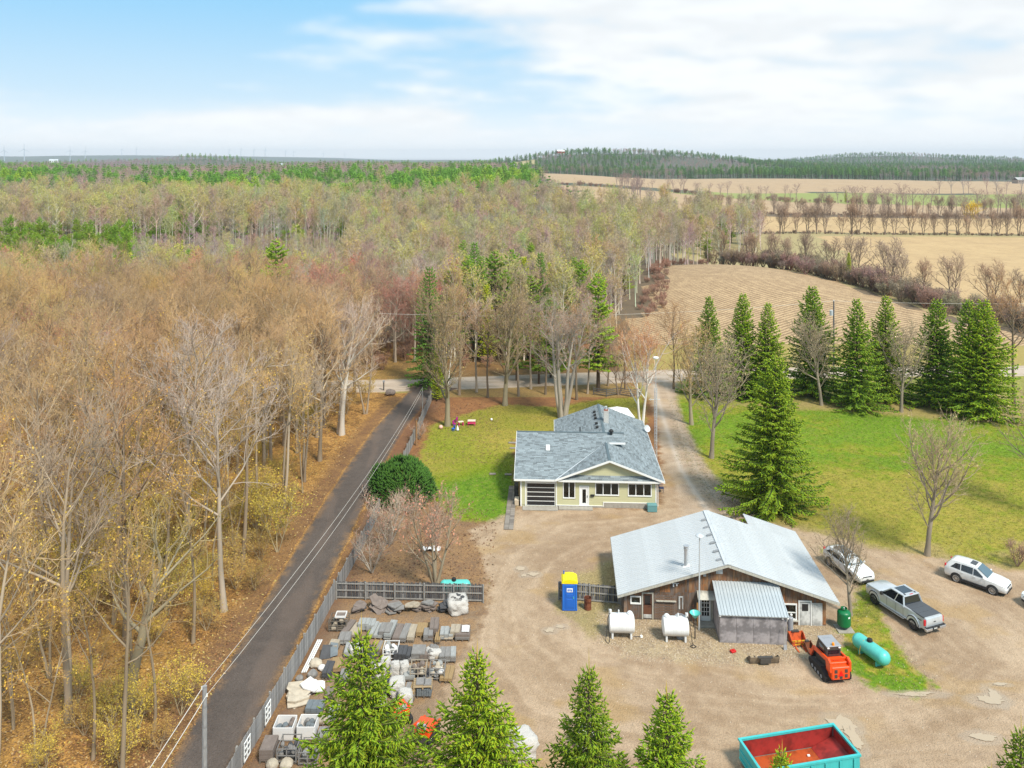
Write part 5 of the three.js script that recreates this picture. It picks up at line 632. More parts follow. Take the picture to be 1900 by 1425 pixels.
  const mk = (name, corners, o, U, W, outline, seed) => { const s = mesh(name, slab(corners, th), MT.soffit, hs); const g = new THREE.Mesh(shingles(o, U, W, outline, col, seed), MT.shingle); g.name = 'shingle_courses'; g.userData.kind = 'stuff'; g.castShadow = g.receiveShadow = true; s.add(g); return s; };
  const Ls = Math.hypot(hw, HR - HE), D = zF - zB;
  mk('roof', [[XR - hw, HE, zB], [XR - hw, HE, zF], [XR, HR, zF], [XR, HR, zB]], [XR - hw, HE, zB], [0, 0, 1], [hw, HR - HE, 0], [[0, 0], [D, 0], [D, Ls], [0, Ls]], 1);
  mk('roof', [[XR + hw, HE, zF], [XR + hw, HE, zB], [XR, HR, zB], [XR, HR, zF]], [XR + hw, HE, zF], [0, 0, -1], [-hw, HR - HE, 0], [[0, 0], [D, 0], [D, Ls], [0, Ls]], 2);
  const zr = -6.25, HB = 5.45, eB = 2.92, run = zF - 0.05 - zr, Lb = Math.hypot(run, HB - eB), x0 = -0.62, x1 = 11.0, at_ = (f) => [zF - 0.05 - run * f, eB + (HB - eB) * f], cut = (HR - 0.06 - eB) / (HB - eB), [zc, hc] = at_(cut);
  mk('roof', [[x0, eB, zF - 0.05], [3.62, eB, zF - 0.05], [9.25, hc, zc], [x1, hc, zc], [x1, HB, zr], [x0, HB, zr]], [x0, eB, zF - 0.05], [1, 0, 0], [0, HB - eB, -run], [[0, 0], [3.62 - x0, 0], [9.25 - x0, cut * Lb], [x1 - x0, cut * Lb], [x1 - x0, Lb], [0, Lb]], 3).userData.label = 'roof slope above the garage';
  mk('roof', [[x1, HB, zr], [x1, eB, zr - run], [x0, eB, zr - run], [x0, HB, zr]], [x1, eB, zr - run], [-1, 0, 0], [0, HB - eB, run], [[0, 0], [x1 - x0, 0], [x1 - x0, Lb], [0, Lb]], 4);
  // gable wall, pent roof, fascia, ridge caps
  const gw = mesh('gable_wall', slab([[XR - hw + 0.9, HE + 0.2, 0.02], [XR + hw - 0.9, HE + 0.2, 0.02], [XR, HR - 0.14, 0.02]], 0.12), MT.siding, hs); for (let y = HE + 0.34; y < HR - 0.3; y += 0.168) { const half = (HR - 0.2 - y - 0.1) / sl; lap(XR - half, XR + half, y, 0.04, gw); }
  mk('pent_roof', [[XR - hw + 0.35, HE - 0.02, zF - 0.12], [XR + hw - 0.35, HE - 0.02, zF - 0.12], [XR + hw - 1.3, HE + 0.36, 0.03], [XR - hw + 1.3, HE + 0.36, 0.03]], [XR - hw + 0.35, HE - 0.02, zF - 0.12], [1, 0, 0], [0, 0.38, -0.4], [[0, 0], [2 * hw - 0.7, 0], [2 * hw - 1.65, 0.55], [0.95, 0.55]], 5);
  const fas = (a, b) => beam(a, b, 0.035, 0.19);
  mesh('fascia', [fas([XR - hw - 0.02, HE - 0.06, zF + 0.02], [XR, HR - 0.06, zF + 0.02]), fas([XR, HR - 0.06, zF + 0.02], [XR + hw + 0.02, HE - 0.06, zF + 0.02]), fas([XR + hw + 0.03, HE - 0.07, zF], [XR + hw + 0.03, HE - 0.07, zB]), fas([XR - hw - 0.02, HE - 0.07, -12.9], [XR - hw - 0.02, HE - 0.07, zB]), fas([x0 - 0.02, eB - 0.07, zF - 0.02], [3.5, eB - 0.07, zF - 0.02]), fas([x0 - 0.02, eB - 0.05, zF - 0.04], [x0 - 0.02, HB - 0.05, zr]), fas([x0 - 0.02, HB - 0.05, zr], [x0 - 0.02, eB - 0.05, zr - run]), fas([9.3, hc - 0.06, zc + 0.03], [x1, hc - 0.06, zc + 0.03]), fas([XR - hw + 0.3, HE - 0.12, zF - 0.1], [XR + hw - 0.3, HE - 0.12, zF - 0.1])], MT.trim, hs).userData.label = 'white fascia boards';
  mesh('valley_flashing', beam([3.6, eB + 0.06, zF - 0.02], [9.0, hc + 0.06, zc + 0.1], 0.12, 0.03), MT.galv, hs);
  const capM = mat([0.10, 0.135, 0.15], 0.95); mesh('ridge_cap', [beam([XR, HR + 0.015, zF], [XR, HR + 0.015, zc + 0.2], 0.26, 0.03), beam([XR, HR + 0.015, zr - 1.5], [XR, HR + 0.015, zB], 0.26, 0.03), beam([x0, HB + 0.015, zr], [x1, HB + 0.015, zr], 0.26, 0.03)], capM, hs);
  mesh('downspout', [bar([Wd + 0.12, 2.6, 0.1], [Wd + 0.12, 0.3, 0.1], 0.045), bar([0.0, 2.6, 0.12], [0.0, 0.2, 0.12], 0.04)], MT.trim, hs);
  // chimney, vents, skylight
  const ch = mesh('chimney', [bx(0.54, 1.5, 0.54, 9.45, 5.3, -11.9), bx(0.6, 0.08, 0.6, 9.45, 6.08, -11.9)], mat([0.66, 0.64, 0.60], 0.85, { map: T.speck }), hs); mesh('cap', bx(0.46, 0.12, 0.46, 9.45, 6.18, -11.9), MT.brick, ch); mesh('flue', [cy(0.1, 0.1, 0.3, 9.45, 6.38, -11.9), cy(0.14, 0.14, 0.05, 9.45, 6.56, -11.9)], MT.galv, ch);
  for (const z of [-15.4, -14.2, -13.1, -11.2, -9.9]) mesh('roof_vent', [rb(0.34, 0.16, 0.36, 0.03, 8.3, 4.86, z, 0, 0, 0.35)], MT.black, hs);
  mesh('vent_pipe', cy(0.06, 0.06, 0.7, 6.4, 4.3, -10.4), MT.black, hs);
  mesh('skylight', [rb(0.42, 0.1, 0.85, 0.03, 2.75, 4.62, -3.75, 0.36)], MT.white, hs);
  mesh('turbine_vent', [cy(0.12, 0.15, 0.25, 9.6, 5.55, -5.9), sp(0.24, 9.6, 5.78, -5.9, 1, 0.8, 1), cy(0.26, 0.26, 0.03, 9.6, 5.72, -5.9)], MT.black, hs);
}
// things round the house
{
  const deck = thing('deck', 'small red stained timber deck behind the garage wing', 'deck', [3.9, 0, -96.2], -0.047);
  for (let k = 0; k < 10; k++) brick3('plank', MT.deckRed, deck, 2.6, 0.04, 0.19, 0, 0.5, -1 + k * 0.2); for (const [x, z] of [[-1.25, -1], [1.25, -1], [-1.25, 0.9], [1.25, 0.9]]) brick3('post', MT.deckRed, deck, 0.1, 1.5, 0.1, x, 0.75, z); brick3('rail', MT.deckRed, deck, 2.6, 0.1, 0.06, 0, 1.45, 0.95); brick3('rail', MT.deckRed, deck, 0.06, 0.1, 2, -1.28, 1.45, 0);
  const cp = thing('canopy_tent', 'white canopy tent behind the house near the birch', 'canopy', [13.6, 0, -103.5], 0.1);
  const top = mesh('canopy', [slab([[-1.9, 2.25, 1.9], [1.9, 2.25, 1.9], [0, 3.1, 0]], 0.02), slab([[1.9, 2.25, 1.9], [1.9, 2.25, -1.9], [0, 3.1, 0]], 0.02), slab([[1.9, 2.25, -1.9], [-1.9, 2.25, -1.9], [0, 3.1, 0]], 0.02), slab([[-1.9, 2.25, -1.9], [-1.9, 2.25, 1.9], [0, 3.1, 0]], 0.02), bx(3.8, 0.25, 0.02, 0, 2.13, 1.9), bx(0.02, 0.25, 3.8, 1.9, 2.13, 0), bx(0.02, 0.25, 3.8, -1.9, 2.13, 0)], MT.white, cp);
  for (const [x, z] of [[-1.8, -1.8], [1.8, -1.8], [-1.8, 1.8], [1.8, 1.8]]) mesh('post', cy(0.03, 0.03, 2.25, x, 1.12, z), MT.steel, cp);
  const mast = thing('antenna_mast', 'tall lattice mast with a white disc antenna beside the house wall', 'antenna', [16.45, 0, -91.2]);
  { const legs = [[0, 0.17], [-0.15, -0.09], [0.15, -0.09]], g = legs.map(([x, z]) => bar([x, 0, z], [x, 9, z], 0.022)); for (let y = 0.2; y < 9; y += 0.4) legs.forEach(([x, z], i) => { const [a, b] = legs[(i + 1) % 3]; g.push(bar([x, y, z], [a, y, b], 0.013, 4), bar([x, y, z], [a, y + 0.4, b], 0.011, 4)); }); mesh('lattice', g, MT.galv, mast); mesh('pole', bar([0, 8.8, 0], [0, 12.4, 0], 0.03), MT.galv, mast); mesh('crossbar', [bar([-0.8, 7.7, 0], [0.5, 7.7, 0], 0.025), bar([-0.6, 7.55, 0], [-0.6, 7.85, 0], 0.02)], MT.galv, mast); mesh('antenna_disc', [cy(0.32, 0.3, 0.14, 0, 12.45, 0, 0, 0, 0, 20), sp(0.3, 0, 12.5, 0, 1, 0.35, 1)], MT.white, mast); }
  const dish = thing('satellite_dish', 'pale satellite dish at the driveway side of the house roof', 'satellite dish', [15.9, 2.9, -94.2], 0.5); mesh('dish', lathe([[0, 0], [0.15, 0.015], [0.3, 0.06], [0.4, 0.12], [0.41, 0.125], [0.3, 0.075], [0, 0.02]]).rotateX(1.1).translate(0, 0.45, 0), MT.galv, dish); mesh('arm', [bar([0, 0, -0.1], [0, 0.45, -0.03], 0.025), bar([0, 0.2, 0.1], [0, 0.7, 0.4], 0.015)], MT.steel, dish);
  // stacked odds and ends along the driveway wall
  const red = mat([0.36, 0.03, 0.04], 0.55), navy = mat([0.03, 0.04, 0.09], 0.6);
  for (const [d, m, l, nm] of [[86.0, red, 'red garden chair against the driveway wall of the house, nearest the front', 'garden_chair'], [88.6, red, 'red garden chair against the driveway wall below the satellite dish', 'garden_chair'], [84.3, navy, 'dark blue garden chair at the front end of the driveway wall', 'garden_chair'], [95.2, red, 'red garden chair at the rear of the driveway wall beside the mast', 'garden_chair']]) {
    const c = thing(nm, l, 'chair', [15.55 + (d - 80) * 0.05, 0, -d], d * 3, 'chairs along the driveway wall'); mesh('seat', rb(0.55, 0.06, 0.52, 0.02, 0, 0.42, 0), m, c); mesh('backrest', rb(0.55, 0.6, 0.05, 0.02, 0, 0.74, -0.26, -0.2), m, c); for (const [x, z] of [[-0.24, -0.22], [0.24, -0.22], [-0.24, 0.22], [0.24, 0.22]]) mesh('leg', bar([x, 0, z], [x, 0.42, z], 0.02), m, c); mesh('armrest', bx(0.06, 0.04, 0.5, -0.29, 0.62, 0), m, c); mesh('armrest', bx(0.06, 0.04, 0.5, 0.29, 0.62, 0), m, c);
  }
  // paved strip along the garage wall and stepping stones
  const pave = thing('paved_path', 'narrow grey paver path along the garage wall', 'path', [0, 0, 0]); const pm = [mat([0.27, 0.235, 0.20], 0.9, { map: T.speck }), mat([0.33, 0.29, 0.25], 0.9, { map: T.speck }), mat([0.22, 0.19, 0.165], 0.9, { map: T.speck })], r = rng(3);
  for (let d = 75.8; d < 85.5; d += 0.42) for (let k = 0; k < 2; k++) brick3('paver', pm[Math.floor(r() * 3)], pave, 0.43, 0.08, 0.4, -0.35 + k * 0.45 + (d - 80) * 0.045, 0.05, -d, -0.047);
  for (const [px, py, w, l] of [[914, 880, 0.7, 'stepping stone in the bright lawn, farther from the garage'], [943, 881, 0.8, 'stepping stone in the bright lawn beside the garage'], [951, 822, 1.0, 'flat grey stone patch behind the garage edge'], [952, 832, 0.8, 'second flat grey stone behind the garage edge']]) { const [x, z] = at(px, py), s = mesh('stepping_stone', rb(w, 0.08, 0.45, 0.03), pm[1]); s.position.set(x, 0.05, z); tag(s, l, 'stone'); }
  const sh = thing('shelf_rack', 'black wire shelf rack against the garage side wall', 'rack', [0.45, 0, -82.6], -0.047); for (let k = 0; k < 4; k++) mesh('shelf', bx(0.4, 0.03, 1.0, 0, 0.25 + k * 0.42, 0), MT.black, sh); for (const [x, z] of [[-0.18, -0.48], [0.18, -0.48], [-0.18, 0.48], [0.18, 0.48]]) mesh('post', cy(0.02, 0.02, 1.7, x, 0.85, z), MT.black, sh);
  const bin = thing('storage_bench', 'pale wooden bench box against the garage side wall', 'bench', [0.5, 0, -81.3], -0.047); mesh('box', rb(0.42, 0.5, 0.9, 0.02, 0, 0.27, 0), mat([0.55, 0.45, 0.33], 0.8), bin); mesh('lid', rb(0.46, 0.05, 0.94, 0.015, 0, 0.55, 0), mat([0.62, 0.52, 0.4], 0.8), bin);
}
// ---------- the barn workshop ----------
const BM = {
  sheet: mat([0.57, 0.59, 0.60], 0.42, { metalness: 0.12, map: T.faint }), sheetB: mat([0.50, 0.535, 0.55], 0.42, { metalness: 0.2, map: T.faint }), frame: mat([0.60, 0.57, 0.49], 0.8, { map: T.wood }), oldWhite: mat([0.62, 0.62, 0.60], 0.75, { map: T.stain }), osb: mat([0.36, 0.33, 0.335], 0.95, { map: T.stain, bumpMap: T.bump, bumpScale: 0.01 }), lead: mat([0.23, 0.22, 0.22], 0.8, { map: T.stain }), brown: mat([0.13, 0.055, 0.03], 0.8, { map: T.stain }), timber: mat([0.17, 0.135, 0.105], 0.9, { map: T.wood }),
};
const TKgrey = mat([0.26, 0.27, 0.28], 0.6);
const boardM = [[0.225, 0.155, 0.105], [0.185, 0.13, 0.095], [0.155, 0.125, 0.105], [0.15, 0.13, 0.118], [0.235, 0.215, 0.20], [0.265, 0.165, 0.095]].map((c) => { const m = mat(c.map((v) => v * 1.75), 0.95, { map: T.barn, bumpMap: T.wood, bumpScale: 0.006 }); return m; });
const BARN = thing('barn', 'low weathered board barn workshop with a white ribbed metal roof', 'barn', [8.54, 0, -61.0], -0.066);
{
  const b = BARN, W = 15.1, AX = 7.75, HR = 4.62, HE = 2.0, zF = 0.55, zB = -8.75, xl = -0.5, xr = 15.95, sl = (HR - HE) / (AX - xl), r = rng(41), roofY = (x) => HR - (x < AX ? (AX - x) * sl : (x - AX) * (HR - HE) / (xr - AX));
  // metal sheets, each with its own ribs, left slope then right slope
  const sheet = (w, L) => { const g = [bx(w - 0.02, 0.018, L)]; for (let k = 0; k < 4; k++) g.push(bx(0.04, 0.05, L, -w / 2 + 0.03 + k * (w - 0.04) / 3.02, 0.025, 0)); return uvBox(join(g)); };
  const LL = Math.hypot(AX - xl, HR - HE), LR = Math.hypot(xr - AX, HR - HE), aL = Math.atan2(HR - HE, AX - xl), aR = Math.atan2(HR - HE, xr - AX);
  const roof = mesh('roof', [slab([[xl + 0.1, HE - 0.02, zB + 0.1], [xl + 0.1, HE - 0.02, zF - 0.1], [AX, HR - 0.045, zF - 0.1], [AX, HR - 0.045, zB + 0.1]], 0.1), slab([[AX, HR - 0.045, zB + 0.1], [AX, HR - 0.045, zF - 0.1], [xr - 0.1, HE - 0.02, zF - 0.1], [xr - 0.1, HE - 0.02, zB + 0.1]], 0.1)], BM.timber, b); roof.userData.label = 'white ribbed metal roof';
  const n = 11, w = (zF - zB) / n, gL = sheet(w, LL), gR = sheet(w, LR), gS = sheet(w, LR * 0.56);
  for (let k = 0; k < n; k++) { const z = zF - (k + 0.5) * w, p = piece('roof_sheet', gL, BM.sheet, roof, (xl + AX) / 2, (HE + HR) / 2 + 0.012, z); p.rotation.set(0, Math.PI / 2, 0); p.rotation.order = 'ZYX'; p.rotation.set(0, Math.PI / 2, aL); const q = piece('roof_sheet', gR, BM.sheet, roof, (xr + AX) / 2, (HE + HR) / 2 + 0.012, z); q.rotation.order = 'ZYX'; q.rotation.set(0, Math.PI / 2, -aR); }
  for (let k = 0; k < 3; k++) { const z = zB - (k + 0.5) * 0.72, x0 = 11.35, xm = (x0 + xr) / 2, q = piece('roof_sheet', sheet(0.72, (xr - x0) / Math.cos(aR)), BM.sheet, roof, xm, roofY(xm) + 0.012, z); q.rotation.order = 'ZYX'; q.rotation.set(0, Math.PI / 2, -aR); }
  mesh('ridge_cap', [beam([AX - 0.12, HR + 0.02, zF], [AX - 0.12, HR + 0.02, zB], 0.28, 0.02).rotateZ(0), beam([AX + 0.12, HR + 0.022, zF], [AX + 0.12, HR + 0.022, zB], 0.28, 0.02)], BM.sheet, b);
  for (let k = 0; k < 6; k++) mesh('ridge_vent', rb(0.42, 0.1, 0.2, 0.02, AX - 0.5, HR - 0.06, zF - 0.9 - k * 1.35, 0, 0, aL), TKgrey, b);
  mesh('bargeboard', [beam([xl, HE - 0.09, zF + 0.01], [AX, HR - 0.1, zF + 0.01], 0.04, 0.16), beam([AX, HR - 0.1, zF + 0.01], [xr, HE - 0.09, zF + 0.01], 0.04, 0.16), beam([xl - 0.01, HE - 0.08, zF], [xl - 0.01, HE - 0.08, zB], 0.03, 0.14), beam([xr + 0.01, HE - 0.08, zF], [xr + 0.01, HE - 0.08, zB - 2.1], 0.03, 0.14)], BM.frame, b);
  // dim interior shell behind the boards
  mesh('wall', [slab([[0.1, 0, -0.18], [W - 0.1, 0, -0.18], [W - 0.1, 2.0, -0.18], [AX, 4.4, -0.18], [0.1, 2.0, -0.18]], 0.05), bx(0.1, 2.05, 8.4, 0.0, 1.02, -4.35), bx(0.1, 2.0, 10.3, W, 1.0, -5.3), bx(W - 0.2, 2.0, 0.1, W / 2, 1.0, -8.5)], BM.timber, b).userData.label = 'dark timber shell behind the boards';
  // upright boards across the gable: openings [x0, x1, y0, y1]
  const OP = [[0.5, 1.32, 1.16, 1.78], [1.42, 2.18, 0.08, 1.98], [5.72, 6.62, 0.05, 1.92], [11.75, 12.95, 0.4, 1.62], [13.1, 14.0, 0.02, 1.78]];
  const fw = mesh('board_wall', [bx(W, 0.12, 0.1, W / 2, 0.06, -0.02)], BM.timber, b); fw.userData.label = 'weathered brown board front wall';
  for (let x = 0; x < W - 0.02;) {
    const bw = 0.15 + 0.1 * r(), xe = Math.min(x + bw, W), xm = (x + xe) / 2, top = roofY(xm) - 0.16 - 0.02; const low = 2.05 + 0.15 * r(); let segs = [[0.05 + 0.08 * r(), top]]; if (xm > 2.3 && xm < 6 && top > low + 0.3 && r() < 0.75) segs = [[0.05, low], [low + 0.015, top]];
    for (const o of OP) if (xm > o[0] && xm < o[1]) segs = segs.flatMap(([a, c]) => [[a, Math.min(c, o[2])], [Math.max(a, o[3]), c]].filter(([p, q]) => q - p > 0.06));
    if (xm > 6.65 && xm < 11.6) segs = segs.map(([a, c]) => [Math.max(a, 1.7), c]).filter(([p, q]) => q - p > 0.06);
    segs.forEach(([a, c], si) => { const warm = a > 1.6 || xm > 11, key = warm ? (r() < 0.5 ? 0 : r() < 0.5 ? 1 : r() < 0.6 ? 5 : 2) : (r() < 0.45 ? 3 : r() < 0.7 ? 2 : 4); const p = piece('board', uvBox(bx(xe - x - 0.012, c - a, 0.025)), boardM[key], fw, xm, (a + c) / 2, 0.02 + 0.012 * r()); const uv = p.geometry.attributes.uv, ou = r() * 5, ov = r() * 5; for (let i = 0; i < uv.count; i++) uv.setXY(i, uv.getX(i) + ou, uv.getY(i) + ov); });
    x = xe;
  }
  for (let k = 0; k < 9; k++) piece('board', uvBox(bx(1.7, 0.19, 0.025)), boardM[3 - (k % 2)], fw, 3.15, 0.2 + k * 0.2, 0.055);                  // horizontal patch of planks
  mesh('shelf', [bx(1.5, 0.05, 0.2, 3.2, 1.5, 0.12)], BM.frame, b);
  // doors and windows
  const win = windowUnit(b, ...OP[0], 0.03, 1); const wr = windowUnit(b, ...OP[3], 0.05, 1, 0, 'window', 0.45); mesh('sill', bx(1.35, 0.06, 0.2, 12.35, 0.36, 0.12), BM.frame, b);
  const d1 = mesh('door', [bx(0.62, 0.95, 0.05, 1.8, 0.62, 0.02), bx(0.62, 0.12, 0.05, 1.8, 1.9, 0.021), bx(0.08, 0.7, 0.05, 1.53, 1.5, 0.022), bx(0.08, 0.7, 0.05, 2.07, 1.5, 0.022)], BM.brown, b); mesh('door_frame', [bx(0.1, 1.98, 0.08, 1.42, 1.03, 0.05), bx(0.1, 1.98, 0.08, 2.2, 1.03, 0.05), bx(0.88, 0.1, 0.08, 1.81, 2.03, 0.051)], BM.frame, d1); brick3('pane', MT.dark, d1, 0.48, 0.6, 0.02, 1.8, 1.5, 0.02); d1.userData.label = 'dark red brown peeling door'; mesh('kick_plate', bx(0.6, 0.28, 0.03, 1.8, 0.26, 0.06), BM.oldWhite, d1);
  const d2 = mesh('door', [bx(0.11, 1.78, 0.05, 5.83, 0.98, 0.05), bx(0.11, 1.78, 0.05, 6.49, 0.98, 0.05), bx(0.56, 0.12, 0.05, 6.16, 1.82, 0.05), bx(0.56, 0.36, 0.05, 6.16, 0.26, 0.05), ...[1, 2].map((k) => bx(0.035, 1.3, 0.045, 5.88 + k * 0.187, 1.1, 0.05)), ...[1, 2, 3].map((k) => bx(0.56, 0.035, 0.045, 6.16, 0.44 + k * 0.33, 0.05))], MT.trim, b); for (let i = 0; i < 3; i++) for (let j = 0; j < 4; j++) brick3('pane', MT.dark, d2, 0.15, 0.29, 0.012, 5.975 + i * 0.187, 0.605 + j * 0.33, 0.035); d2.userData.label = 'white twelve pane door'; mesh('door_frame', [bx(0.1, 1.95, 0.12, 5.68, 0.98, 0.1), bx(0.1, 1.95, 0.12, 6.64, 0.98, 0.1)], BM.frame, d2);
  mesh('door_canopy', slab([[5.5, 2.02, 0.75], [6.95, 2.02, 0.75], [6.95, 2.36, 0.05], [5.5, 2.36, 0.05]], 0.04), mat([0.52, 0.50, 0.44], 0.6, { map: T.stain }), b); mesh('door_step', rb(1.3, 0.12, 0.8, 0.02, 6.2, 0.05, 0.5), MT.concrete, b);
  const d3 = mesh('door', [bx(0.78, 1.05, 0.05, 13.55, 0.56, 0.05), bx(0.78, 0.1, 0.05, 13.55, 1.68, 0.05), bx(0.16, 0.56, 0.05, 13.24, 1.36, 0.05), bx(0.16, 0.56, 0.05, 13.86, 1.36, 0.05)], BM.oldWhite, b); brick3('pane', MT.dark, d3, 0.48, 0.56, 0.02, 13.55, 1.36, 0.04); mesh('door_frame', [bx(0.08, 1.82, 0.1, 13.1, 0.91, 0.06), bx(0.08, 1.82, 0.1, 14.0, 0.91, 0.06), bx(0.98, 0.08, 0.1, 13.55, 1.84, 0.061)], MT.trim, d3); d3.userData.label = 'peeling white painted side door'; mesh('sheathing', bx(0.75, 1.7, 0.04, 14.45, 0.88, 0.07), BM.oldWhite, b);
  mesh('gable_hatch', [bx(0.5, 0.42, 0.05, 7.2, 3.9, 0.06)], BM.oldWhite, b); mesh('gable_hatch', bx(0.22, 0.3, 0.05, 6.1, 3.6, 0.06), BM.oldWhite, b); mesh('narrow_window', [bx(0.1, 0.9, 0.05, 4.2, 1.35, 0.06), bx(0.34, 0.08, 0.05, 4.32, 1.82, 0.061), bx(0.08, 0.9, 0.04, 4.45, 1.35, 0.06)], BM.oldWhite, b);
  mesh('flood_light', [bx(0.09, 0.18, 0.1, 3.75, 2.72, 0.12), bx(0.09, 0.18, 0.1, 4.0, 2.78, 0.12), bx(0.5, 0.04, 0.04, 3.9, 2.86, 0.1)], MT.white, b);
  // lean-to
  const l0 = 6.75, l1 = 11.5, lz = 2.62, lean = mesh('lean_to_wall', [bx(0.06, 2.0, 2.6, l0, 1.0, 1.3), bx(0.06, 2.0, 2.6, l1, 1.0, 1.3), bx(4.75, 0.12, 0.06, (l0 + l1) / 2, 2.04, lz - 0.05), slab([[l0, 2.05, lz - 0.05], [l0, 3.0, 0.05], [l0, 2.0, 0.05]], 0.04), slab([[l1, 2.05, lz - 0.05], [l1, 2.0, 0.05], [l1, 3.0, 0.05]], 0.04)], BM.osb, b); lean.userData.label = 'grey weathered plywood lean-to';
  for (let k = 0; k < 4; k++) piece('wall_panel', uvBox(bx(1.17, 2.05, 0.03)), BM.osb, lean, l0 + 0.6 + k * 1.187, 1.04, lz + 0.005 * (k % 2));
  const lr = mesh('lean_to_roof', slab([[l0 - 0.1, 2.08, lz + 0.2], [l1 + 0.15, 2.08, lz + 0.2], [l1 + 0.05, 3.12, 0.06], [l0 - 0.05, 3.12, 0.06]], 0.05), BM.sheetB, b); const lrL = Math.hypot(lz + 0.14, 1.04), lg = sheet(0.7, lrL); for (let k = 0; k < 7; k++) { const p = piece('roof_sheet', lg, BM.sheetB, lr, l0 + 0.25 + k * 0.702, 2.60 + 0.016, (lz + 0.26) / 2); p.rotation.x = Math.atan2(1.04, lz + 0.14); }
  mesh('lamp', [sp(0.09, l0 - 0.02, 2.0, lz + 0.1, 1, 1, 1), sp(0.09, l1 + 0.05, 2.0, lz + 0.12, 1, 1, 1), bx(0.12, 0.12, 0.1, l1 - 0.3, 1.95, lz + 0.06)], MT.white, b);
  const pipe = mesh('stove_pipe', [cy(0.16, 0.16, 1.5, 4.85, roofY(4.85) + 0.7, -0.9, 0, 0, 0, 14), cy(0.22, 0.22, 0.07, 4.85, roofY(4.85) + 1.55, -0.9), cy(0.19, 0.19, 0.1, 4.85, roofY(4.85) + 1.35, -0.9)], MT.steel, b); mesh('flashing', cy(0.2, 0.42, 0.14, 4.85, roofY(4.85) + 0.02, -0.9, 0, 0, aL), MT.white, pipe);
}
// yard lamp on a pole against the barn
{ const l = thing('yard_lamp', 'tall wooden yard lamp pole in front of the barn gable', 'lamp post', [13.95, 0, -59.5]); mesh('pole', bar([0, 0, 0], [0.05, 6.9, 0], 0.07, 8, 0.045), MT.galv, l); mesh('lamp_head', [lathe([[0.02, 0.2], [0.16, 0.14], [0.30, 0.05], [0.32, 0], [0.28, -0.02], [0, -0.02]]).translate(0.05, 7.0, 0)], MT.galv, l); }
// ---------- fences ----------
const greyWood = [[0.42, 0.405, 0.395], [0.35, 0.335, 0.325], [0.47, 0.45, 0.43], [0.30, 0.285, 0.275]].map((c) => mat(c, 0.95, { map: T.wood })), darkWood = [[0.10, 0.095, 0.10], [0.145, 0.14, 0.14], [0.19, 0.185, 0.185]].map((c) => mat(c, 0.95, { map: T.wood })), paleWood = mat([0.42, 0.40, 0.37], 0.9, { map: T.wood });
function boardFence(label, pts, h, o = {}) {
  const f = thing('board_fence', label, 'fence'), r = rng(o.seed ?? 5), ms = o.ms ?? greyWood, bw = o.bw ?? 0.15, gap = o.gap ?? 0.012, side = o.side ?? 1;
  const geos = [0, 1, 2].map((k) => uvBox(bx(bw, h - 0.04 * k, 0.022)));
  for (let i = 0; i < pts.length - 1; i++) {
    const [ax, ad] = pts[i], [bx_, bd] = pts[i + 1], L = Math.hypot(bx_ - ax, bd - ad), ux = (bx_ - ax) / L, ud = (bd - ad) / L, ry = Math.atan2(ud, ux);
    for (let t = bw / 2, n = 0; t < L; t += bw + gap, n++) { const x = ax + ux * t, d = ad + ud * t, off = o.alt && n % 2 ? 0.05 : 0, k = Math.floor(r() * 3), b = piece('board', geos[k], ms[Math.floor(r() * ms.length)], f, x - ud * off * -1 * side, ground(x, d) + h / 2 + 0.02 + (r() - 0.5) * 0.04, -d + ux * off * -side, ry); b.rotation.z = (r() - 0.5) * 0.03; }
    for (const q of o.rails ?? [0.35, 0.8]) { const rl = piece('rail', uvBox(bx(L, 0.09, 0.04)), o.rm ?? paleWood, f, (ax + bx_) / 2 + -ud * 0.04 * side * -1, ground((ax + bx_) / 2, (ad + bd) / 2) + h * q, -(ad + bd) / 2 + ux * 0.04 * side, ry); }
    for (let t = 0; t <= L + 0.1; t += o.post ?? 2.4) { const x = ax + ux * t, d = ad + ud * t; piece('post', uvBox(bx(0.1, h + 0.06, 0.1)), o.rm ?? paleWood, f, x + ud * 0.1 * side, ground(x, d) + h / 2, -d + ux * 0.1 * side, ry); }
  }
  return f;
}
boardFence('grey board fence with pale rails closing the back of the stone yard', [[-14.0, 63.7], [-2.25, 63.2]], 1.4, { ms: [...darkWood, greyWood[1]], alt: true, gap: 0.02, rails: [0.12, 0.52, 0.9], post: 2.35, seed: 1 });
boardFence('grey board fence between the asphalt lane and the stone yard', [[-14.1, 63.6], [-14.7, 55], [-15.6, 45.5], [-16.2, 38]], 1.55, { seed: 2, side: 1 });
boardFence('weathered board fence along the lane behind the bare shrubs', [[-13.1, 79], [-13.5, 72], [-14.05, 64]], 1.5, { seed: 3, ms: [greyWood[0], greyWood[1], darkWood[2]] });
boardFence('grey board fence along the lane beside the far lawn', [[-11.7, 116], [-12.0, 104], [-12.45, 90.5]], 1.5, { seed: 4, bw: 0.19 });
boardFence('short grey board fence between the blue toilet and the barn', [[3.75, 63.7], [8.6, 62.9]], 1.4, { ms: [...darkWood, greyWood[1]], alt: true, gap: 0.03, rails: [0.1, 0.52, 0.92], post: 2.45, seed: 6 });
{ const f = thing('rail_fence', 'old dark split rail fence by the road behind the house', 'fence'), dm = darkWood[1]; const P = [[12.2, 119.3], [14, 118.2], [15.8, 119.2], [17.6, 118.1], [19.0, 118.9]]; P.forEach(([x, d], i) => { mesh('post', bar([x, 0, -d], [x, 1.15, -d], 0.07), dm, f); if (i < 4) for (let k = 0; k < 4; k++) mesh('rail', bar([x, 0.2 + k * 0.26, -d], [P[i + 1][0], 0.24 + k * 0.26, -P[i + 1][1]], 0.055, 6), dm, f); }); }
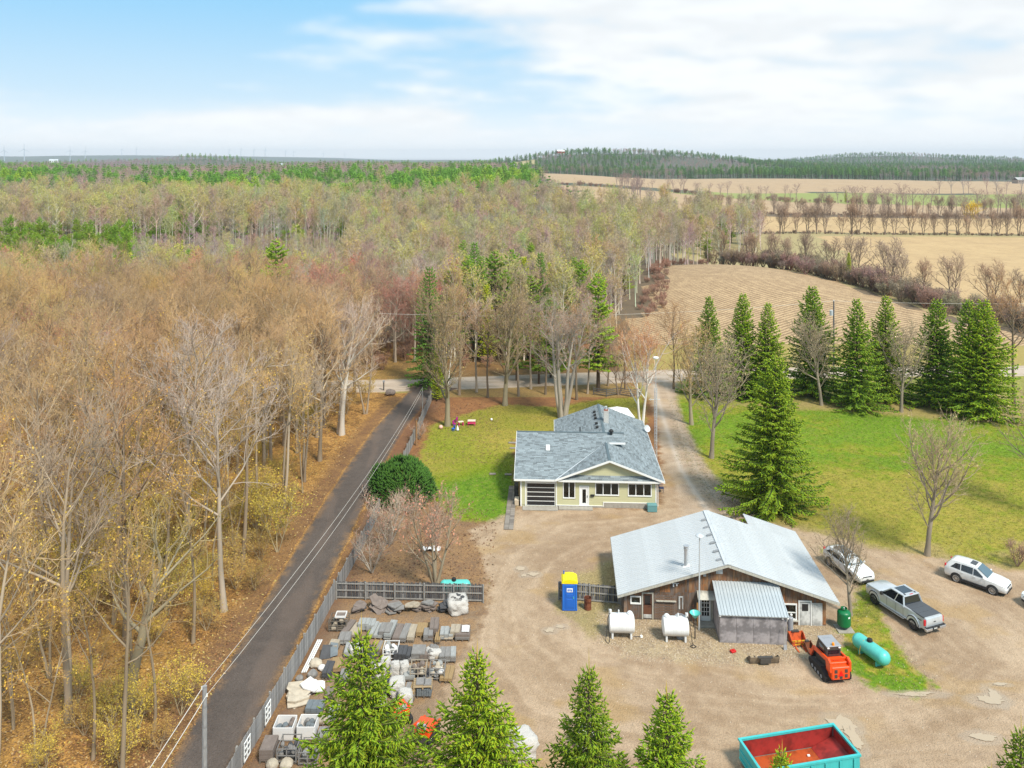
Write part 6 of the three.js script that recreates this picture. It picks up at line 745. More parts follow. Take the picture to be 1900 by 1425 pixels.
for (const [d, l] of [[49.3, 'white lattice window frame hung on the lane fence, farther one'], [46.3, 'white lattice window frame hung on the lane fence at the lower edge']]) { const x = lerp(-14.7, -15.6, (d - 55) / -9.5) + 0.16, w = thing('window_frame', l, 'window frame', [x, 0.35, -d], Math.PI / 2 - 0.09, 'window frames on the lane fence'); for (let k = 0; k < 3; k++) mesh('bar', bx(0.06, 1.1, 0.05, -0.4 + k * 0.4, 0.55, 0), MT.white, w); for (let k = 0; k < 4; k++) mesh('bar', bx(0.86, 0.05, 0.045, 0, 0.03 + k * 0.35, 0.003), MT.white, w); }

// ---------- tanks, toilet, barrels ----------
const TK = { white: mat([0.78, 0.79, 0.79], 0.4, { map: T.faint }), green: mat([0.010, 0.16, 0.055], 0.4, { map: T.faint }), turq: mat([0.13, 0.55, 0.49], 0.38, { map: T.faint }), blue: mat([0.025, 0.16, 0.58], 0.45, { map: T.faint }), blueD: mat([0.02, 0.12, 0.48], 0.45), yellow: mat([0.78, 0.66, 0.02], 0.45), rubber: mat([0.015, 0.015, 0.016], 0.8), rust: mat([0.17, 0.06, 0.03], 0.85, { map: T.rust }), orange: mat([0.75, 0.085, 0.02], 0.38, { clearcoat: 0.3 }), orangeOld: mat([0.52, 0.10, 0.03], 0.7, { map: T.rust }), yellowOld: mat([0.6, 0.36, 0.05], 0.7, { map: T.rust }), iron: mat([0.06, 0.055, 0.05], 0.6), mud: mat([0.24, 0.19, 0.135], 0.9, { map: T.stain }), grey: mat([0.30, 0.31, 0.33], 0.55) };
const capsule = (R, L, cap = 0.45, n = 22) => { const p = [[0, -L / 2]]; for (let k = 1; k <= 6; k++) { const a = k / 6 * Math.PI / 2; p.push([R * Math.sin(a), -L / 2 + R * cap * (1 - Math.cos(a))]); } for (let k = 6; k >= 1; k--) { const a = k / 6 * Math.PI / 2; p.push([R * Math.sin(a), L / 2 - R * cap * (1 - Math.cos(a))]); } p.push([0, L / 2]); return lathe(p, n); };
function fuelTank(label, px, py, flip) {
  const [x, z] = at(px, py), t = thing('fuel_tank', label, 'fuel tank', [x, 0, z], -0.04, 'white fuel tanks beside the barn'), s = flip ? -1 : 1;
  mesh('tank_body', capsule(0.66, 1.95, 0.2, 28).rotateZ(Math.PI / 2).translate(0, 0.98, 0), TK.white, t); for (const [a, b] of [[-0.68, -0.35], [0.68, -0.35], [-0.68, 0.35], [0.68, 0.35]]) mesh('leg', rb(0.14, 0.46, 0.14, 0.02, a, 0.23, b), TK.white, t);
  mesh('filler_cap', [cy(0.2, 0.2, 0.14, s * 0.62, 1.68, 0), cy(0.13, 0.13, 0.08, s * 0.62, 1.78, 0)], TK.white, t); mesh('vent', cy(0.05, 0.05, 0.3, -s * 0.2, 1.76, 0), TK.white, t); mesh('pump', [rb(0.2, 0.26, 0.2, 0.03, -s * 0.82, 1.8, 0), cy(0.06, 0.06, 0.3, -s * 0.82, 1.95, 0.1, 1.2)], TK.white, t);
  mesh('hose', tube(flip ? [[0.85, 1.75, 0.1], [1.0, 1.3, 0.25], [1.1, 0.5, 0.4], [1.15, 0.06, 0.65], [1.35, 0.04, 0.9], [1.1, 0.04, 1.05], [0.95, 0.05, 0.85], [1.2, 0.06, 0.75]] : [[-0.85, 1.75, 0.1], [-1.02, 1.4, 0.25], [-1.1, 0.5, 0.45], [-1.2, 0.06, 0.7], [-1.05, 0.04, 1.0], [-0.92, 0.1, 0.7], [-0.98, 0.9, 0.35], [-0.92, 1.5, 0.2]], 0.024, 60), TK.rubber, t); mesh('strap', tube([[s * 0.3, 1.6, 0.2], [s * 0.33, 1.2, 0.6], [s * 0.55, 0.7, 0.5]], 0.008, 20, 4), TK.iron, t);
  return t;
}
fuelTank('white fuel tank nearest the blue toilet with a looped black hose', 1153, 1180, false); fuelTank('white fuel tank in front of the twelve pane door with a coiled black hose', 1253, 1186, true);
{ const [x, z] = at(1287, 1160), f = thing('funnel', 'turquoise plastic funnel bucket behind the fuel tank', 'funnel', [13.4, 0, -58.4]); mesh('bowl', lathe([[0.05, 0.75], [0.12, 0.8], [0.38, 1.15], [0.4, 1.16], [0.36, 1.13], [0.1, 0.84], [0, 0.8]]).translate(0, 0.75, 0), TK.turq, f); mesh('spout', cy(0.03, 0.05, 1.55, 0, 0.78, 0), TK.iron, f); const b = thing('waste_bin', 'dark grey open bin behind the second fuel tank', 'bin', [12.35, 0, -58.55]); mesh('bin_body', lathe([[0.28, 0], [0.36, 1.5], [0.39, 1.5], [0.39, 1.56], [0.34, 1.56], [0.3, 0.8], [0, 0.75]]), TK.grey, b); mesh('handle', tube([[-0.3, 1.5, 0.1], [0, 1.75, 0.1], [0.3, 1.5, 0.1]], 0.015, 12), TK.iron, b); }
{ const [x, z] = at(1057.5, 1133), t = thing('portable_toilet', 'blue portable toilet with a yellow rounded roof', 'toilet', [x, 0, z - 0.55], -0.03);
  mesh('cabin', [rb(1.14, 2.08, 1.14, 0.05, 0, 1.12, 0), bx(1.16, 0.06, 1.16, 0, 0.1, 0), ...[-0.5, 0.5].map((q) => rb(0.1, 2.0, 0.08, 0.02, q, 1.1, 0.57))], TK.blue, t); mesh('base', rb(1.18, 0.14, 1.18, 0.03, 0, 0.07, 0), TK.blueD, t);
  mesh('roof', prism([[-0.6, 0], [-0.6, 0.1], [-0.5, 0.2], [-0.3, 0.28], [0, 0.31], [0.3, 0.28], [0.5, 0.2], [0.6, 0.1], [0.6, 0]], 1.16, 0.02).translate(0, 2.1, -0.58), TK.yellow, t);
  const d = mesh('door', [rb(0.74, 1.82, 0.05, 0.02, 0, 1.08, 0.585), rb(0.5, 0.62, 0.04, 0.03, 0, 0.62, 0.61), rb(0.5, 0.3, 0.04, 0.03, 0, 1.18, 0.61)], TK.blueD, t); mesh('handle', bx(0.04, 0.16, 0.06, 0.3, 1.05, 0.63), TK.turq, d); mesh('sign', bx(0.46, 0.3, 0.012, 0, 1.62, 0.62), MT.white, d); mesh('sign_mark', [bx(0.34, 0.05, 0.012, 0, 1.66, 0.628), bx(0.06, 0.16, 0.012, -0.14, 1.6, 0.6285), bx(0.06, 0.16, 0.012, 0.14, 1.6, 0.6285), bx(0.2, 0.04, 0.012, 0, 1.58, 0.6282)], TK.blueD, d); mesh('vent_pipe', cy(0.05, 0.05, 0.4, -0.42, 2.4, -0.42), TK.blueD, t); }
{ const [x, z] = at(1090.5, 1130), b = thing('barrel', 'rusty steel burn barrel beside the blue toilet', 'barrel', [x, 0, z]); mesh('drum', [lathe([[0.27, 0], [0.28, 0.02], [0.275, 0.28], [0.29, 0.3], [0.275, 0.32], [0.275, 0.58], [0.29, 0.6], [0.275, 0.62], [0.28, 0.9], [0.25, 0.9], [0.25, 0.1], [0, 0.08]])], TK.rust, b); mesh('rim', new THREE.TorusGeometry(0.28, 0.018, 6, 24).rotateX(Math.PI / 2).translate(0, 0.9, 0), TK.rust, b); }
{ const [x, z] = at(1566, 1168), g = thing('propane_tank', 'upright green propane tank on a concrete pad beside the barn', 'gas tank', [x, 0, z]); mesh('pad', rb(1.2, 0.1, 1.1, 0.02, 0, 0.05, 0), MT.concrete, g); mesh('tank_body', capsule(0.48, 1.3, 0.5).translate(0, 0.85, 0), TK.green, g); mesh('collar', lathe([[0.2, 1.42], [0.22, 1.62], [0.24, 1.62], [0.22, 1.42]]), TK.green, g); mesh('valve', cy(0.05, 0.05, 0.2, 0, 1.55, 0), MT.galv, g); mesh('label_plate', bx(0.16, 0.12, 0.01, 0.2, 1.1, 0.44, 0, 0.4), MT.white, g); }
function lyingTank(label, x, d, turn, L, R) { const t = thing('propane_tank', label, 'gas tank', [x, 0, -d], turn); mesh('tank_body', capsule(R, L, 0.85).rotateZ(Math.PI / 2).translate(0, R + 0.22, 0), TK.turq, t); mesh('valve_dome', [cy(0.17, 0.2, 0.2, -0.1, 2 * R + 0.26, 0), sp(0.18, -0.1, 2 * R + 0.34, 0, 1, 0.5, 1)], TK.rubber, t); for (const s of [-1, 1]) mesh('foot', [rb(0.12, 0.3, 0.7 * R * 2, 0.02, s * L * 0.25, 0.15, 0)], TK.turq, t); mesh('gas_pipe', tube([[-0.3, 2 * R + 0.2, 0.05], [-0.42, 2 * R + 0.1, R * 0.6], [-0.45, R, R + 0.08], [-0.42, 0.2, R + 0.1]], 0.02, 20), TK.yellowOld, t); return t; }
lyingTank('turquoise lying propane tank on the grass strip near the orange loader', 25.2, 56.0, -1.19, 3.0, 0.5);
lyingTank('turquoise lying propane tank behind the back fence of the stone yard', -4.6, 64.55, 0.02, 2.5, 0.42);
{ const [x, z] = at(1470, 1168), c = thing('gas_cylinder', 'grey welding gas cylinder beside the plywood lean-to', 'cylinder', [20.45, 0, -58.6]); mesh('cylinder_body', capsule(0.2, 1.5, 0.6).translate(0, 0.78, 0), TK.grey, c); mesh('valve', [cy(0.04, 0.05, 0.2, 0, 1.6, 0), sp(0.09, 0.05, 1.66, 0.05, 1, 1, 1)], MT.white, c); }
{ const s = thing('shovel', 'long handled shovel leaning on the plywood lean-to', 'shovel', [19.55, 0, -57.35]); mesh('handle', bar([0, 0.25, 0.25], [0, 1.5, 0.0], 0.022), BM.frame, s); mesh('blade', rb(0.24, 0.34, 0.03, 0.012, 0, 0.16, 0.28, -0.25), TK.grey, s); const p = thing('timber_post', 'orange brown timber leaning beside the twelve pane door', 'timber', [14.0, 0, -60.05], 0.1); mesh('timber_length', bx(0.16, 1.7, 0.05, 0, 0.85, 0, -0.08), mat([0.42, 0.22, 0.08], 0.8, { map: T.wood }), p); mesh('timber_length', bx(0.05, 1.6, 0.04, -0.35, 0.8, 0, -0.08), BM.brown, p); }
{ const [x, z] = at(1360, 1210), c = thing('jerry_can', 'small red can lying on the gravel below the lean-to', 'can', [x, 0, z], 0.4); mesh('can_body', rb(0.4, 0.14, 0.3, 0.04, 0, 0.08, 0), mat([0.5, 0.02, 0.02], 0.45), c); mesh('handle', rb(0.16, 0.05, 0.05, 0.02, 0.05, 0.17, 0), mat([0.5, 0.02, 0.02], 0.45), c); }
// loader buckets on the gravel
function bucket(label, x, z, turn, w, m, scale = 1) { const b = thing('loader_bucket', label, 'bucket', [x, 0, z], turn); mesh('shell', [slab([[-w / 2, 0.03, 0.5], [w / 2, 0.03, 0.5], [w / 2, 0.05, -0.2], [-w / 2, 0.05, -0.2]], 0.03), slab([[-w / 2, 0.05, -0.2], [w / 2, 0.05, -0.2], [w / 2, 0.55, -0.35], [-w / 2, 0.55, -0.35]], 0.03)], m, b); for (const s of [-1, 1]) mesh('side_plate', slab(s > 0 ? [[w / 2, 0.02, 0.5], [w / 2, 0.02, -0.2], [w / 2, 0.58, -0.36], [w / 2, 0.5, -0.05]] : [[-w / 2, 0.02, 0.5], [-w / 2, 0.5, -0.05], [-w / 2, 0.58, -0.36], [-w / 2, 0.02, -0.2]], 0.04), m, b); mesh('coupler', [rb(w * 0.36, 0.34, 0.12, 0.02, 0, 0.32, -0.42), bx(w * 0.5, 0.08, 0.2, 0, 0.55, -0.38)], TK.iron, b); for (let k = 0; k < 5; k++) mesh('tooth', bx(0.07, 0.03, 0.14, -w * 0.4 + k * w * 0.2, 0.035, 0.55), TK.iron, b); b.scale.setScalar(scale); return b; }
bucket('mud covered loader bucket lying left of the orange loader', 17.55, -55.7, Math.PI + 0.04, 2.05, TK.mud);
bucket('rusty orange digging bucket standing beside the plywood lean-to', 20.75, -58.0, 0.1, 1.05, TK.orangeOld, 1.05);
bucket('small rusty bucket in front of the orange digging bucket', 21.25, -57.0, 0.15, 0.6, TK.rust, 0.9);
{ const f = thing('pallet_fork', 'yellow and orange pallet fork frame on the gravel by the lean-to', 'fork frame', [20.8, 0, -57.6], 0.1); mesh('frame_bar', [bx(1.1, 0.1, 0.08, 0, 0.3, 0), bx(1.1, 0.08, 0.08, 0, 0.06, 0)], TK.yellowOld, f); for (const s of [-0.45, 0.1, 0.5]) mesh('tine', [bx(0.1, 0.35, 0.05, s, 0.18, 0.03), bx(0.1, 0.04, 0.8, s, 0.03, 0.42)], TK.orangeOld, f); }

// ---------- stone yard: pallets, bags, slabs, crates ----------
const ST = { grey: mat([0.285, 0.27, 0.255], 0.9, { map: T.mottle, bumpMap: T.bump, bumpScale: 0.008 }), dark: mat([0.085, 0.085, 0.09], 0.85, { map: T.mottle }), blue: mat([0.19, 0.215, 0.23], 0.85, { map: T.mottle }), brown: mat([0.235, 0.19, 0.165], 0.9, { map: T.mottle }), beige: mat([0.46, 0.39, 0.30], 0.9, { map: T.mottle }), cream: mat([0.60, 0.52, 0.41], 0.9, { map: T.mottle }), white: mat([0.68, 0.66, 0.64], 0.75), pale: mat([0.40, 0.405, 0.39], 0.85, { map: T.mottle }), tan: mat([0.42, 0.29, 0.15], 0.85, { map: T.wood }), pallet: mat([0.46, 0.34, 0.20], 0.9, { map: T.wood }), palletOld: mat([0.20, 0.165, 0.13], 0.95, { map: T.wood }), bag: mat([0.50, 0.475, 0.44], 0.85, { bumpMap: T.bump, bumpScale: 0.03 }) };
function palletParts(t, w, d, m = ST.palletOld) { for (let k = 0; k < 5; k++) brick3('pallet_slat', m, t, w, 0.025, d / 6.5, 0, 0.13, -d / 2 + d / 10 + k * d / 5); for (let k = 0; k < 3; k++) brick3('pallet_bearer', m, t, 0.09, 0.1, d, -w / 2 + 0.06 + k * (w - 0.12) / 2, 0.06, 0); }
let ys = 0;
const yardAt = (px, py) => { const [x, z] = at(px, py); return [x, ground(x, -z), z]; };
function slabStack(label, px, py, w, d, layers, m, o = {}) { const r = rng(200 + ys++), t = thing('slab_pallet', label, 'stone pallet', yardAt(px, py), (o.turn ?? 0) + (r() - 0.5) * 0.08, 'stone pallets in the yard'); palletParts(t, w, d, o.pm); const across = o.across ?? 1, h = o.h ?? 0.09; for (let l = 0; l < layers; l++) for (let k = 0; k < across; k++) { if (l === layers - 1 && o.part && k >= o.part) continue; brick3('slab', o.mix ? o.mix[Math.floor(r() * o.mix.length)] : m, t, w / across - 0.015, h - 0.008, d * (0.94 + 0.05 * r()), -w / 2 + w * (k + 0.5) / across, 0.15 + h * (l + 0.5), (r() - 0.5) * 0.04, (r() - 0.5) * 0.03); } return t; }
function rock(r, s, fl = 1) { const g = new THREE.IcosahedronGeometry(s, 1), p = g.attributes.position, k = r() * 50; for (let i = 0; i < p.count; i++) { const x = p.getX(i), y = p.getY(i), z = p.getZ(i), f = 0.75 + 0.5 * fbm(x / s * 1.1 + k, (y + z) / s * 1.1 + k, 2); p.setXYZ(i, x * f, y * f * fl, z * f); } g.computeVertexNormals(); return toCreasedNormals(g, 0.5); }
function flagHeap(label, px, py, w, n, m, o = {}) { const r = rng(300 + ys++), t = thing('flagstone_heap', label, 'stone heap', yardAt(px, py), o.turn ?? r() * 0.6 - 0.3, 'flagstone heaps in the yard'); for (let k = 0; k < n; k++) { const pts = [], q = 5 + Math.floor(r() * 3); for (let i = 0; i < q; i++) { const a = (i + r() * 0.7) / q * TAU, s = w * (0.35 + 0.25 * r()); pts.push([Math.cos(a) * s, Math.sin(a) * s * 0.75]); } const s = mesh('flagstone', prism(pts, 0.05 + 0.05 * r(), 0.012).rotateX(-Math.PI / 2), Array.isArray(m) ? m[Math.floor(r() * m.length)] : m, t); s.position.set((r() - 0.5) * w * 0.5, 0.05 + k * 0.1, (r() - 0.5) * w * 0.3); s.rotation.set(o.steep ? 0.5 + r() * 0.3 : (r() - 0.3) * 0.35, r() * 3, (r() - 0.5) * 0.35); } return t; }
function bulkBag(label, px, py, w, h, fill) { const r = rng(400 + ys++), t = thing('bulk_bag', label, 'bulk bag', yardAt(px, py), r() * 0.4, 'bulk bags in the yard'); const g = new THREE.SphereGeometry(1, 26, 18), p = g.attributes.position, k = r() * 40; for (let i = 0; i < p.count; i++) { let x = p.getX(i), y = p.getY(i), z = p.getZ(i); const q = Math.pow(Math.pow(Math.abs(x), 7) + Math.pow(Math.abs(y), 7) + Math.pow(Math.abs(z), 7), -1 / 7), f = 1 + (fbm(x * 3.1 + k, (y + z) * 3.1, 3) - 0.5) * 0.5; p.setXYZ(i, x * q * f * w / 2, (y * q * (0.92 + 0.16 * f) + 1) * h / 2, z * q * f * w / 2); } g.computeVertexNormals(); mesh('bag', g, ST.bag, t); if (fill) for (let k2 = 0; k2 < 9; k2++) { const s = mesh('stone', rock(r, 0.13 + 0.06 * r()), k2 % 3 ? fill : ST.grey, t); s.position.set((r() - 0.5) * w * 0.6, h * 0.96, (r() - 0.5) * w * 0.6); } mesh('lifting_loop', tube([[-w * 0.35, h * 0.9, w * 0.3], [-w * 0.2, h * 1.18, w * 0.35], [0, h * 0.92, w * 0.38]], 0.018, 12), ST.bag, t); return t; }
function crate(label, px, py, w, h, d, m, fill, o = {}) { const r = rng(500 + ys++), t = thing('stone_crate', label, 'crate', yardAt(px, py), o.turn ?? 0, 'crates of stone'); palletParts(t, w, d); const f = o.solid ? 0.05 : 0.06; if (o.solid) { mesh('crate_side', rb(w, h, 0.05, 0.015, 0, h / 2 + 0.12, d / 2), m, t); mesh('crate_side', rb(w, h, 0.05, 0.015, 0, h / 2 + 0.12, -d / 2), m, t); mesh('crate_side', rb(0.05, h, d, 0.015, w / 2, h / 2 + 0.12, 0), m, t); mesh('crate_side', rb(0.05, h, d, 0.015, -w / 2, h / 2 + 0.12, 0), m, t); } else { for (const [x, z] of [[-1, -1], [1, -1], [-1, 1], [1, 1]]) brick3('crate_post', m, t, f, h, f, x * w / 2, h / 2 + 0.12, z * d / 2); for (const y of [0.06, 0.5, 0.97]) { for (const s of [-1, 1]) { brick3('crate_rail', m, t, w, f * 0.8, f * 0.6, 0, 0.12 + h * y, s * d / 2); brick3('crate_rail', m, t, f * 0.6, f * 0.8, d, s * w / 2, 0.12 + h * y, 0); } } brick3('crate_rail', m, t, f, h, f * 0.6, 0, h / 2 + 0.12, d / 2); } const n = o.n ?? 16; for (let k = 0; k < n; k++) { const s = mesh('stone', rock(r, 0.12 + 0.09 * r()), Array.isArray(fill) ? fill[Math.floor(r() * fill.length)] : fill, t); s.position.set((r() - 0.5) * (w - 0.3), (0.25 + (k / n) * 0.75) * h + (o.solid ? 0 : 0.08), (r() - 0.5) * (d - 0.3)); } return t; }
// along the back fence
flagHeap('dark brown flagstone heap by the corner of the back fence', 668, 1134, 1.15, 5, [ST.brown, ST.dark]); flagHeap('steeply tilted brown slate heap against the back fence', 700, 1133, 1.2, 7, [ST.brown, ST.dark], { steep: true }); flagHeap('grey flagstone heap under the back fence, third from the corner', 733, 1134, 1.35, 5, [ST.grey, ST.brown]); flagHeap('beige topped flagstone heap in the middle of the back fence', 768, 1133, 1.2, 5, [ST.brown, ST.beige, ST.grey]); flagHeap('low grey rubble flagstone heap beside the black slates', 796, 1133, 1.05, 6, [ST.grey, ST.brown]); flagHeap('black slate heap beside the open white bag', 824, 1134, 0.95, 6, ST.dark);
bulkBag('open white bulk bag of dark stones at the end of the back fence', 849, 1134, 1.5, 1.05, ST.dark);
// second row
crate('old crate with a white tray on top by the lane fence', 629, 1164, 1.3, 0.7, 1.1, ST.palletOld, [ST.beige, ST.brown], { n: 10 }); slabStack('brown long slab stack beside the old crate', 646, 1172, 0.5, 1.9, 3, ST.brown, { turn: -0.25 }); slabStack('pale slab pallet half hidden by the tallest spruce', 661, 1174, 0.7, 1.6, 2, ST.beige, { turn: -0.2 });
slabStack('white grey block pallet behind the tallest spruce', 689, 1166, 0.6, 1.0, 4, ST.pale, { across: 2 }); slabStack('pale slabs on a yellow wooden pallet in the second row', 702, 1175, 0.95, 1.7, 3, ST.pale, { pm: ST.pallet, across: 3, part: 1, turn: -0.15 }); slabStack('pale blue long slab stack in the second row', 725, 1176, 0.52, 1.9, 4, ST.pale, { turn: -0.12 }); slabStack('brown long slab stack right of the pale blue one', 739, 1180, 0.52, 1.9, 3, ST.brown, { turn: -0.12 }); slabStack('speckled grey long slab stack between brown and beige ones', 752, 1180, 0.5, 1.9, 3, ST.grey, { turn: -0.08 }); slabStack('beige long slab stack in the second row', 765, 1180, 0.52, 1.8, 3, ST.beige, { turn: -0.06 }); slabStack('tan timber like slab stack on a pallet', 783, 1174, 0.75, 1.3, 3, ST.tan, { pm: ST.pallet }); slabStack('dark grey kerb stack with a black block in front', 806, 1170, 0.65, 1.5, 5, ST.brown, { across: 2 }); slabStack('orange brown board stack in the second row', 813, 1186, 0.4, 1.3, 2, ST.tan, { across: 3 }); slabStack('pallet of mixed grey blocks topped with cream blocks', 829, 1182, 0.95, 1.1, 4, ST.grey, { across: 3, mix: [ST.grey, ST.cream, ST.pale], part: 2 }); slabStack('wide grey slab pallet with a white sheet at the row end', 859, 1181, 1.05, 1.3, 4, ST.grey, { mix: [ST.grey, ST.brown] });
{ const s = thing('plastic_sheet', 'crumpled white plastic sheet on the row end slab pallet', 'sheet', [yardAt(864, 1181)[0], 0.55, yardAt(864, 1181)[2]]); const g = new THREE.PlaneGeometry(0.55, 0.8, 12, 12).rotateX(-Math.PI / 2), p = g.attributes.position; for (let i = 0; i < p.count; i++) p.setY(i, 0.1 * fbm(p.getX(i) * 5, p.getZ(i) * 5, 3)); g.computeVertexNormals(); const a = mesh('sheet', g, ST.white, s); const tr = thing('tray', 'white plastic tray of brown stones on the old crate', 'tray', [yardAt(633, 1164)[0], 0.9, yardAt(633, 1164)[2]]); mesh('tray_rim', [bx(0.8, 0.14, 0.06, 0, 0.07, 0.34), bx(0.8, 0.14, 0.06, 0, 0.07, -0.34), bx(0.06, 0.14, 0.64, 0.37, 0.07, 0), bx(0.06, 0.14, 0.64, -0.37, 0.07, 0)], ST.white, tr); mesh('tray_base', bx(0.7, 0.05, 0.62, 0, 0.026, 0), ST.brown, tr); }
// third row
bulkBag('white wrapped bag behind the tallest spruce in the third row', 661, 1212, 1.0, 0.6); slabStack('pale slab pallet left of the white wrapped bag', 648, 1212, 0.6, 1.2, 3, ST.pale); crate('white wire crate of pale blocks in the third row', 726, 1218, 1.0, 0.7, 1.0, ST.white, [ST.pale, ST.white], { n: 14 }); slabStack('pallet of black pavers in the third row', 748, 1221, 1.15, 1.1, 5, ST.dark, { across: 4, part: 3 }); slabStack('square grey slab pallet in the third row', 777, 1220, 0.95, 1.1, 5, ST.grey); bulkBag('open bag with grey blocks in the third row', 804, 1220, 1.0, 0.6, ST.grey); slabStack('ribbed grey slab pallet at the end of the third row', 831, 1222, 1.15, 1.2, 4, ST.grey, { across: 3, mix: [ST.grey, ST.pale] });
// fourth and fifth rows
bulkBag('tan folded sacks pile beside the tallest spruce', 703, 1256, 0.8, 0.75); bulkBag('grey wrapped bag, nearer the tallest spruce of a pair', 733, 1252, 0.65, 0.85); bulkBag('pale wrapped bag, right one of a pair', 750, 1252, 0.65, 0.85); bulkBag('brown based tied sack in the fourth row', 716, 1246, 0.7, 0.9); crate('wooden crate of tan boulders in the fourth row', 777, 1256, 1.05, 0.75, 0.95, ST.beige, [ST.beige, ST.brown, ST.cream], { n: 14 }); crate('grey wire crate of white stones in the fourth row', 812, 1256, 1.0, 0.75, 0.95, ST.grey, [ST.white, ST.cream, ST.pale], { n: 20 });
bulkBag('square white bulk bag in the last row', 737, 1288, 1.0, 0.95); { slabStack('blue grey paver pallet in the last row', 788, 1288, 0.95, 0.9, 5, ST.blue, { across: 6 }); const p = thing('wooden_pallet', 'fresh yellow pallet with grey slabs on top of the blue pavers', 'pallet', [yardAt(785, 1288)[0], 0.62, yardAt(785, 1288)[2]], 0.05); palletParts(p, 1.25, 1.0, ST.pallet); brick3('slab', ST.grey, p, 0.6, 0.06, 0.7, -0.15, 0.17, -0.1); brick3('slab', ST.grey, p, 0.5, 0.06, 0.65, 0.3, 0.17, 0.0); }
// by the lane fence
{ const t = thing('slate_slab', 'large dark slate slabs leaning by the lane fence', 'slab', yardAt(606, 1222), 0.3, 'leaning slabs'); mesh('slab', prism([[-0.5, 0], [0.3, -0.05], [0.45, 0.8], [-0.2, 0.9]], 0.06, 0.01).rotateX(-0.9), ST.dark, t); mesh('slab', prism([[0, 0], [0.5, 0.05], [0.6, 0.85], [0.1, 1.0]], 0.05, 0.01).rotateX(-1.0).translate(0.25, 0.06, 0.05), ST.blue, t); }
{ const r = rng(71); for (const [px, py, s, m, l] of [[586, 1236, 0.42, ST.cream, 'large cream boulder by the lane fence'], [597, 1243, 0.3, ST.white, 'white rounded boulder beside the cream boulder'], [580, 1256, 0.36, ST.grey, 'grey boulder block below the cream boulder'], [556, 1262, 0.25, ST.grey, 'small grey boulder against the lane fence'], [505, 1424, 0.35, ST.cream, 'cream boulder at the lower edge by the crates'], [532, 1424, 0.38, ST.cream, 'second cream boulder at the lower edge by the crates']]) { const [x, y, z] = yardAt(px, py), o = mesh('boulder', rock(r, s, 0.75), m); o.position.set(x, y + s * 0.5, z); tag(o, l, 'boulder'); } }
flagHeap('heap of huge beige flat stones by the lane fence', 553, 1296, 1.9, 4, ST.cream, { turn: 0.7 }); flagHeap('heap of white flat stones beside the huge beige ones', 580, 1282, 1.3, 5, ST.white, { turn: 0.4 }); slabStack('blue grey slate paver pallet near the lane fence', 585, 1318, 1.1, 0.9, 3, ST.blue, { across: 3 });
crate('white plastic crate of stones nearest the lane fence', 529, 1364, 1.15, 0.75, 1.1, ST.white, [ST.brown, ST.blue], { solid: 1, n: 16 }); crate('white plastic crate of stones second from the lane fence', 571, 1362, 1.05, 0.75, 1.1, ST.white, [ST.blue, ST.grey], { solid: 1, n: 14 }); slabStack('tall grey slab stack at the lower edge by the fence', 499, 1402, 0.8, 1.3, 7, ST.brown); crate('grey slatted crate of stone strips at the lower edge', 537, 1405, 1.1, 0.8, 1.2, ST.grey, [ST.grey, ST.dark], { n: 16 }); crate('grey crate partly under the tallest spruce at the lower edge', 575, 1408, 1.0, 0.7, 1.2, ST.grey, [ST.pale, ST.brown], { n: 14 });
{ const a = yardAt(590, 1195), b = yardAt(560, 1250); for (const k of [0, 1, 2]) { const p = mesh('white_pipe', bar([a[0] + k * 0.14, 0.3, a[2]], [b[0] + k * 0.14, 0.08 + 0.02 * k, b[2]], 0.05, 8), MT.white); tag(p, ['white pipe leaning closest to the lane fence', 'middle white pipe leaning along the lane fence', 'white pipe leaning farthest from the lane fence'][k], 'pipe', 'pipes by the lane fence'); } }
// more small pallets filling the rows
{ const r = rng(88), ms = [[ST.grey, 'grey'], [ST.brown, 'brown'], [ST.beige, 'beige'], [ST.pale, 'pale blue'], [ST.dark, 'dark'], [ST.tan, 'tan']], spots = [[716, 1178], [795, 1184], [845, 1180], [676, 1166], [690, 1222], [705, 1212], [764, 1224], [790, 1222], [817, 1222], [760, 1256], [795, 1258], [830, 1256], [675, 1250], [690, 1252], [620, 1205], [640, 1190], [610, 1250], [625, 1240], [640, 1262], [612, 1290], [600, 1340], [620, 1330], [712, 1286], [762, 1292], [600, 1372]]; const row = (y) => y < 1190 ? 'second' : y < 1230 ? 'third' : y < 1265 ? 'fourth' : 'front';
  spots.forEach(([a, b], i) => { const [m, n] = ms[i % 6]; slabStack('small ' + n + ' stone pallet in the ' + row(b) + ' row, ' + ['beside taller stacks', 'between its neighbours', 'near a spruce branch', 'by the aisle', 'toward the fence'][i % 5], a, b, 0.5 + 0.35 * r(), 0.7 + 0.8 * r(), 2 + Math.floor(r() * 4), m, { across: 1 + Math.floor(r() * 3), turn: (r() - 0.5) * 0.3, mix: r() < 0.4 ? [m, ST.grey] : undefined }); }); }
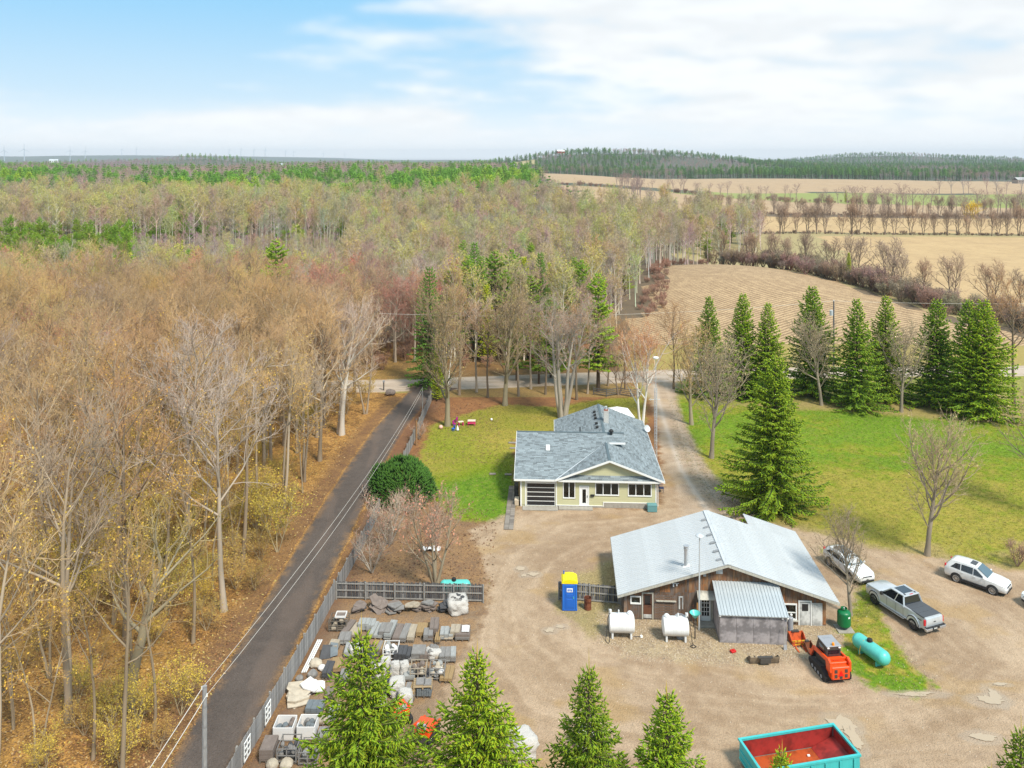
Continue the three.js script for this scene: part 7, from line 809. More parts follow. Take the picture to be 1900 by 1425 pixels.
// half hidden behind the front spruces
{ const mk = (label, px, py, turn) => { const t = thing('compact_loader', label, 'loader', yardAt(px, py), turn); mesh('engine_cover', rb(1.0, 0.55, 1.1, 0.08, 0, 0.75, 0), TK.orange, t); mesh('chassis', rb(0.8, 0.4, 1.5, 0.05, 0, 0.4, -0.1), TK.iron, t); for (const s of [-1, 1]) { mesh('track', rb(0.28, 0.5, 1.6, 0.22, s * 0.55, 0.26, -0.1, 0, 0, 0, 3), TK.rubber, t); mesh('lift_arm', beam([s * 0.5, 1.05, 0.45], [s * 0.5, 0.5, -1.2], 0.1, 0.16), TK.orange, t); } mesh('control_panel', rb(0.6, 0.25, 0.2, 0.04, 0, 1.12, 0.45), TK.grey, t); return t; }; mk('orange compact loader half hidden behind the tallest spruce', 741, 1338, 0.5); mk('orange compact loader half hidden between two foreground spruces', 788, 1372, -0.3); bulkBag('white blue bag behind the orange compact loader', 752, 1306, 0.9, 0.8); bulkBag('pale bag of slate offcuts behind the tallest spruce', 706, 1316, 0.8, 0.6); bulkBag('large white wrapped bale behind the middle foreground spruce', 968, 1402, 1.6, 1.3); bulkBag('white wrapped bale half hidden by the bare leader spruce', 1085, 1386, 1.1, 1.0); }
{ const p = thing('oil_pan', 'white cap fitting lying on the gravel between the fuel tanks', 'fitting', [yardAt(1190, 1182)[0], 0, yardAt(1190, 1182)[2]]); mesh('cap', cy(0.09, 0.11, 0.12, 0, 0.06, 0), MT.white, p); mesh('pipe', bar([-0.6, 0.03, 0], [0, 0.05, 0], 0.02), TK.iron, p); }
// ---------- skip ----------
{ const t = thing('skip_container', 'turquoise steel waste skip with a red interior at the lower edge', 'skip', [16.45, 0, -45.75], 0.205), sk = mat([0.075, 0.47, 0.47], 0.45, { map: T.faint }), red = mat([0.34, 0.035, 0.03], 0.6, { map: T.stain }), org = mat([0.42, 0.085, 0.025], 0.55, { map: T.stain }), L = 6.05, W = 2.5, H = 1.35;
  for (const s of [-1, 1]) { mesh('side_wall', bx(L, H - 0.2, 0.05, 0, 0.2 + (H - 0.2) / 2, s * W / 2), sk, t); mesh('inner_lining', bx(L - 0.12, H - 0.35, 0.012, 0, 0.25 + (H - 0.35) / 2, s * (W / 2 - 0.035)), red, t); mesh('end_wall', bx(0.05, H - 0.2, W - 0.05, s * L / 2, 0.2 + (H - 0.2) / 2, 0), sk, t); mesh('inner_lining', bx(0.012, H - 0.35, W - 0.14, s * (L / 2 - 0.035), 0.25 + (H - 0.35) / 2, 0), red, t); mesh('top_rail', bx(L + 0.16, 0.12, 0.14, 0, H, s * W / 2), sk, t); mesh('top_rail', bx(0.14, 0.12, W - 0.14, s * (L / 2 + 0.01), H - 0.001, 0), sk, t); for (let k = 0; k < 7; k++) mesh('side_rib', bx(0.12, H - 0.3, 0.08, -L / 2 + 0.35 + k * (L - 0.7) / 6, 0.2 + (H - 0.3) / 2, s * (W / 2 + 0.06)), sk, t); for (let k = 0; k < 2; k++) mesh('end_rail', bx(0.08, 0.1, W - 0.2, s * (L / 2 + 0.06), 0.4 + k * 0.42, 0), sk, t); }
  mesh('floor_plate', bx(L - 0.1, 0.06, W - 0.1, 0, 0.2, 0), org, t); mesh('ramp_plate', slab([[L / 2 - 1.5, 0.25, W / 2 - 0.07], [L / 2 - 1.5, 0.25, -W / 2 + 0.07], [L / 2 - 0.06, 0.75, -W / 2 + 0.07], [L / 2 - 0.06, 0.75, W / 2 - 0.07]].reverse(), 0.03), red, t); for (const [x, z] of [[-2.4, 0.8], [-2.4, -0.8], [2.4, 0.8], [2.4, -0.8]]) mesh('roller', cy(0.1, 0.1, 0.25, x, 0.1, z, Math.PI / 2), TK.iron, t);
  for (const [x, z, k] of [[0.6, 0.7, 0], [1.3, 0.9, 1], [1.0, -0.6, 2]]) { const o = mesh('litter_scrap', rb(0.16, 0.08, 0.12, 0.02), MT.white); const c = Math.cos(0.205), s = Math.sin(0.205); o.position.set(16.45 + x * c + z * s, 0.29, -45.75 - x * s + z * c); tag(o, ['white litter scrap on the skip floor near its middle', 'white litter scrap on the skip floor by the front side', 'white litter scrap on the skip floor by the back side'][k], 'litter', 'litter scraps in the skip'); } }
// ---------- poles and wires ----------
{ const p = thing('utility_pole', 'grey wooden utility pole at the lower edge beside the lane', 'utility pole', [-15.2, 0, -39.4]); mesh('pole', bar([0, 0, 0], [0.02, 9.05, 0], 0.15, 10, 0.11), greyWood[0], p); mesh('insulator', [cy(0.04, 0.05, 0.14, -0.1, 8.95, 0), cy(0.04, 0.05, 0.14, 0.12, 8.6, 0)], MT.white, p);
  const q = thing('utility_pole', 'slim grey service pole at the upper end of the lane fence', 'utility pole', [-11.9, 0, -106]); mesh('pole', bar([0, 0, 0], [0, 4.9, 0], 0.08, 8, 0.06), greyWood[1], q); const s = thing('wooden_post', 'orange brown wooden post by the lane fence beside the lawn', 'post', [-11.75, 0, -98]); mesh('post_shaft', bar([0, 0, 0], [0, 3.2, 0], 0.13, 8, 0.11), mat([0.42, 0.24, 0.12], 0.85, { map: T.wood }), s); mesh('cap', cy(0.12, 0.12, 0.04, 0, 3.22, 0), darkWood[1], s);
  const wm = mat([0.62, 0.58, 0.52], 0.6), wire = (n, a, b, sag, r, l) => { const pts = []; for (let k = 0; k <= 12; k++) { const t = k / 12; pts.push([lerp(a[0], b[0], t), lerp(a[1], b[1], t) - sag * 4 * t * (1 - t), lerp(a[2], b[2], t)]); } tag(mesh(n, tube(pts, r, 48, 5), wm), l, 'wire', 'overhead wires'); };
  wire('overhead_wire', [-15.3, 8.95, -39.4], [-11.9, 4.8, -106], 1.1, 0.013, 'upper overhead wire running up along the lane'); wire('overhead_wire', [-15.08, 8.6, -39.4], [-11.85, 4.5, -106], 1.3, 0.013, 'lower overhead wire running up along the lane'); wire('overhead_wire', [-15.3, 8.95, -39.4], [-17, 8.4, -22], 0.3, 0.02, 'upper wire leaving the pole toward the lower edge'); wire('overhead_wire', [-15.08, 8.6, -39.4], [-16.6, 8.0, -22], 0.3, 0.02, 'lower wire leaving the pole toward the lower edge');
  const u = thing('utility_pole', 'tall dark utility pole with a transformer behind the spruce row', 'utility pole', [52.2, 0, -129.4]); mesh('pole', bar([0, 0, 0], [0, 12.2, 0], 0.15, 8, 0.11), darkWood[2], u); mesh('transformer', [cy(0.28, 0.28, 0.8, -0.42, 10.3, 0.05), cy(0.05, 0.05, 0.2, -0.42, 10.8, 0.05)], MT.galv, u); mesh('bracket', bx(0.5, 0.1, 0.08, -0.2, 10.4, 0), darkWood[0], u); mesh('insulator', cy(0.05, 0.06, 0.2, 0, 12.3, 0), MT.white, u);
  wire('overhead_wire', [52.2, 12.25, -129.4], [112, 12.2, -131], 0.6, 0.02, 'roadside wire running right from the transformer pole'); wire('overhead_wire', [52.2, 12.25, -129.4], [-20, 12.0, -120], 1.2, 0.02, 'roadside wire running left from the transformer pole');
  const mb = thing('road_sign_post', 'dark post with a small plate at the road corner', 'post', [at(712, 724)[0], 0, at(712, 724)[1]]); mesh('post_shaft', bx(0.16, 1.3, 0.16, 0, 0.65, 0), TK.iron, mb); mesh('plate', bx(0.3, 0.25, 0.35, 0, 1.35, 0), TK.grey, mb);
  const r = rng(9), bo = mesh('boulder', rock(r, 0.75, 0.7), ST.brown); bo.position.set(at(725, 733)[0], 0.4, at(725, 733)[1]); tag(bo, 'brown boulder at the road corner by the lane mouth', 'boulder'); }
// ---------- toys on the lawn ----------
{ const pink = mat([0.62, 0.03, 0.17], 0.5), mag = mat([0.35, 0.02, 0.19], 0.5), cream = mat([0.75, 0.62, 0.5], 0.5), bl = mat([0.03, 0.13, 0.5], 0.5); const g = (px, py) => { const [x, z] = at(px, py); return [x, ground(x, -z), z]; };
  const tb = thing('play_table', 'pink play table with a cream top on the far lawn', 'toy table', g(875, 788)); mesh('table_top', rb(1.05, 0.08, 0.7, 0.03, 0, 0.58, 0), cream, tb); mesh('apron', rb(0.98, 0.14, 0.62, 0.03, 0, 0.45, 0), pink, tb); for (const [x, z] of [[-0.45, -0.28], [0.45, -0.28], [-0.45, 0.28], [0.45, 0.28]]) mesh('leg', cy(0.05, 0.05, 0.42, x, 0.21, z), pink, tb); mesh('bench_board', rb(1.0, 0.05, 0.2, 0.02, 0, 0.28, 0.32), pink, tb);
  const t2 = thing('play_table', 'small cream topped pink table left of the larger play table', 'toy table', g(855, 789), 0.3); mesh('table_top', rb(0.7, 0.07, 0.5, 0.03, 0, 0.5, 0), cream, t2); for (const [x, z] of [[-0.28, -0.18], [0.28, -0.18], [-0.28, 0.18], [0.28, 0.18]]) mesh('leg', cy(0.06, 0.06, 0.48, x, 0.24, z), pink, t2);
  for (const [px, py, m, l] of [[846, 783, mag, 'magenta toy chair behind the small play table'], [843, 790, mag, 'magenta toy chair left of the small play table'], [841, 799, bl, 'blue toy chair on the far lawn']]) { const c = thing('toy_chair', l, 'toy chair', g(px, py), px, 'toy chairs on the lawn'); mesh('seat', rb(0.38, 0.1, 0.36, 0.03, 0, 0.28, 0), m, c); mesh('backrest', rb(0.38, 0.4, 0.07, 0.03, 0, 0.5, -0.17), m, c); for (const [x, z] of [[-0.14, -0.13], [0.14, -0.13], [-0.14, 0.13], [0.14, 0.13]]) mesh('leg', cy(0.03, 0.04, 0.26, x, 0.13, z), m, c); }
  const gn = thing('garden_figure', 'white pointed garden toy beside the blue toy chair', 'toy', g(849, 799)); mesh('figure_body', lathe([[0, 0], [0.2, 0.02], [0.18, 0.2], [0.08, 0.5], [0, 0.75]], 12), MT.white, gn); mesh('figure_base', cy(0.2, 0.22, 0.05, 0, 0.03, 0), TK.iron, gn);
  for (const [px, py, s, m, l] of [[818, 796, 0.27, mat([0.75, 0.45, 0.38], 0.5), 'pale pink ball on the lawn near the lane fence'], [912, 780, 0.16, MT.white, 'small white ball on the far lawn']]) { const [x, y, z] = g(px, py), b = mesh('ball', sp(s, 0, 0, 0, 1, 1, 1, 18), m); b.position.set(x, y + s, z); tag(b, l, 'ball'); } 
  const sh = thing('plastic_sheet', 'white plastic sheet lying under the reddish bare tree', 'sheet', g(800, 1020)); { const q = new THREE.PlaneGeometry(1.7, 0.9, 14, 10).rotateX(-Math.PI / 2), p = q.attributes.position; for (let i = 0; i < p.count; i++) p.setY(i, 0.35 * fbm(p.getX(i) * 2.2 + 3, p.getZ(i) * 2.2, 3)); q.computeVertexNormals(); mesh('sheet', q, ST.white, sh); } }
// ---------- vehicles: +x forward, +z right ----------
const CM2 = { white: mat([0.72, 0.725, 0.72], 0.3, { map: T.faint, clearcoat: 0.8, clearcoatRoughness: 0.08 }), silver: mat([0.56, 0.59, 0.61], 0.3, { map: T.faint, metalness: 0.25, clearcoat: 0.8, clearcoatRoughness: 0.08 }), glass: mat([0.012, 0.016, 0.02], 0.04, { clearcoat: 1, clearcoatRoughness: 0.02 }), screen: mat([0.10, 0.13, 0.14], 0.05, { clearcoat: 1, clearcoatRoughness: 0.02 }), tyre: mat([0.018, 0.018, 0.018], 0.85), rim: mat([0.55, 0.55, 0.55], 0.35, { metalness: 0.7 }), rimDark: mat([0.10, 0.10, 0.11], 0.4, { metalness: 0.6 }), plastic: mat([0.022, 0.022, 0.024], 0.6), lampR: mat([0.55, 0.01, 0.03], 0.15, { clearcoat: 1 }), lampW: mat([0.62, 0.66, 0.68], 0.12, { clearcoat: 1 }), tonneau: mat([0.075, 0.08, 0.088], 0.55), plate: mat([0.55, 0.55, 0.52], 0.5) };
const quad = (a, b, c, d, t = 0.012) => slab([a, b, c, d], t);
function wheelSet(car, xs, hw, R, rimM, w = 0.24) { for (const x of xs) for (const s of [-1, 1]) { const g = new THREE.Group(); g.name = 'wheel'; g.position.set(x, R, s * (hw - w / 2 + 0.02)); car.add(g); const tyre = mesh('tyre', lathe([[R * 0.66, -w / 2], [R * 0.9, -w / 2], [R * 0.98, -w / 2 + 0.04], [R, -w * 0.2], [R, w * 0.2], [R * 0.98, w / 2 - 0.04], [R * 0.9, w / 2], [R * 0.66, w / 2]], 28).rotateX(Math.PI / 2), CM2.tyre, g); const sp_ = []; for (let k = 0; k < 10; k++) { const a = k / 10 * TAU; sp_.push(place(bx(0.035, R * 0.58, 0.02), 0, R * 0.34, 0).rotateZ(a)); } mesh('rim', [...sp_.map((q) => q.translate(0, 0, s * (w / 2 - 0.03))), new THREE.TorusGeometry(R * 0.66, 0.022, 6, 28).translate(0, 0, s * (w / 2 - 0.015)), cy(0.06, 0.06, 0.05, 0, 0, s * (w / 2 - 0.02), Math.PI / 2), cy(R * 0.64, R * 0.64, 0.02, 0, 0, s * (w / 2 - 0.09), Math.PI / 2)], rimM, g); } }
// lower body: side outline with wheel arches, rounded in plan
function hull(outline, hw, arches, R, yb) {
  const sh = new THREE.Shape(), top = outline; sh.moveTo(top[0][0], top[0][1]); top.slice(1).forEach((p) => sh.lineTo(p[0], p[1]));
  const xs = [...arches].sort((a, b) => a - b); // bottom edge runs back to front under the body
  for (const a of xs) { sh.lineTo(a - R, yb); sh.absarc(a, yb + 0.02, R, Math.PI, 0, true); }
  sh.closePath();
  const g = new THREE.ExtrudeGeometry(sh, { depth: 2 * hw - 0.16, bevelEnabled: true, bevelSize: 0.07, bevelThickness: 0.08, bevelSegments: 3, curveSegments: 14 }).translate(0, 0, -hw + 0.08), p = g.attributes.position, x0 = Math.min(...top.map((q) => q[0])), x1 = Math.max(...top.map((q) => q[0]));
  for (let i = 0; i < p.count; i++) { const x = p.getX(i), y = p.getY(i), e = Math.min(x - x0, x1 - x), f = (1 - 0.16 * Math.pow(clamp(1 - e / 0.7), 2)) * (1 - 0.05 * clamp((y - 0.75) / 0.4)) * (1 - 0.04 * clamp((0.5 - y) / 0.3)); p.setZ(i, p.getZ(i) * f); }
  return toCreasedNormals(g, 0.7);
}
function greenhouse(car, B, m, o = {}) { // B: [rear bottom x, front bottom x, rear top x, front top x, y bottom, y top, half width bottom, half width top]
  const [rb_, fb, rt, ft, yb, yt, wb, wt] = B, c = (x, y, z) => [x, y, z], top = mesh('roof', [rb(ft - rt + 0.16, 0.09, 2 * wt, 0.04, (ft + rt) / 2, yt, 0, 0, 0, 0, 3)], m, car);
  const P = (t, z) => [lerp(rb_, rt, t), lerp(yb, yt, t), lerp(wb, wt, t) * z], Q = (t, z) => [lerp(fb, ft, t), lerp(yb, yt, t), lerp(wb, wt, t) * z];
  const pil = []; for (const s of [-1, 1]) { pil.push(beam(P(0, s), P(1, s), 0.11, 0.09), beam(Q(0, s), Q(1, s), 0.07, 0.07)); for (const q of o.pillars ?? [0.5]) { const a = [lerp(rb_, fb, q), yb, wb * s], b = [lerp(rt, ft, q), yt, wt * s]; pil.push(beam(a, b, 0.06, 0.05)); } } mesh('pillar', pil, m, car);
  const inset = 0.03; const back = quad(P(0.02, -0.93), P(0.02, 0.93), P(0.96, 0.92), P(0.96, -0.92)), fr = quad(Q(0.0, 0.95), Q(0.0, -0.95), Q(0.97, -0.93), Q(0.97, 0.93)); mesh('windscreen', fr, CM2.screen, car); mesh('rear_window', back, CM2.glass, car);
  for (const s of [-1, 1]) { const e = (t, u, y) => { const a = P(y, s), b = Q(y, s); return [lerp(a[0], b[0], u), a[1], a[2] + s * 0.008]; }; const pts = [e(0, 0.05, 0.04), e(0, 0.97, 0.04), e(0, 0.95, 0.92), e(0, 0.06, 0.92)]; mesh('side_window', slab(s > 0 ? pts : pts.reverse(), 0.012), CM2.glass, car); }
  if (o.sunroof) mesh('sunroof', rb(o.sunroof[1] - o.sunroof[0], 0.02, o.sunroof[2], 0.008, (o.sunroof[0] + o.sunroof[1]) / 2, yt + 0.045, 0), o.sunM ?? CM2.glass, car);
  mesh('cabin_floor', bx(fb - rb_ - 0.2, 0.05, 2 * wb - 0.2, (fb + rb_) / 2, yb + 0.02, 0), CM2.plastic, car);
}
// skin lofted through stations [x, half width, belt y, roof y, roof half width]
function skin(S, low = 0.34) {
  const L = new Leafage(), ring = ([x, w, yb, yr, wr]) => { const h = [[w * 0.86, low], [w * 0.97, low + 0.12], [w, 0.62], [w * 0.99, lerp(0.62, yb, 0.7)], [w * 0.965, yb], [lerp(w * 0.965, wr, 0.5), lerp(yb, yr, 0.5) + (yr - yb < 0.15 ? 0.01 : 0)], [wr, yr], [wr * 0.8, yr + 0.028], [wr * 0.4, yr + 0.045], [0, yr + 0.05]]; return [...h.map(([z, y]) => [x, y, z]), ...h.slice(0, -1).reverse().map(([z, y]) => [x, y, -z])]; };
  const R = S.map(ring), n = R[0].length, id = R.map((r) => r.map((p) => L.v(...p, 0, 1, 0, [1, 1, 1])));
  for (let i = 0; i < R.length - 1; i++) for (let k = 0; k < n - 1; k++) L.i.push(id[i][k], id[i][k + 1], id[i + 1][k + 1], id[i][k], id[i + 1][k + 1], id[i + 1][k]);
  for (const e of [0, R.length - 1]) { const c = L.v(S[e][0], 0.6, 0, 1, 0, 0, [1, 1, 1]); for (let k = 0; k < n - 1; k++) e ? L.i.push(id[e][k], id[e][k + 1], c) : L.i.push(id[e][k + 1], id[e][k], c); }
  const g = L.geo(); g.deleteAttribute('color'); g.deleteAttribute('normal'); const q = g.toNonIndexed(); q.computeVertexNormals(); return toCreasedNormals(q, 0.62);
}
function suv(label, pos, turn, o = {}) {
  const c = thing('parked_car', label, 'car', pos, turn, 'cars parked in the yard'), m = CM2.white, k = o.low ?? 1, hw = 0.92, R = 0.36;
  const S = [[-2.3, 0.74, 0.90, 0.93, 0.62], [-2.24, 0.84, 1.02, 1.08, 0.7], [-2.1, 0.89, 1.08, 1.28 * k, 0.68], [-1.86, 0.91, 1.09, 1.56 * k, 0.63], [-1.6, 0.92, 1.08, 1.65 * k, 0.63], [-0.9, 0.92, 1.06, 1.69 * k, 0.64], [-0.3, 0.92, 1.05, 1.68 * k, 0.64], [0.1, 0.92, 1.04, 1.62 * k, 0.63], [0.5, 0.92, 1.03, 1.38, 0.66], [0.98, 0.92, 1.02, 1.08, 0.74], [1.5, 0.91, 1.0, 1.04, 0.70], [1.95, 0.88, 0.92, 0.96, 0.64], [2.2, 0.80, 0.78, 0.82, 0.56], [2.32, 0.68, 0.62, 0.66, 0.45]];
  mesh('body', skin(S), m, c);
  mesh('sill', [bx(1.95, 0.2, 0.06, 0, 0.36, hw - 0.02), bx(1.95, 0.2, 0.06, 0, 0.36, -hw + 0.02)], CM2.plastic, c); mesh('rear_bumper', rb(0.3, 0.24, 1.5, 0.06, -2.16, 0.45, 0), CM2.plastic, c); mesh('front_bumper', rb(0.26, 0.2, 1.3, 0.06, 2.22, 0.42, 0), CM2.plastic, c); mesh('chassis', bx(4.0, 0.12, 1.4, 0, 0.34, 0), CM2.plastic, c);
  const yT = 1.69 * k, zAt = (y) => lerp(0.893, 0.638, (y - 1.06) / (yT - 1.06)) + 0.014;
  for (const s of [-1, 1]) { const P = (x, y) => [x, y, s * zAt(y)]; for (const pts of [[P(-1.78, 1.16), P(-1.05, 1.12), P(-1.05, yT - 0.14), P(-1.42, yT - 0.17)], [P(-0.98, 1.12), P(-0.12, 1.10), P(-0.12, yT - 0.13), P(-0.98, yT - 0.13)], [P(-0.05, 1.10), P(0.78, 1.09), P(0.62, 1.2), P(0.12, yT - 0.17), P(-0.05, yT - 0.14)]]) mesh('side_window', slab(s > 0 ? pts : pts.reverse(), 0.012), CM2.glass, c);
    mesh('headlight', rb(0.34, 0.11, 0.3, 0.04, 2.06, 0.84, s * 0.66, 0, s * 0.45, -0.3), CM2.lampW, c); mesh('tail_light', rb(0.14, 0.42, 0.16, 0.05, -2.2, 1.06, s * 0.74), CM2.lampR, c); mesh('door_seam', [bx(0.012, 0.55, 0.012, 0.82, 0.76, s * 0.925), bx(0.012, 0.55, 0.012, -0.1, 0.76, s * 0.925), bx(0.012, 0.5, 0.012, -1.0, 0.78, s * 0.925)], CM2.plate, c); mesh('door_handle', [bx(0.18, 0.03, 0.03, 0.05, 0.96, s * 0.92), bx(0.18, 0.03, 0.03, -0.85, 0.97, s * 0.92)], m, c); mesh('mirror', rb(0.14, 0.13, 0.2, 0.05, 0.72, 1.14, s * 0.98), m, c); mesh('wheel_arch', [cy(0.44, 0.44, 0.03, -1.33, 0.38, s * (hw - 0.008), Math.PI / 2, 0, 0, 24), cy(0.44, 0.44, 0.03, 1.33, 0.38, s * (hw - 0.008), Math.PI / 2, 0, 0, 24)], CM2.plastic, c); }
  const W = (x, y, z) => [x, y, z]; mesh('windscreen', slab([W(0.96, 1.15, 0.70), W(0.96, 1.15, -0.70), W(0.2, 1.62 * k + 0.035, -0.60), W(0.2, 1.62 * k + 0.035, 0.60)], 0.02), CM2.screen, c); mesh('rear_window', slab([W(-2.2, 1.2, -0.60), W(-2.2, 1.2, 0.60), W(-1.86, 1.60 * k, 0.56), W(-1.86, 1.60 * k, -0.56)], 0.02), CM2.glass, c);
  const su = o.sun ?? [-0.45, 0.0, 0.72]; mesh('sunroof', rb(su[1] - su[0], 0.02, su[2], 0.008, (su[0] + su[1]) / 2, 1.685 * k + 0.05, 0), o.sunM ?? CM2.tonneau, c); mesh('grille', rb(0.06, 0.14, 0.9, 0.03, 2.28, 0.72, 0), CM2.plastic, c); mesh('number_plate', bx(0.02, 0.14, 0.32, -2.31, 0.72, 0), CM2.plate, c);
  wheelSet(c, [-1.33, 1.33], hw + 0.03, R, CM2.rim); return c;
}
suv('white crossover with silver wheels parked farthest right at the lawn edge', [38.43, 0, -65.85], -0.811);
suv('white car with a large dark sunroof behind the bare tree by the barn', [28.6, 0, -67.8], -1.296, { low: 0.93, sun: [-1.35, 0.02, 0.95], sunM: CM2.glass });
suv('white car cut by the frame at the edge of the yard', [42.55, 0, -62.6], 0.15 + Math.PI, {});
{ // pickup
  const c = thing('pickup_truck', 'silver white crew cab pickup with a black bed cover beside the grass strip', 'pickup truck', [30.15, 0, -61.5], 1.936), m = CM2.silver, hw = 1.0, R = 0.42;
  mesh('body', hull([[-2.72, 0.55], [-2.8, 0.75], [-2.8, 1.2], [-2.75, 1.28], [-0.85, 1.28], [1.1, 1.22], [1.25, 1.26], [2.45, 1.2], [2.78, 1.1], [2.85, 0.8], [2.8, 0.5]], hw, [-1.78, 1.9], 0.52, 0.5), m, c);
  greenhouse(c, [-0.95, 1.3, -0.75, 0.45, 1.24, 1.92, 0.92, 0.74], m, { pillars: [0.42], sunroof: [-0.5, 0.4, 1.0], sunM: CM2.glass });
  mesh('bed_cover', [bx(1.78, 0.05, 1.72, -1.8, 1.32, 0)], CM2.tonneau, c); for (let k = 0; k < 3; k++) mesh('bed_cover_panel', bx(0.56, 0.03, 1.66, -2.38 + k * 0.585, 1.355, 0), CM2.tonneau, c);
  mesh('tailgate', [rb(0.06, 0.6, 1.62, 0.02, -2.83, 0.98, 0)], m, c); mesh('tailgate_emblem', bx(0.012, 0.07, 0.22, -2.868, 1.02, 0), CM2.plastic, c);
  mesh('rear_bumper', [rb(0.22, 0.22, 0.62, 0.05, -2.92, 0.58, 0.66), rb(0.22, 0.22, 0.62, 0.05, -2.92, 0.58, -0.66)], CM2.rim, c); mesh('bumper_step', [bx(0.24, 0.05, 1.8, -2.9, 0.71, 0), bx(0.12, 0.2, 0.6, -2.88, 0.57, 0)], CM2.plastic, c); mesh('number_plate', bx(0.02, 0.16, 0.32, -2.95, 0.6, 0), CM2.plate, c);
  for (const s of [-1, 1]) { mesh('tail_light', rb(0.12, 0.42, 0.18, 0.03, -2.76, 1.02, s * 0.86), CM2.lampR, c); mesh('headlight', rb(0.2, 0.22, 0.3, 0.04, 2.72, 0.98, s * 0.75), CM2.lampW, c); mesh('mirror', rb(0.16, 0.26, 0.24, 0.05, 1.05, 1.36, s * 1.08), CM2.plastic, c); mesh('running_board', rb(2.3, 0.07, 0.16, 0.03, 0.15, 0.42, s * 0.98), CM2.rim, c); mesh('door_handle', [bx(0.2, 0.035, 0.03, 0.25, 1.1, s * 0.985), bx(0.2, 0.035, 0.03, -0.65, 1.1, s * 0.985)], m, c); mesh('door_seam', [bx(0.012, 0.6, 0.012, 0.62, 0.9, s * 0.995), bx(0.012, 0.62, 0.012, -0.2, 0.9, s * 0.995), bx(0.012, 0.62, 0.012, -0.92, 0.9, s * 0.993)], CM2.plastic, c); mesh('wheel_arch', [new THREE.TorusGeometry(0.52, 0.035, 6, 18, Math.PI).translate(-1.78, 0.5, s * (hw - 0.03)), new THREE.TorusGeometry(0.52, 0.035, 6, 18, Math.PI).translate(1.9, 0.5, s * (hw - 0.03))], CM2.plastic, c); mesh('side_emblem', bx(0.34, 0.06, 0.012, -2.4, 1.12, s * 0.975), CM2.plastic, c); mesh('roof_marker', bx(0.14, 0.03, 0.08, -0.62, 1.985, s * 0.5), CM2.plastic, c); }
  mesh('brake_light', bx(0.05, 0.03, 0.3, -0.76, 1.98, 0), CM2.lampR, c); mesh('grille', rb(0.08, 0.4, 1.2, 0.05, 2.84, 0.92, 0), CM2.plastic, c); mesh('chassis', bx(4.8, 0.2, 1.2, 0, 0.45, 0), CM2.plastic, c); wheelSet(c, [-1.78, 1.9], hw, R, CM2.rimDark, 0.28);
}
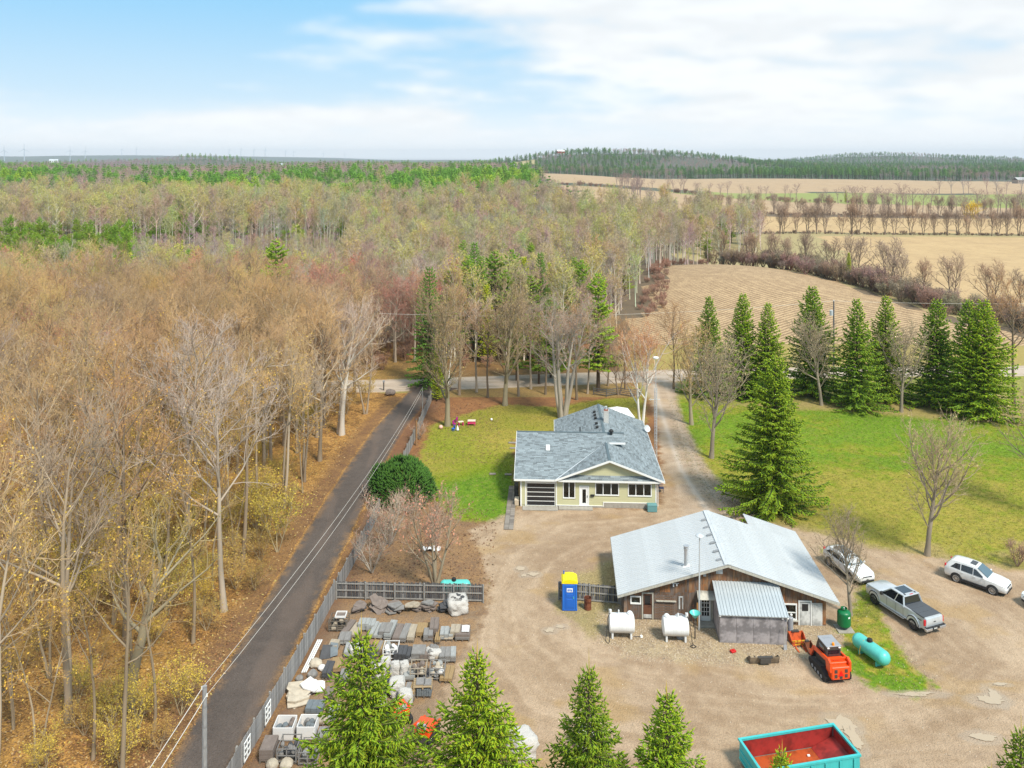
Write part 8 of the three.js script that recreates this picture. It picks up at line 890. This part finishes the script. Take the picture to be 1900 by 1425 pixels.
{ // tracked loader seen from behind
  const c = thing('track_loader', 'orange compact track loader with a grey cab roof parked by the turquoise tank', 'loader', [21.75, 0, -54.6], Math.PI / 2 + 0.12), m = TK.orange;
  for (const s of [-1, 1]) { const tr = mesh('track', [prism([[-1.05, 0.1], [-0.9, 0.0], [0.75, 0.0], [1.1, 0.22], [1.08, 0.42], [-0.55, 0.72], [-0.95, 0.6], [-1.08, 0.35]], 0.36, 0.02).translate(0, 0.03, s * 0.77 - 0.18)], TK.rubber, c); const lugs = []; for (let k = 0; k < 12; k++) lugs.push(bx(0.07, 0.03, 0.38, -0.85 + k * 0.145, 0.015, s * 0.77)); for (let k = 0; k < 10; k++) lugs.push(bx(0.07, 0.03, 0.38, -0.45 + k * 0.155, 0.76 - (k * 0.155) * 0.2, s * 0.77, 0, 0, -0.18)); mesh('track_lug', lugs, TK.iron, tr); for (let k = 0; k < 4; k++) mesh('roller', cy(0.12, 0.12, 0.04, -0.65 + k * 0.4, 0.2, s * 0.965, Math.PI / 2), TK.grey, tr); }
  mesh('chassis', rb(2.1, 0.6, 1.05, 0.06, -0.1, 0.55, 0), TK.iron, c);
  const eng = mesh('engine_housing', [rb(0.85, 0.85, 1.3, 0.08, -1.05, 0.82, 0), rb(0.7, 0.2, 1.2, 0.06, -0.85, 1.3, 0)], m, c); const gr = [[-0.36, 0.98], [0.36, 0.98], [-0.36, 0.66], [0.36, 0.66], [0, 0.6]]; for (const [z, y] of gr) { for (let k = 0; k < 4; k++) mesh('grille_slot', bx(0.02, 0.04, 0.2, -1.485, y - 0.09 + k * 0.06, z), TK.iron, eng); } mesh('triangle_sign', prism([[-0.2, -0.17], [0.2, -0.17], [0, 0.19]], 0.015).rotateY(-Math.PI / 2).translate(-1.49, 0.84, 0), mat([0.75, 0.02, 0.02], 0.4), eng);
  mesh('cab', [prism([[-0.45, 0.9], [0.85, 0.8], [0.9, 1.3], [0.62, 2.0], [-0.5, 2.0]], 0.98, 0.03).translate(0, 0, -0.49)], TK.iron, c); mesh('cab_roof', [rb(1.3, 0.07, 1.08, 0.03, 0.08, 2.07, 0), ...[0, 1, 2, 3].map((k) => bx(0.16, 0.02, 0.07, 0.42, 2.11, -0.22 + k * 0.14))], TK.grey, c); mesh('rear_window', bx(0.012, 0.4, 0.8, -0.535, 1.62, 0), CM2.glass, c); for (const s of [-1, 1]) { mesh('side_window', bx(0.7, 0.6, 0.012, 0.1, 1.55, s * 0.53), CM2.glass, c); mesh('lift_arm', [beam([-1.2, 1.5, s * 0.66], [0.95, 1.2, s * 0.66], 0.13, 0.24), beam([0.9, 1.25, s * 0.66], [1.35, 0.45, s * 0.66], 0.13, 0.2)], m, c); mesh('rear_tower', [prism([[-1.42, 0.9], [-0.95, 0.9], [-0.8, 1.45], [-1.1, 1.66], [-1.42, 1.5]], 0.12, 0.015).translate(0, 0, s * 0.68 - 0.06)], m, c); mesh('work_light', rb(0.06, 0.09, 0.16, 0.02, -0.56, 1.98, s * 0.4), MT.white, c); mesh('tail_lamp', bx(0.02, 0.06, 0.06, -1.49, 0.5, s * 0.56), CM2.lampR, c); }
  mesh('cross_bar', bx(0.12, 0.12, 1.3, -0.98, 1.52, 0), m, c); mesh('beacon', [cy(0.08, 0.09, 0.14, -0.45, 2.17, 0), sp(0.08, -0.45, 2.25, 0, 1, 0.6, 1)], mat([0.85, 0.3, 0.02], 0.3), c); mesh('coupler', [rb(0.12, 0.5, 1.2, 0.03, 1.42, 0.45, 0)], TK.iron, c);
}
// ---------- far country: turbines, silo, farmsteads ----------
{
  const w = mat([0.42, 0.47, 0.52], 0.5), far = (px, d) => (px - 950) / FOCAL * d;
  const proto = new THREE.Group(); const tw = [['tower', [cy(2.0, 3.4, 84, 0, 42, 0)]], ['nacelle', [rb(3.2, 3.4, 9, 0.8, 0, 85, -1)]]]; for (const [n, g] of tw) mesh(n, g, w, proto); for (let k = 0; k < 3; k++) mesh('blade', [prism([[-1.0, 0], [1.6, 0], [2.2, 8], [0.6, 41], [-0.2, 41], [-0.8, 8]], 0.7, 0.1).rotateZ(k * TAU / 3).translate(0, 85, 4.2)], w, proto);
  [[8, 6100, 0.98], [45, 5900, 1.1], [130, 6300, 1.0], [158, 6700, 0.95], [226, 8200, 0.85], [253, 8600, 0.85], [425, 9000, .9], [447, 8600, 1.0], [471, 8800, .95], [492, 8800, .95], [530, 9500, .85], [545, 9600, .85], [600, 9800, .8], [640, 9900, .8]].forEach(([px, d, s], i) => { const x = far(px, d), t = proto.clone(); t.name = numbered('wind_turbine'); t.userData = { label: 'white wind turbine on the horizon, ' + ['first', 'second', 'third', 'fourth', 'fifth', 'sixth', 'seventh', 'eighth', 'ninth', 'tenth', 'eleventh', 'twelfth', 'thirteenth', 'fourteenth'][i] + ' from the left', category: 'wind turbine', group: 'wind turbines on the horizon' }; t.position.set(x, ground(x, d) - 2, -d); t.rotation.y = 0.3 * i; t.children.forEach((c) => { if (c.name === 'blade') c.rotation.z = 0; }); t.scale.setScalar(s); scene.add(t); });
  const silo = thing('silo', 'white domed silo beyond the pine plantation', 'silo', [far(522, 1500), ground(far(522, 1500), 1500) + 4, -1500]); mesh('silo_wall', cy(5, 5, 16, 0, 8, 0, 0, 0, 0, 24), MT.white, silo); mesh('dome', sp(5, 0, 16, 0, 1, 0.85, 1, 20), w, silo);
  const house = (label, px, d, wl, rf, s, y = 0) => { const x = far(px, d), h = thing('farmhouse', label, 'farmhouse', [x, ground(x, d) + y, -d], 0.3); mesh('wall', [bx(18, 5, 9, 0, 2.5, 0)], wl, h); mesh('roof', [slab([[-9.6, 4.9, 5], [9.6, 4.9, 5], [9.6, 8.2, 0], [-9.6, 8.2, 0]], 0.3), slab([[9.6, 4.9, -5], [-9.6, 4.9, -5], [-9.6, 8.2, 0], [9.6, 8.2, 0]], 0.3)], rf, h); for (let k = 0; k < 4; k++) mesh('window', bx(1.6, 1.6, 0.1, -6 + k * 4, 2.8, 4.56), MT.dark, h); h.scale.setScalar(s); };
  const roofG = mat([0.36, 0.36, 0.36], 0.8), redB = mat([0.35, 0.06, 0.04], 0.8); house('white farmhouse on the left horizon beyond the pines', 690, 1900, MT.white, roofG, 1.3, 6); house('red barn on top of the far hill', 1040, 2150, redB, MT.white, 1.1, 8); house('white farmhouse below the far hill clearing', 890, 1950, MT.white, roofG, 1.1, 4); house('long white shed under the far hill', 948, 1900, MT.white, MT.galv, 0.9, 4); house('dark roofed farm shed at the right edge of the far fields', 1893, 1150, mat([0.3, 0.26, 0.22], 0.8), roofG, 1.1); house('pale shed on the far left horizon', 100, 3000, MT.white, MT.galv, 1.6, 10); house('pale house hidden in the left wood', 62, 330, MT.white, roofG, 0.42);
}
scene.fog = new THREE.FogExp2(0xe2eefa, 0.000075);
renderer.render(scene, camera);
